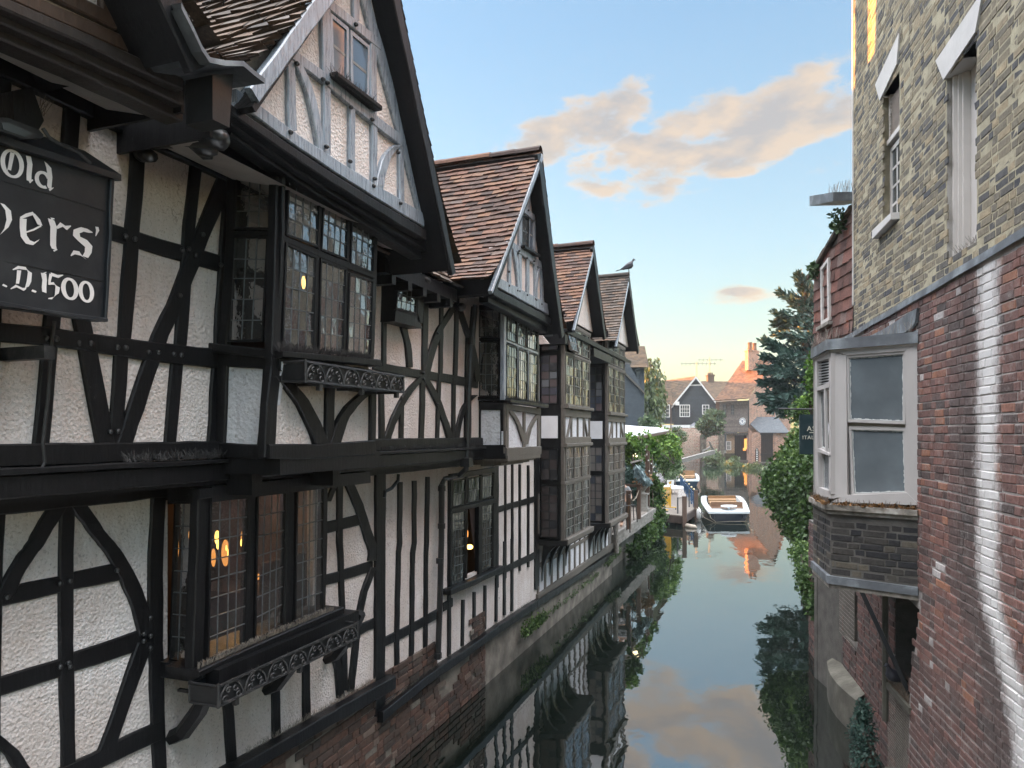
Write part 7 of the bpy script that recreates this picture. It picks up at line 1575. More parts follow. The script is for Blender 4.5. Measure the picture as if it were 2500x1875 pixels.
# ------------------------------------------------------------------ boats
def boat(name, label, x0, x1, yw, yg, x2, x3, y2, zg, hull, seats, table=True):
    """flat-sterned river boat: near end at picture x0..x1 with its waterline at yw, far end x2..x3 at y2 (gunwale)"""
    tn = H*FPX/(yw-CY); tf = (H-zg)*FPX/(y2-CY)
    nl, nr = at(x0, CY, tn), at(x1, CY, tn); fl, fr_ = at(x2, CY, tf), at(x3, CY, tf)
    t = thing(name, tuple((nl+nr)/2-UP*((nl+nr)/2).z), label, 'boat'); G = lambda s, r, z: Vector((*(lerp(lerp(nl, nr, s), lerp(fl, fr_, s), r)).xy, z))
    st = []; K = 12
    for i in range(K+1):
        r = i/K; nar = 1-.10*(1-r)**3-.55*max(0, r-.55)**2*1.2; st.append((r, nar, zg+.10*r*r))
    m = MB()
    for i in range(K):
        for sgn in (0, 1):
            A = []
            for r, nar, z in (st[i], st[i+1]):
                e = .5-(.5*nar) if sgn == 0 else .5+.5*nar; e2 = .5-(.40*nar) if sgn == 0 else .5+.40*nar
                A.append((G(e, r, z), G(e2, r+(.02 if i == 0 and r == 0 else 0), .05), G(.5, r, -.12)))
            m.quad(A[0][0], A[1][0], A[1][1], A[0][1]); m.quad(A[0][1], A[1][1], A[1][2], A[0][2])
    r, nar, z = st[0]; m.poly([G(.5-.5*nar, 0, z), G(.5+.5*nar, 0, z), G(.5+.4*nar, .02, .05), G(.5, .02, -.12), G(.5-.4*nar, .02, .05)])
    r, nar, z = st[-1]; m.poly([G(.5-.5*nar, 1, z), G(.5-.4*nar, 1, .05), G(.5, 1, -.12), G(.5+.4*nar, 1, .05), G(.5+.5*nar, 1, z)])
    m.build('hull', M[hull], t)
    m = MB(); wd = .10
    for i in range(K):
        (r0, n0, z0), (r1, n1, z1) = st[i], st[i+1]
        for sg_ in (-1, 1):
            a, b = G(.5+sg_*.52*n0, r0, z0), G(.5+sg_*.52*n1, r1, z1); c, d = G(.5+sg_*(.5*n1-wd), r1, z1+.02), G(.5+sg_*(.5*n0-wd), r0, z0+.02)
            m.quad(a, b, c, d); m.quad(a-UP*.07, b-UP*.07, b, a); e, f = G(.5+sg_*(.42*n1-.06), r1, .16), G(.5+sg_*(.42*n0-.06), r0, .16); m.quad(d, c, e, f)
    for r0, z in ((0, zg), (1, zg+.10)):
        r1 = .17 if r0 == 0 else .93
        n0 = st[0][1] if r0 == 0 else st[-1][1]
        a, b = G(.5-.52*n0, r0, z), G(.5+.52*n0, r0, z); c, d = G(.5+.42*n0, r1, z+.02), G(.5-.42*n0, r1, z+.02); m.quad(a, b, c, d); m.quad(a-UP*.07, b-UP*.07, b, a)
    m.quad(G(.1, .05, .14), G(.9, .05, .14), G(.85, .95, .14), G(.15, .95, .14)); m.build('deck_rim', M['gel'], t)
    for r0, ln, z, back, mt, ex in seats:
        m = MB(); a, b = G(.14+ex, r0, z), G(.86-ex, r0, z); c, d = G(.86-ex, r0+ln, z), G(.14+ex, r0+ln, z); slab(m, [a, b, c, d], UP, .05, -.12); m.build('bench', M[mt], t)
        if back: m = MB(); a, b = G(.14+ex, r0+ln, z+.03), G(.86-ex, r0+ln, z+.03); n = (b-a).cross(UP).normalized(); slab(m, [a, b, b+UP*back, a+UP*back], n, .03, -.03); m.build('backrest', M[mt], t)
    if table:
        m = MB(); c = G(.52, .115, zg+.16); ex_, ey_ = (nr-nl).normalized(), (fl-nl).normalized(); pts = [c+ex_*.33*math.cos(a)+ey_*.36*math.sin(a) for a in [2*math.pi*k/20 for k in range(20)]]; slab(m, pts, UP, .02, -.02); m.tube([c, c-UP*.2], .04, 8); m.build('table', M['gel'], t)
    return t, G
b1, G1 = boat('river_boat', 'white river boat with dark hull and tan cushioned benches, moored beside the dock', 1726, 1834, 1276, 1250, 1708, 1812, 1216, .42, 'hull', [(.20, .05, .42, .22, 'seat_dark', .0), (.55, .13, .40, .0, 'seat', .04), (.78, .10, .42, .15, 'seat', .04)])
b2, G2 = boat('river_boat', 'second white river boat with one tan bench, moored beyond the blue fence', 1644, 1709, 1190, 1172, 1650, 1704, 1159.5, .45, 'hull_blue', [(.62, .20, .46, .34, 'seat', .02)], False)
mr = thing('mooring_rope', tuple(G1(.0, .0, .4)), 'slack mooring rope from the dock post to the near boat', 'rope')
p0 = at_z(1699, 1240, .5); m = MB(); m.tube([p0, lerp(p0, G1(.1, 0, .05), .5)-UP*.10, G1(.15, -.01, .02), G1(.5, -.012, .06), G1(.9, -.01, .06)], .012, 5); m.tube([G1(.06, .05, .44), G1(.08, -.02, .2), G1(.2, -.02, .04)], .012, 5); m.build('rope_line', M['rope'], mr)
fd = thing('boat_fender', tuple(at_z(1706, 1262, 0)), 'pale cylindrical fender hanging upright from the outer dock post', 'fender', 'fenders of the dock')
c = at_z(1706, 1271, .0); m = MB(); m.lathe((c.x, c.y, .05), [(.0, 0), (.05, .02), (.085, .06), (.09, .35), (.06, .42), (.02, .46), (.02, .5)], 12); m.build('buoy', M['white'], fd, True); m = MB(); m.tube([(c.x, c.y, .5), at_z(1699, 1243, .55)], .012, 5); m.build('cord', M['rope'], fd)
fd = thing('boat_fender', tuple(at_z(1687, 1286, 0)), 'brownish fender floating on the water below the dock corner', 'fender', 'fenders of the dock')
a, b = at_z(1673, 1283, .06), at_z(1701, 1288, .03); m = MB(); m.tube([a, lerp(a, b, .12), lerp(a, b, .85), b], [.03, .09, .085, .03], 12); m.build('buoy', M['fender'], fd, True)
# ------------------------------------------------------------------ ducking stool
ds = thing('ducking_stool', tuple(at(1600, 1150, 46)), 'long timber ducking beam rising over the water with a chair frame at its end', 'ducking stool')
m = MB()
def beam(m, p, q, w, h):
    p, q = Vector(p), Vector(q); d = (q-p); s = d.cross(UP).normalized()*w; m.box(p-s/2-UP*h/2, d, s, UP*h)
beam(m, at(1588, 1146, 43), at(1743, 1103, 47), .22, .26); m.build('beam', M['board_grey'], ds)
m = MB(); beam(m, at(1743, 1100, 47), at(1733, 1081, 47), .10, .10); beam(m, at(1740, 1100, 47.3), at(1731, 1079, 47.3), .10, .10); slab(m, [at(1742, 1099, 47), at(1732, 1078, 47), at(1732, 1078, 47.6), at(1742, 1099, 47.6)], CR, .05, -.02); beam(m, at(1715, 1104, 46.6), at(1734, 1090, 47), .06, .06); beam(m, at(1714, 1100, 46.6), at(1734, 1094, 47), .05, .08); beam(m, at(1716, 1108, 46.6), at(1713, 1098, 46.6), .06, .06)
m.build('chair_frame', M['board_grey'], ds)
m = MB(); a = at(1600, 1142, 43.3); m.box((a.x-.12, a.y-.12, -.2), (.24, 0, 0), (0, .24, 0), (0, 0, a.z+.2)); a = at(1612, 1150, 43.3); m.box((a.x-.8, a.y-.1, -.2), (1.7, 0, 0), (0, .3, 0), (0, 0, .9)); m.build('support', M['pontoon'], ds)
# ------------------------------------------------------------------ far bank: old wall, houses
TFW = 88.0
def fq(x0, y0, x1, y1, ta, tb=None): tb = ta if tb is None else tb; return [at(x0, y1, ta), at(x1, y1, tb), at(x1, y0, tb), at(x0, y0, ta)]
M['old_wall'] = brick_tex('patched_old_wall', (.52, .27, .21), (.62, .44, .35), (.66, .58, .50), .42, .18, .03, 0, (.42, .36, .28))
M['brick_far'] = brick_tex('orange_far_brick', (.46, .19, .11), (.30, .13, .09), (.52, .44, .36), .34, .13, .02, 0, (.17, .15, .13))
M['brick_far_pale'] = brick_tex('pale_far_brick', (.38, .24, .14), (.30, .18, .11), (.42, .35, .26), .34, .13, .02, 0, (.27, .22, .16))
ow = thing('old_wall', tuple(at_z(1680, 1127, 0)), 'patched old brick and flint wall at the water between the bushes and the boarded house', 'wall')
p0, p1, p2 = at(1585, 1060, 84), at(1695, 1060, TFW), at(1762, 1060, TFW)
g = lambda p, z: Vector((p.x, p.y, z))
zt = at(1690, 1046, TFW).z
uv_quad_obj('wall_face', [[g(p0, -.5), g(p1, -.5), g(p1, zt), g(p0, zt)], [g(p1, -.5), g(p2, -.5), g(p2, zt-.1), g(p1, zt-.1)], [g(p0, zt), g(p1, zt), g(p1, zt)+CF*.6, g(p0, zt)+CF*.6], [g(p1, zt-.1), g(p2, zt-.1), g(p2, zt-.1)+CF*.6, g(p1, zt-.1)+CF*.6]], M['old_wall'], ow)
m = MB()
for x, w in ((1717, 6), (1640, 4), (1762, 5)): a, b = at(x-w, CY, TFW-.5), at(x+w, CY, TFW-.5); slab(m, [g(a, -.5), g(b, -.5), g(b, zt-.8), g(a, zt-.8)], -CF, .3, -.6)
m.build('buttress', M['render_old'], ow)
m = MB(); a, b = at(1674, CY, TFW-.12), at(1690, CY, TFW-.12); slab(m, [g(a, .5), g(b, .5), g(b, zt-.6), g(a, zt-.6)], -CF, .06, -.02); m.build('render_patch', M['concrete'], ow)
# black weatherboarded house, gable towards us
def boards(m, p, q, z0, z1f, n, h=.16):
    """overlapping boards on the wall p-q; z1f(s) = top of the wall at s along it"""
    p, q = Vector(p), Vector(q); zm = max(z1f(0), z1f(1), z1f(.5)); k = 0; z = z0
    while z < zm:
        s0, s1 = 0., 1.
        zz = z+h*.5
        ss = [i/40 for i in range(41) if z1f(i/40) >= zz]
        if ss:
            s0, s1 = ss[0], ss[-1]
            if s1 > s0: a, b = lerp(p, q, s0), lerp(p, q, s1); t = random.random(); m.quad(a+n*.035+UP*z, b+n*.035+UP*z, b+n*.01+UP*(z+h), a+n*.01+UP*(z+h), t); m.quad(a+UP*z, b+UP*z, b+n*.035+UP*z, a+n*.035+UP*z, t)
        z += h
def g0(x, t): p = at(x, CY, t); return Vector((p.x, p.y, 0))
def Z(y, t): return H+(CY-y)/FPX*t
TB_ = 96.0
bh = thing('boarded_house', tuple(g0(1690, TB_)), 'black weatherboarded house with white trim and a brown tiled roof across the water', 'house')
A, B_2 = g0(1644, TB_), g0(1752, TB_-2); zbase, zeav, zpk = Z(1035, TB_), Z(987, TB_), Z(920, TB_)
nA = (B_2-A).cross(UP).normalized(); nA = nA if nA.dot(CAMP-A) > 0 else -nA
pk = .52
top = lambda s: zeav+(zpk-zeav)*(1-abs(s-pk)/(pk if s < pk else 1-pk))
m = MB(); boards(m, A, B_2, zbase, top, nA, .22); m.build('weatherboarding', M['weatherboard'], bh)
m = MB(); slab(m, [A+UP*1, B_2+UP*1, B_2+UP*zeav, lerp(A, B_2, pk)+UP*zpk, A+UP*zeav], nA, 0, -.2); m.build('gable_wall', M['weatherboard'], bh)
bk = CF*9-CR*3.2
m = MB(); P0, P1, PK = A+UP*zeav, B_2+UP*zeav, lerp(A, B_2, pk)+UP*zpk
ov = nA*.35; dl = (P0-PK).normalized(); dr = (P1-PK).normalized()
tiles(m, P0+bk+dl*.5, P0+ov+dl*.5, PK+bk, PK+ov, dl.cross(bk).normalized()*(1 if dl.cross(bk).z > 0 else -1), gauge=.3, tw=.4, th=.05); tiles(m, P1+ov+dr*.5, P1+bk+dr*.5, PK+ov, PK+bk, UP, gauge=.3, tw=.4, th=.05)
m.build('roof', M['tile_brown'], bh)
m = MB()
for d, e in ((dl, P0), (dr, P1)): a, b = PK+ov*1.1, e+ov*1.1+d*.5; s = Vector((0, 0, -.32)); slab(m, [a, b, b+s, a+s], nA, .04, -.04)
a, b = lerp(PK, P0, .30)+nA*.06, lerp(PK, P1, .30)+nA*.06; slab(m, [a, b, b-UP*.18, a-UP*.18], nA, .05, 0)
a, b = A+UP*(zbase-.15)-CR*3.5, B_2+UP*(zbase-.15)-CR*2; slab(m, [a, b, b-UP*.4, a-UP*.4], nA, .12, -.05)
m.build('white_trim', M['white'], bh)
def far_window(parent, x0, y0, x1, y1, t, cols, rows, n=None, mat='white', fr_=.10, glass='glass_far', off=.06):
    q = [at(x0, y0, t), at(x1, y0, t), at(x1, y1, t), at(x0, y1, t)]; q = [p-CF*off for p in q]
    return window(parent, None, q, cols, rows, frame=fr_, came=.05, mat=mat, cmat=mat, glass=glass, tilt=.01, fdepth=.05, depth=.05, sunk=.02)
far_window(bh, 1659, 988, 1684, 1018, TB_-1.3, 4, 3); far_window(bh, 1714, 988, 1731, 1012, TB_-1.9, 2, 3)
m = MB(); c = at(1653.5, 985, TB_-.6); m.cbox((c.x, c.y, c.z), .5, .25, .5, rz=YAW); m.build('alarm_box', M['white'], bh)
# its lower wing to the left
C, D = g0(1601, TB_+1.5), g0(1619, TB_-.5)
zl, zk = Z(988, TB_), Z(946, TB_)
nC = (D-C).cross(UP).normalized(); nC = nC if nC.dot(CAMP-C) > 0 else -nC
m = MB(); boards(m, C, D, zbase, lambda s: zl+(zk-zl)*min(1, s/.45)*(1 if s < .45 else 1-.85*(s-.45)/.55), nC, .22); m.build('wing_side', M['weatherboard_side'], bh)
m = MB(); boards(m, D, g0(1640, TB_-.2), zbase, lambda s: zl+.1, -CF, .22); m.build('wing_front', M['weatherboard'], bh)
far_window(bh, 1623, 988, 1635, 1019, TB_-.6, 1, 3)
m = MB(); slab(m, [C+UP*zbase, D+UP*zbase, D+UP*zl, C+UP*zl], nC, 0, -.2); slab(m, [D+UP*zbase, g0(1650, TB_)+UP*zbase, g0(1650, TB_)+UP*zl, D+UP*zl], -CF, 0, -.2); m.build('wing_wall', M['weatherboard'], bh)
m = MB(); a, b = D+UP*(zl-.1)-CF*.2, g0(1645, TB_-.2)+UP*(zl-.1)-CF*.2; tiles(m, a, b, lerp(C, D, .45)+UP*zk, g0(1640, TB_+3)+UP*(zk+.1), UP, gauge=.3, tw=.4, th=.05); m.build('wing_roof', M['tile_brown'], bh)
m = MB(); a, b = C+UP*(zl-1)-CF*.3-CR*.2, lerp(C, D, .45)+UP*(zk+.05)-CF*.3; slab(m, [a, b, b-UP*.3, a-UP*.3], nC, .05, -.05); m.build('white_trim', M['white'], bh)
m = MB(); a = at(1638, 1000, TB_-1); m.tube([g(a, zl), g(a, 1.2)], .09, 6); m.build('downpipe', M['post_brown'], bh)
# ground floor of it behind the old wall
uv_quad_obj('brick_base', [[A+UP*.5-CR*3, B_2+UP*.5, B_2+UP*(zbase-.2), A+UP*(zbase-.2)-CR*3]], M['brick_far'], bh)
m = MB(); p = g0(1701, TB_); m.tube([p+UP*zpk, p+UP*Z(884, TB_)], .05, 5)
a = Z(888, TB_); m.tube([p+UP*a-CR*2.2, p+UP*(a-.0)+CR*2.6], .035, 4)
for k in range(9): q = p+UP*a+CR*(-2.0+k*.55); m.tube([q-UP*.35*(1-.04*k), q+UP*.3*(1-.04*k)], .025, 4)
m.build('aerial', M['steel_post'], bh)
# long roof behind with a chimney
lh = thing('long_house', tuple(g0(1755, TB_+14)), 'long brown tiled roof with a squat chimney behind the black boarded house', 'house')
tL = TB_+12
m = MB(); tiles(m, at(1712, 984, tL-5), at(1800, 984, tL-5), at(1712, 930.5, tL+1), at(1800, 931, tL+1), UP, gauge=.32, tw=.45, th=.05); m.build('roof', M['tile_brown'], lh)
m = MB(); a, b = g0(1700, tL-4), g0(1800, tL-4); slab(m, [a+UP*1, b+UP*1, b+UP*Z(980, tL-4), a+UP*Z(980, tL-4)], -CF, 0, -4); m.build('wall', M['weatherboard'], lh)
m = MB(); c = at(1734, 928, tL+1); m.cbox(tuple(c), .95, .95, 1.5, rz=YAW); m.cbox((c.x, c.y, c.z+.7), 1.15, 1.15, .2, rz=YAW)
for k in (-.3, 0, .3): m.tube([c+CR*k+UP*.75, c+CR*k+UP*1.15], .12, 8)
m.build('chimney', M['tile_dark'], lh)
m = MB(); p = c+CR*-.1; m.tube([p+UP*.8, p+UP*3.5], .05, 5); m.tube([p+UP*3.1-CR*1.8, p+UP*3.1+CR*2.1], .035, 4)
for k in range(6): q = p+UP*3.1+CR*(-1.6+k*.65); m.tube([q-UP*.25, q+UP*.25], .025, 4)
m.build('aerial', M['steel_post'], lh)
# brick house with boarded front at the bend (seen on its corner)
bhs = thing('brick_house', tuple(g0(1830, 88)), 'old brick house with grey boarded front, orange tiled roof and tall chimney', 'house')
K0 = g0(1827, 87.0); Kl = g0(1757, 90.5); Kr = g0(1930, 94)
nl_ = (K0-Kl).cross(UP).normalized(); nl_ = nl_ if nl_.dot(CAMP-K0) > 0 else -nl_
nr_ = (Kr-K0).cross(UP).normalized(); nr_ = nr_ if nr_.dot(CAMP-K0) > 0 else -nr_
zJ_, zE = Z(1055, 88), Z(979, 88.5)
m = MB(); boards(m, Kl, K0+nl_*.0, zJ_, lambda s: zE, nl_, .19)
m.build('weatherboarding', M['weatherboard_grey'], bhs)
m = MB(); slab(m, [Kl+UP*zJ_, K0+UP*zJ_, K0+UP*zE, Kl+UP*zE], nl_, 0, -.2); m.build('front_wall', M['weatherboard_grey'], bhs)
m = MB(); e = Kl-(K0-Kl).normalized()*.7; slab(m, [e+UP*.4, Kl+UP*.4, Kl+UP*zE, e+UP*zE], nl_, -.1, -.5); m.build('brick_return', M['tile_orange'], bhs)
# jetty ends and brick ground floor
m = MB()
for k in range(13): p = lerp(Kl, K0, (k+.5)/13)+UP*(zJ_-.28); s = (K0-Kl).normalized(); m.box(p-s*.09-nl_*.1, s*.18, nl_*.18, UP*.2)
m.build('joist_ends', M['timber_lean'], bhs)
Gl, G0 = lerp(Kl, K0, .18)-nl_*.35, K0-nl_*.35+(K0-Kl).normalized()*.2
uv_quad_obj('ground_wall', [[Gl-UP*.5, G0-UP*.5, G0+UP*(zJ_-.1), Gl+UP*(zJ_-.1)], [Gl-UP*.5, Gl-nl_*3-UP*.5, Gl-nl_*3+UP*(zJ_-.1), Gl+UP*(zJ_-.1)]], M['brick_far_pale'], bhs)
def wq(x0, y0, x1, y1, o, n, off):
    pl = Plane(o+n*off, n); return [pl.hit((x0, y0)), pl.hit((x1, y0)), pl.hit((x1, y1)), pl.hit((x0, y1))]
for x0, x1 in ((1764.5, 1774), (1784, 1793.5)):
    window(bhs, None, wq(x0, 987, x1, 1014, K0, nl_, .06), 2, 3, frame=.09, came=.05, mat='timber_lean', cmat='came_pale', glass='glass_far', tilt=.01, fdepth=.05)
window(bhs, None, wq(1773, 1077, 1785, 1099, G0, nl_, .06), 4, 2, frame=.10, came=.05, mat='cream', cmat='cream', glass='glass_far', tilt=.01, fdepth=.05)
m = MB(); slab(m, wq(1794, 1061, 1830, 1126, G0, nl_, .05), nl_, .05, -.1); dq = m.build('boarded_door', M['timber'], bhs)
m = MB()
for k in range(7): slab(m, wq(1795+k*5, 1064, 1799+k*5, 1122, G0, nl_, .11), nl_, .03, 0)
m.build('planks', M['timber'], dq)
m = MB(); slab(m, wq(1790, 1123, 1833, 1129, G0, nl_, .1), nl_, .35, 0); slab(m, wq(1792, 1058, 1833, 1063, G0, nl_, .1), nl_, .15, 0); m.build('door_sill', M['timber_lean'], bhs)
m = MB(); q = wq(1817, 1071, 1824, 1096, G0, nl_, .18); slab(m, q, nl_, .02, 0); q = wq(1814, 1094, 1821, 1100, G0, nl_, .18); slab(m, q, nl_, .02, 0); m.build('lit_pane', M['lamp_soft'], bhs)
# round sign on the boards
m = MB(); pl = Plane(K0+nl_*.08, nl_); c = pl.hit((1812.8, 1029)); s = (K0-Kl).normalized(); rr = .47
ring_ = lambda r, o: [c+s*math.cos(2*math.pi*k/28)*r+UP*math.sin(2*math.pi*k/28)*r+nl_*o for k in range(28)]
slab(m, ring_(rr, 0), nl_, .03, 0); sgn = m.build('round_sign', M['white'], bhs)
m = MB()
for k in range(22):
    a = 2*math.pi*k/22
    if k % 11 == 0: continue
    p = c+s*math.cos(a)*rr*.80+UP*math.sin(a)*rr*.80; rd = s*math.cos(a)+UP*math.sin(a); tn = -s*math.sin(a)+UP*math.cos(a); slab(m, [p+rd*.06+tn*.028, p+rd*.06-tn*.028, p-rd*.06-tn*.028, p-rd*.06+tn*.028], nl_, .036, .03)
for x, y, w, h in ((0, .06, .13, .09), (-.13, .05, .05, .05), (.13, .05, .05, .05), (0, -.1, .05, .1), (-.08, .16, .04, .04), (.08, .16, .04, .04)):
    slab(m, [c+s*(x-w)+UP*(y), c+s*x+UP*(y+h), c+s*(x+w)+UP*y, c+s*x+UP*(y-h)], nl_, .036, .03)
m.build('emblem', M['blue'], sgn)
# brick gable wall to the right, roof, chimney
zpkk = Z(876, 91); W_ = (Kr-K0); apx = .56
gz = lambda s: zE+(zpkk-zE)*(1-abs(s-apx)/(apx if s < apx else 1-apx))
uv_quad_obj('gable_wall', [[K0-UP*.5, Kr-UP*.5, Kr+UP*zE, K0+UP*zE], [K0+UP*zE, Kr+UP*zE, K0+W_*apx+UP*zpkk]], M['brick_far'], bhs)
RK = K0+W_*apx+UP*(zpkk+.1); lv = (Kl-K0)
m = MB(); tiles(m, Kl+UP*(zE-.15)+nl_*.5-lv.normalized()*-.6, K0+UP*(zE-.1)+nl_*.5-lv.normalized()*.25, RK+lv*1.07, RK-lv.normalized()*.3, nl_+UP, gauge=.24, tw=.32, th=.05, sag=.12, kick=.35)
tiles(m, Kr+UP*zE, Kr+lv+UP*zE, RK-lv.normalized()*.3, RK+lv*1.07, UP-nl_, gauge=.4, tw=.5, th=.05); m.build('roof', M['tile_orange'], bhs)
m = MB(); uvq = []
ch = RK+lv*.93; x_, y_ = lv.normalized(), W_.normalized()
m.build('chimney_cap', M['tile_orange'], bhs) if False else None
def ubox(o, a, b, h): return [[o, o+a, o+a+UP*h, o+UP*h], [o+a, o+a+b, o+a+b+UP*h, o+a+UP*h], [o+a+b, o+b, o+b+UP*h, o+a+b+UP*h], [o+b, o, o+UP*h, o+b+UP*h], [o+UP*h, o+a+UP*h, o+a+b+UP*h, o+b+UP*h]]
zc = Z(861, 93)
o_ = g0(1819, 92.0)+UP*(Z(905, 92)); aa = g0(1826.5, 90.8)-g0(1819, 92.0); bb = g0(1853, 92.4)-g0(1826.5, 90.8)
uv_quad_obj('chimney', ubox(o_, aa, bb, zc-o_.z)+ubox(o_+UP*(zc-o_.z)-aa*.06-bb*.04, aa*1.12, bb*1.08, .18), M['brick_far'], bhs)
m = MB()
for s in (.30, .72): p = o_+aa*.5+bb*s+UP*(zc-o_.z); m.lathe(tuple(p), [(.32, 0), (.30, .2), (.24, 1.0), (.28, 1.02), (.27, 1.2), (.1, 1.2)], 12)
m.build('chimney_pots', M['tile_orange'], bhs)
m = MB(); a = K0+nl_*.08+nr_*.06; m.tube([a+UP*zE, a+UP*1], .08, 6); m.build('downpipe', M['black_paint'], bhs)
window(bhs, None, wq(1893, 1000, 1916, 1021, K0, nr_, .06), 4, 4, frame=.09, came=.05, mat='cream', cmat='came_pale', glass='glass_far', tilt=.01, fdepth=.05)
# lean-to shed and lower brick wall with slatted shutters
ls = thing('brick_shed', tuple(g0(1870, 80)), 'lean-to brick shed with grey sheet roof and dark slatted doors, below the brick house', 'shed')
S0, S1 = g0(1836, 85.5), g0(1925, 84); zs_, zse = Z(1018, 86), Z(1056, 84)
uv_quad_obj('wall', [[S0-UP*.5, S1-UP*.5, S1+UP*zse, S0+UP*zse], [S0-UP*.5, S0+CF*5-UP*.5, S0+CF*5+UP*(zs_+.5), S0+UP*zse]], M['brick_far'], ls)
m = MB(); slab(m, [S0+UP*(zse-.05)-CF*.4+CR*.8, S1+UP*(zse-.05)-CF*.4, S1+UP*zs_+CF*3.5, S0+UP*zs_+CF*3.5], UP, .06, -.04); m.build('sheet_roof', M['shed_roof'], ls)
nS = (S1-S0).cross(UP).normalized(); nS = nS if nS.dot(CAMP-S0) > 0 else -nS
m = MB(); q = wq(1858, 1060, 1886, 1128, S0, nS, .05); slab(m, q, nS, .04, 0); m.build('doors', M['dark_void'], ls)
m = MB()
for k in range(6): slab(m, wq(1859.5+k*4.6, 1062, 1861.5+k*4.6, 1110, S0, nS, .1), nS, .05, 0)
slab(m, wq(1856, 1057, 1888, 1062, S0, nS, .1), nS, .15, 0); slab(m, wq(1857, 1107, 1886, 1112, S0, nS, .1), nS, .12, 0); slab(m, wq(1883, 1060, 1887, 1128, S0, nS, .1), nS, .12, 0); m.build('door_slats', M['timber'], ls)
m = MB(); q = wq(1844, 1098, 1852, 1130, S0, nS, .05); slab(m, q+[], nS, .05, 0); pl = Plane(S0+nS*.05, nS); slab(m, [pl.hit(p) for p in ((1844, 1098), (1848, 1092), (1852, 1098))], nS, .05, 0); b_ = m.build('arched_board', M['timber'], ls)
m = MB()
for k in range(5): slab(m, wq(1846.4, 1102+k*5.2, 1849.8, 1105.4+k*5.2, S0, nS, .12), nS, .02, 0)
slab(m, wq(1847.2, 1095, 1848.8, 1101, S0, nS, .12), nS, .02, 0); m.build('board_marks', M['white'], b_)
m = MB(); q = wq(1838, 1128, 1930, 1136, S0, nS, .3); slab(m, q, nS, .3, -.3); m.build('quay_edge', M['concrete'], ls)
# reeds and shrubs at the foot of the far houses
for i, (lab, bls) in enumerate([('leafy waterside bush below the old wall, left of the boarded door', [bl(1738, 1118, 80, .9), bl(1752, 1128, 80, .9), bl(1746, 1138, 80, .8), bl(1762, 1144, 79, .7)]),
    ('tall waterside bush in front of the boarded door', [bl(1783, 1143, 74, .8), bl(1793, 1128, 76, .5), bl(1800, 1150, 74, .8), bl(1778, 1154, 74, .7), bl(1808, 1150, 74, .7)]),
    ('pale spreading waterside bush under the brick shed', [bl(1830, 1156, 70, .8), bl(1845, 1152, 70, .8), bl(1820, 1165, 69, .8), bl(1838, 1170, 69, .8), bl(1858, 1162, 69, .8)])]):
    bush('waterside_bush', lab, 'bush', bls, 480, .20, 'reed', long=1.8, group='bushes at the far water edge')
bush('wall_shrub', 'feathery shrub growing over the old wall beside the boarded house', 'shrub', [bl(1722, 1034, 85, .8), bl(1738, 1020, 85, .9), bl(1750, 1028, 85, .8), bl(1732, 1044, 85, .8), bl(1713, 1038, 85, .5), bl(1748, 1045, 85, .8), bl(1725, 1054, 85, .5), bl(1755, 1015, 85, .5)], 480, .24, 'reed', long=2.0)
bush('wall_shrub', 'small shrub with pink flowers spilling over the old wall top', 'shrub', [bl(1655, 1060, 86, .8), bl(1665, 1066, 86, .7), bl(1648, 1054, 86, .5)], 260, .18, 'reed')
# small lantern roof behind the old wall
lr = thing('lantern_roof', tuple(g0(1697, 92)), 'small slate pyramid roof with white posts behind the old wall', 'roof')
m = MB(); ap_ = at(1695, 1031, 92); q = [at(1683, 1040, 91), at(1706, 1040, 91), at(1708, 1040, 94), at(1685, 1040, 94)]
for i in range(4): m.poly([q[i], q[(i+1) % 4], ap_])
m.build('slates', M['tile_slate'], lr)
m = MB()
for p in q: m.tube([p, p-UP*1.2], .12, 6)
m.build('post', M['white'], lr)
# slate-blue weatherboarded house left, behind the terrace
sb = thing('slate_boarded_house', tuple(g0(1550, 52)), 'slate blue weatherboarded house with a square tiled tower, behind the terrace', 'house')
t1 = 52.0; a, b = g0(1500, t1), g0(1571, t1)
m = MB(); boards(m, a, b, Z(1046, t1), lambda s: lerp(Z(868, t1), Z(955, t1), max(0, (s-.36)/.64)), -CF, .17); m.build('weatherboarding', M['weatherboard_blue'], sb)
m = MB(); slab(m, [a, b, b+UP*Z(955, t1), lerp(a, b, .36)+UP*Z(868, t1), a+UP*Z(868, t1)], -CF, 0, -5); m.build('wall', M['weatherboard_blue'], sb)
m = MB(); p, q = lerp(a, b, .36)+UP*Z(908, t1)-CF*.15, b+UP*Z(955, t1)-CF*.15; p = g0(1526, t1)+UP*Z(910, t1)-CF*.15; slab(m, [p, q, q-UP*.16, p-UP*.16], -CF, .08, -.1); m.build('barge_board', M['timber_lean'], sb)
t2 = 54.0; a, b = g0(1500, t2), g0(1573, t2)
m = MB(); boards(m, a, b, Z(1046, t2), lambda s: Z(894, t2), -CF, .17); slab(m, [a, b, b+UP*Z(894, t2), a+UP*Z(894, t2)], -CF, 0, -6); m.build('tower_wall', M['weatherboard_blue'], sb)
m = MB(); tiles(m, at(1490, 898, t2-.6), at(1581, 897, t2-.6), at(1490, 845, t2+3), at(1573, 845, t2+3), -CF+UP, gauge=.22, tw=.3, th=.04); m.quad(at(1581, 897, t2-.6), at(1585, 897, t2+7), at(1574, 845, t2+4), at(1573, 845, t2+3)); m.build('tower_roof', M['tile_brown'], sb)
far_window(sb, 1551, 904, 1565, 944, t2, 1, 2, mat='weatherboard_blue', glass='glass_sky')
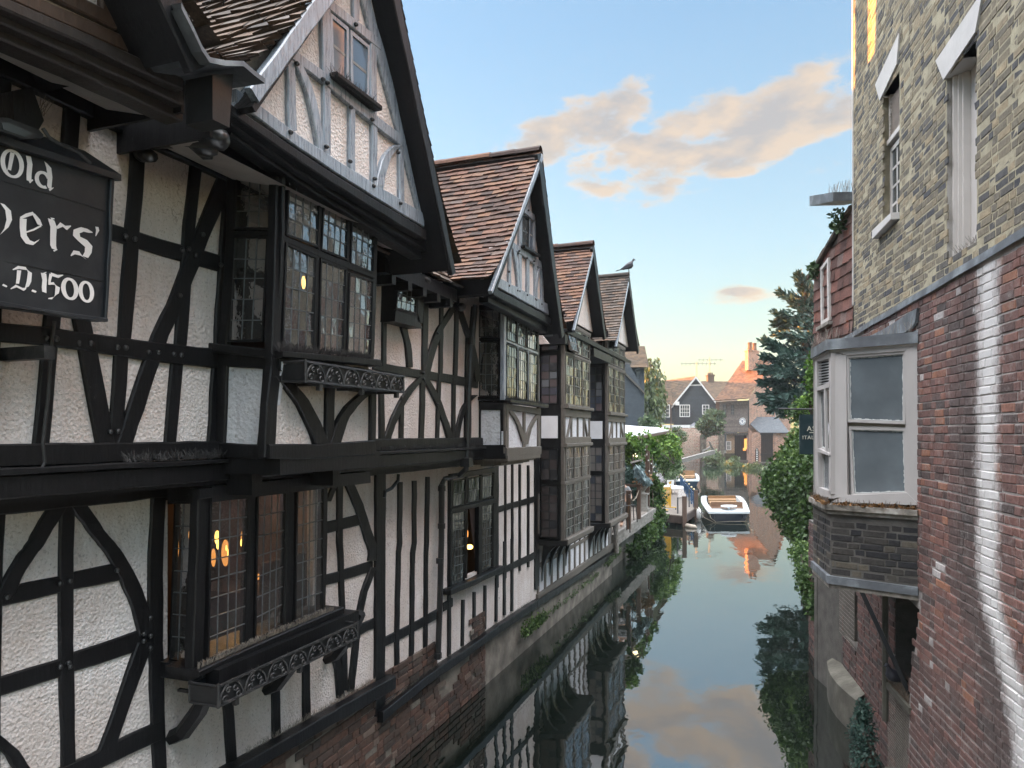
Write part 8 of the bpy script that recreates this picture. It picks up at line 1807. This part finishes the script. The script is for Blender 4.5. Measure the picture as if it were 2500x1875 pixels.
# ------------------------------------------------------------------ trees
def willow(name, label, cols, base):
    t = thing(name, tuple(base), label, 'tree'); m = MB(); p = Vector(base); topc = Vector(cols[0][0])
    trunk(m, [p, lerp(p, topc, .4)+CR*.3, lerp(p, topc, .8), topc], .35, .08); m.build('trunk', M['bark'], t)
    m = MB()
    for c, w, h, n in cols:
        c = Vector(c)
        for _ in range(n):
            q = c+CR*random.gauss(0, w*.5)+CF*random.gauss(0, w*.5)+UP*jit(w*.5); L_ = h*random.uniform(.3, 1); tt = random.gauss(.45, .2)
            for k in range(int(L_/.35)): leaf(m, q-UP*k*.35+CR*jit(.08)+CF*jit(.08), .24, (0, 0, -1.6), min(1, max(0, tt+jit(.15))), 2.0)
    m.build('crown', M['willow'], t)
willow('willow_tree', 'drooping willow between the slate blue house and the black boarded house', [(tuple(at(1588, 880, 64)), .7, 3.5, 40), (tuple(at(1582, 905, 62)), .7, 4, 45), (tuple(at(1600, 915, 64)), .8, 4, 55), (tuple(at(1590, 940, 62)), 1.0, 4.5, 65), (tuple(at(1604, 950, 64)), .7, 4, 50), (tuple(at(1580, 970, 62)), .8, 3.5, 50), (tuple(at(1594, 985, 63)), 1.0, 3, 55)], g0(1592, 63))
bush('bush', 'grey green bush at the foot of the willow beside the slate blue house', 'bush', [bl(1578, 1030, 50, .5), bl(1588, 1034, 51, .6), bl(1596, 1040, 52, .5), bl(1584, 1042, 50, .5)], 260, .14, 'reed')
def conifer(name, label, base, sprays, limbs):
    t = thing(name, tuple(base), label, 'tree'); m = MB()
    trunk(m, limbs[0], .30, .06)
    for l in limbs[1:]: trunk(m, l, .10, .02, 6)
    m.build('trunk', M['bark'], t); m = MB()
    for c, r, dr, n in sprays:
        c = Vector(c); tt = random.gauss(.45, .14); d = Vector(dr).normalized()
        for _ in range(n):
            s = random.random(); p = c-d*r*1.5+d*r*3.2*s+Vector((random.gauss(0, 1), random.gauss(0, 1), random.gauss(0, .62)))*r*.42*(1.1-s*.75)
            for _k in range(2): leaf(m, p+Vector((jit(.05), jit(.05), jit(.05))), .105, d*1.3, min(1, max(0, tt+random.gauss(0, .14)+.12*(s-.5))), 2.6)
    m.build('crown', M['conifer'], t)
tc_ = 31.0; sp = []
for x, y, r, dx, dz in [(1958, 695, .30, -.5, .9), (1975, 715, .4, -.2, .9), (1940, 730, .4, -.9, .5), (1965, 755, .5, -.6, .4), (1985, 740, .45, 0, .6), (1925, 775, .36, -1, .45), (1950, 790, .5, -.8, .3), (1975, 800, .55, -.3, .4), (1912, 800, .25, -1, .4), (1935, 820, .45, -.8, .2), (1960, 840, .55, -.5, .2), (1985, 850, .5, 0, .3), (1905, 850, .35, -1, .5), (1925, 858, .42, -.9, .3), (1945, 875, .5, -.6, .1), (1970, 885, .55, -.2, .2), (1888, 845, .28, -1, .6),
                        (1900, 880, .42, -1, .2), (1920, 900, .5, -.8, .0), (1895, 905, .4, -1, .1), (1880, 905, .28, -1, .2), (1940, 915, .55, -.5, 0), (1965, 925, .5, 0, .1), (1905, 930, .45, -.9, -.1), (1885, 935, .28, -1, .0), (1925, 945, .5, -.6, -.1), (1900, 958, .42, -.9, -.2), (1945, 960, .5, -.3, -.1), (1920, 972, .45, -.7, -.3), (1895, 975, .35, -1, -.2), (1965, 975, .5, 0, -.1), (1910, 990, .35, -.8, -.3), (1938, 992, .45, -.4, -.3), (1985, 900, .5, .2, .2), (1985, 960, .5, .2, 0), (1965, 780, .5, .1, .8)]:
    sp.append((tuple(at(x, y, tc_+jit(.7))), r, CR*dx+UP*dz+CF*jit(.5), 125))
tb0 = at(1975, 1150, tc_); conifer('conifer', 'tall dark blue green conifer rising behind the tile-hung house and hanging sign', (tb0.x, tb0.y, 1.0), sp, [[(tb0.x, tb0.y, .8), tuple(at(1972, 1000, tc_)), tuple(at(1968, 850, tc_)), tuple(at(1966, 710, tc_))]]+[[tuple(at(1970, y+15, tc_)), tuple(at((x+1970)/2, y+6, tc_)), tuple(at(x, y, tc_))] for x, y in ((1920, 790), (1900, 860), (1890, 920), (1895, 960), (1935, 740), (1910, 985))])
iv = [bl(1975, 1000, 15.5, .35), bl(1955, 1010, 16, .3), bl(1965, 1120, 14.5, .45), bl(1940, 1135, 15, .4), bl(1915, 1150, 15.5, .4), bl(1896, 1165, 16, .32), bl(1900, 1190, 15.5, .42), bl(1925, 1185, 15, .45), bl(1955, 1175, 14.5, .5), bl(1980, 1160, 14, .5), bl(1898, 1215, 15.8, .28), bl(1915, 1225, 15, .42), bl(1945, 1220, 14.5, .48), bl(1975, 1215, 14, .5), bl(1930, 1258, 14.8, .34), bl(1955, 1262, 14.3, .42), bl(1980, 1265, 13.8, .42), bl(1945, 1292, 14.3, .26), bl(1968, 1300, 14, .36), bl(1988, 1312, 13.5, .4), bl(1970, 1065, 15, .35), bl(1950, 1085, 15, .25), bl(1935, 1105, 15.2, .25)]
bush('ivy_bush', 'big glossy ivy bush overhanging the water below the green sign', 'bush', iv, 640, .062, 'ivy')
bush('ivy_bush', 'lower ivy clump at the water foot of the brick building, beyond the bay', 'bush', [bl(1955, 1345, 12.8, .22), bl(1970, 1370, 12.4, .26), bl(1985, 1395, 11.8, .3), bl(1998, 1420, 11.2, .3), bl(1988, 1440, 11.2, .26), bl(2008, 1455, 10.6, .24), bl(1975, 1420, 11.6, .22), bl(1998, 1480, 10.4, .18)], 420, .045, 'ivy')
bush('climber', 'pale climbing plant on the wall between the conifer and the bay', 'climber', [bl(1985, 900, 14, .12, .2, .35), bl(1985, 940, 13.8, .14, .2, .35), bl(1978, 985, 14.2, .2)], 240, .06, 'vine')
fp_ = rp(aR0+.15, .35, .2)
bush('fern_clump', 'green cow parsley clump with white heads at the canal edge under the pigeon', 'plant', [(tuple(rp(lerp(aR0, aR1, 1.05), .40, .25)), .12, .16, .20), (tuple(rp(lerp(aR0, aR1, .8), .52, .28)), .14, .16, .16), (tuple(rp(lerp(aR0, aR1, .7), .28, .28)), .14, .16, .16), (tuple(rp(lerp(aR0, aR1, .9), .7, .25)), .08, .1, .12)], 380, .02, 'conifer', long=2.2)
# unseen house blocks added on the left bank to block the low sun
def block(name, label, x0, x1, y0, y1, zt, ridge_):
    t = thing(name, ((x0+x1)/2, (y0+y1)/2, .9), label, 'house'); m = MB(); m.box((x0, y0, .9), (x1-x0, 0, 0), (0, y1-y0, 0), (0, 0, zt-.9)); m.build('walls', M['tile_brown'], t)
    m = MB(); xm = (x0+x1)/2; slab(m, [(x0-.3, y0-.3, zt-.2), (x1+.3, y0-.3, zt-.2), (xm, y0-.3, ridge_)], (0, -1, 0), 0, -(y1-y0)-.6); m.build('roof', M['tile_brown'], t)
block('brick_house', 'unseen plain house block added behind the terrace to keep the low sun off the dock', -17, -11, 19, 62, H+2.2, H+5.2)
block('brick_house', 'unseen tall house block added on the far left bank to shade the far houses', -44, -27, 82, 122, H+5.5, H+9.6)
hz = MB(); hz.box((-60, -12, -1), (110, 0, 0), (0, 150, 0), (0, 0, 16))
vm = bpy.data.materials.new('haze'); vm.use_nodes = True; nt = vm.node_tree; nt.nodes.clear(); o_ = nt.nodes.new('ShaderNodeOutputMaterial'); pv = nt.nodes.new('ShaderNodeVolumePrincipled'); nt.links.new(pv.outputs[0], o_.inputs['Volume'])
pv.inputs['Color'].default_value = (.85, .93, 1, 1); pv.inputs['Density'].default_value = .0006; pv.inputs['Anisotropy'].default_value = .2
tag(hz.build('haze', vm), kind='stuff')
# ------------------------------------------------------------------ water and banks
m = MB(); m.quad((-400, -60, 0), (400, -60, 0), (400, 500, 0), (-400, 500, 0)); tag(m.build('water', M['water']), kind='structure')
def bank(name, pts, z, mat='earth'):
    m = MB(); slab(m, [Vector((p[0], p[1], z)) for p in pts], UP, 0, -z-.5); return tag(m.build(name, M[mat]), kind='structure')
e0, e1, e2 = at(1640, CY, 88.5), at(1960, CY, 92), at(2600, CY, 90)
lb = at(1592, CY, 34); lb2 = at(1600, CY, 84)
bank('left_bank', [(-300, -40), (-9.6, -40), (-9.6, 24.4), (-3.9, 24.4), (lb.x, lb.y), (lb2.x, lb2.y), (-300, 120)], .9)
r0 = rp(-8, 0, -4.6); r1 = rp(AE, 0, -4.6); r2 = rp(AE+.2, 0, -.35); r3 = at(2002, CY, 14); r4 = at(1968, CY, 30); r5 = at(1925, CY, 84)
bank('right_bank', [(300, -40), (r0.x, -40), (r0.x, r0.y), (r1.x, r1.y), (r2.x, r2.y), (r3.x, r3.y), (r4.x, r4.y), (r5.x, r5.y), (300, 200)], .8)
f0, f1 = at(1560, CY, 86.0), at(1940, CY, 89.0)
bank('far_bank', [(-400, 118), (f0.x, f0.y), (at(1700, CY, 89.0).x, at(1700, CY, 89.0).y), (at(1850, CY, 89).x, at(1850, CY, 89).y), (f1.x, f1.y), (400, 120), (400, 900), (-400, 900)], 1.0)
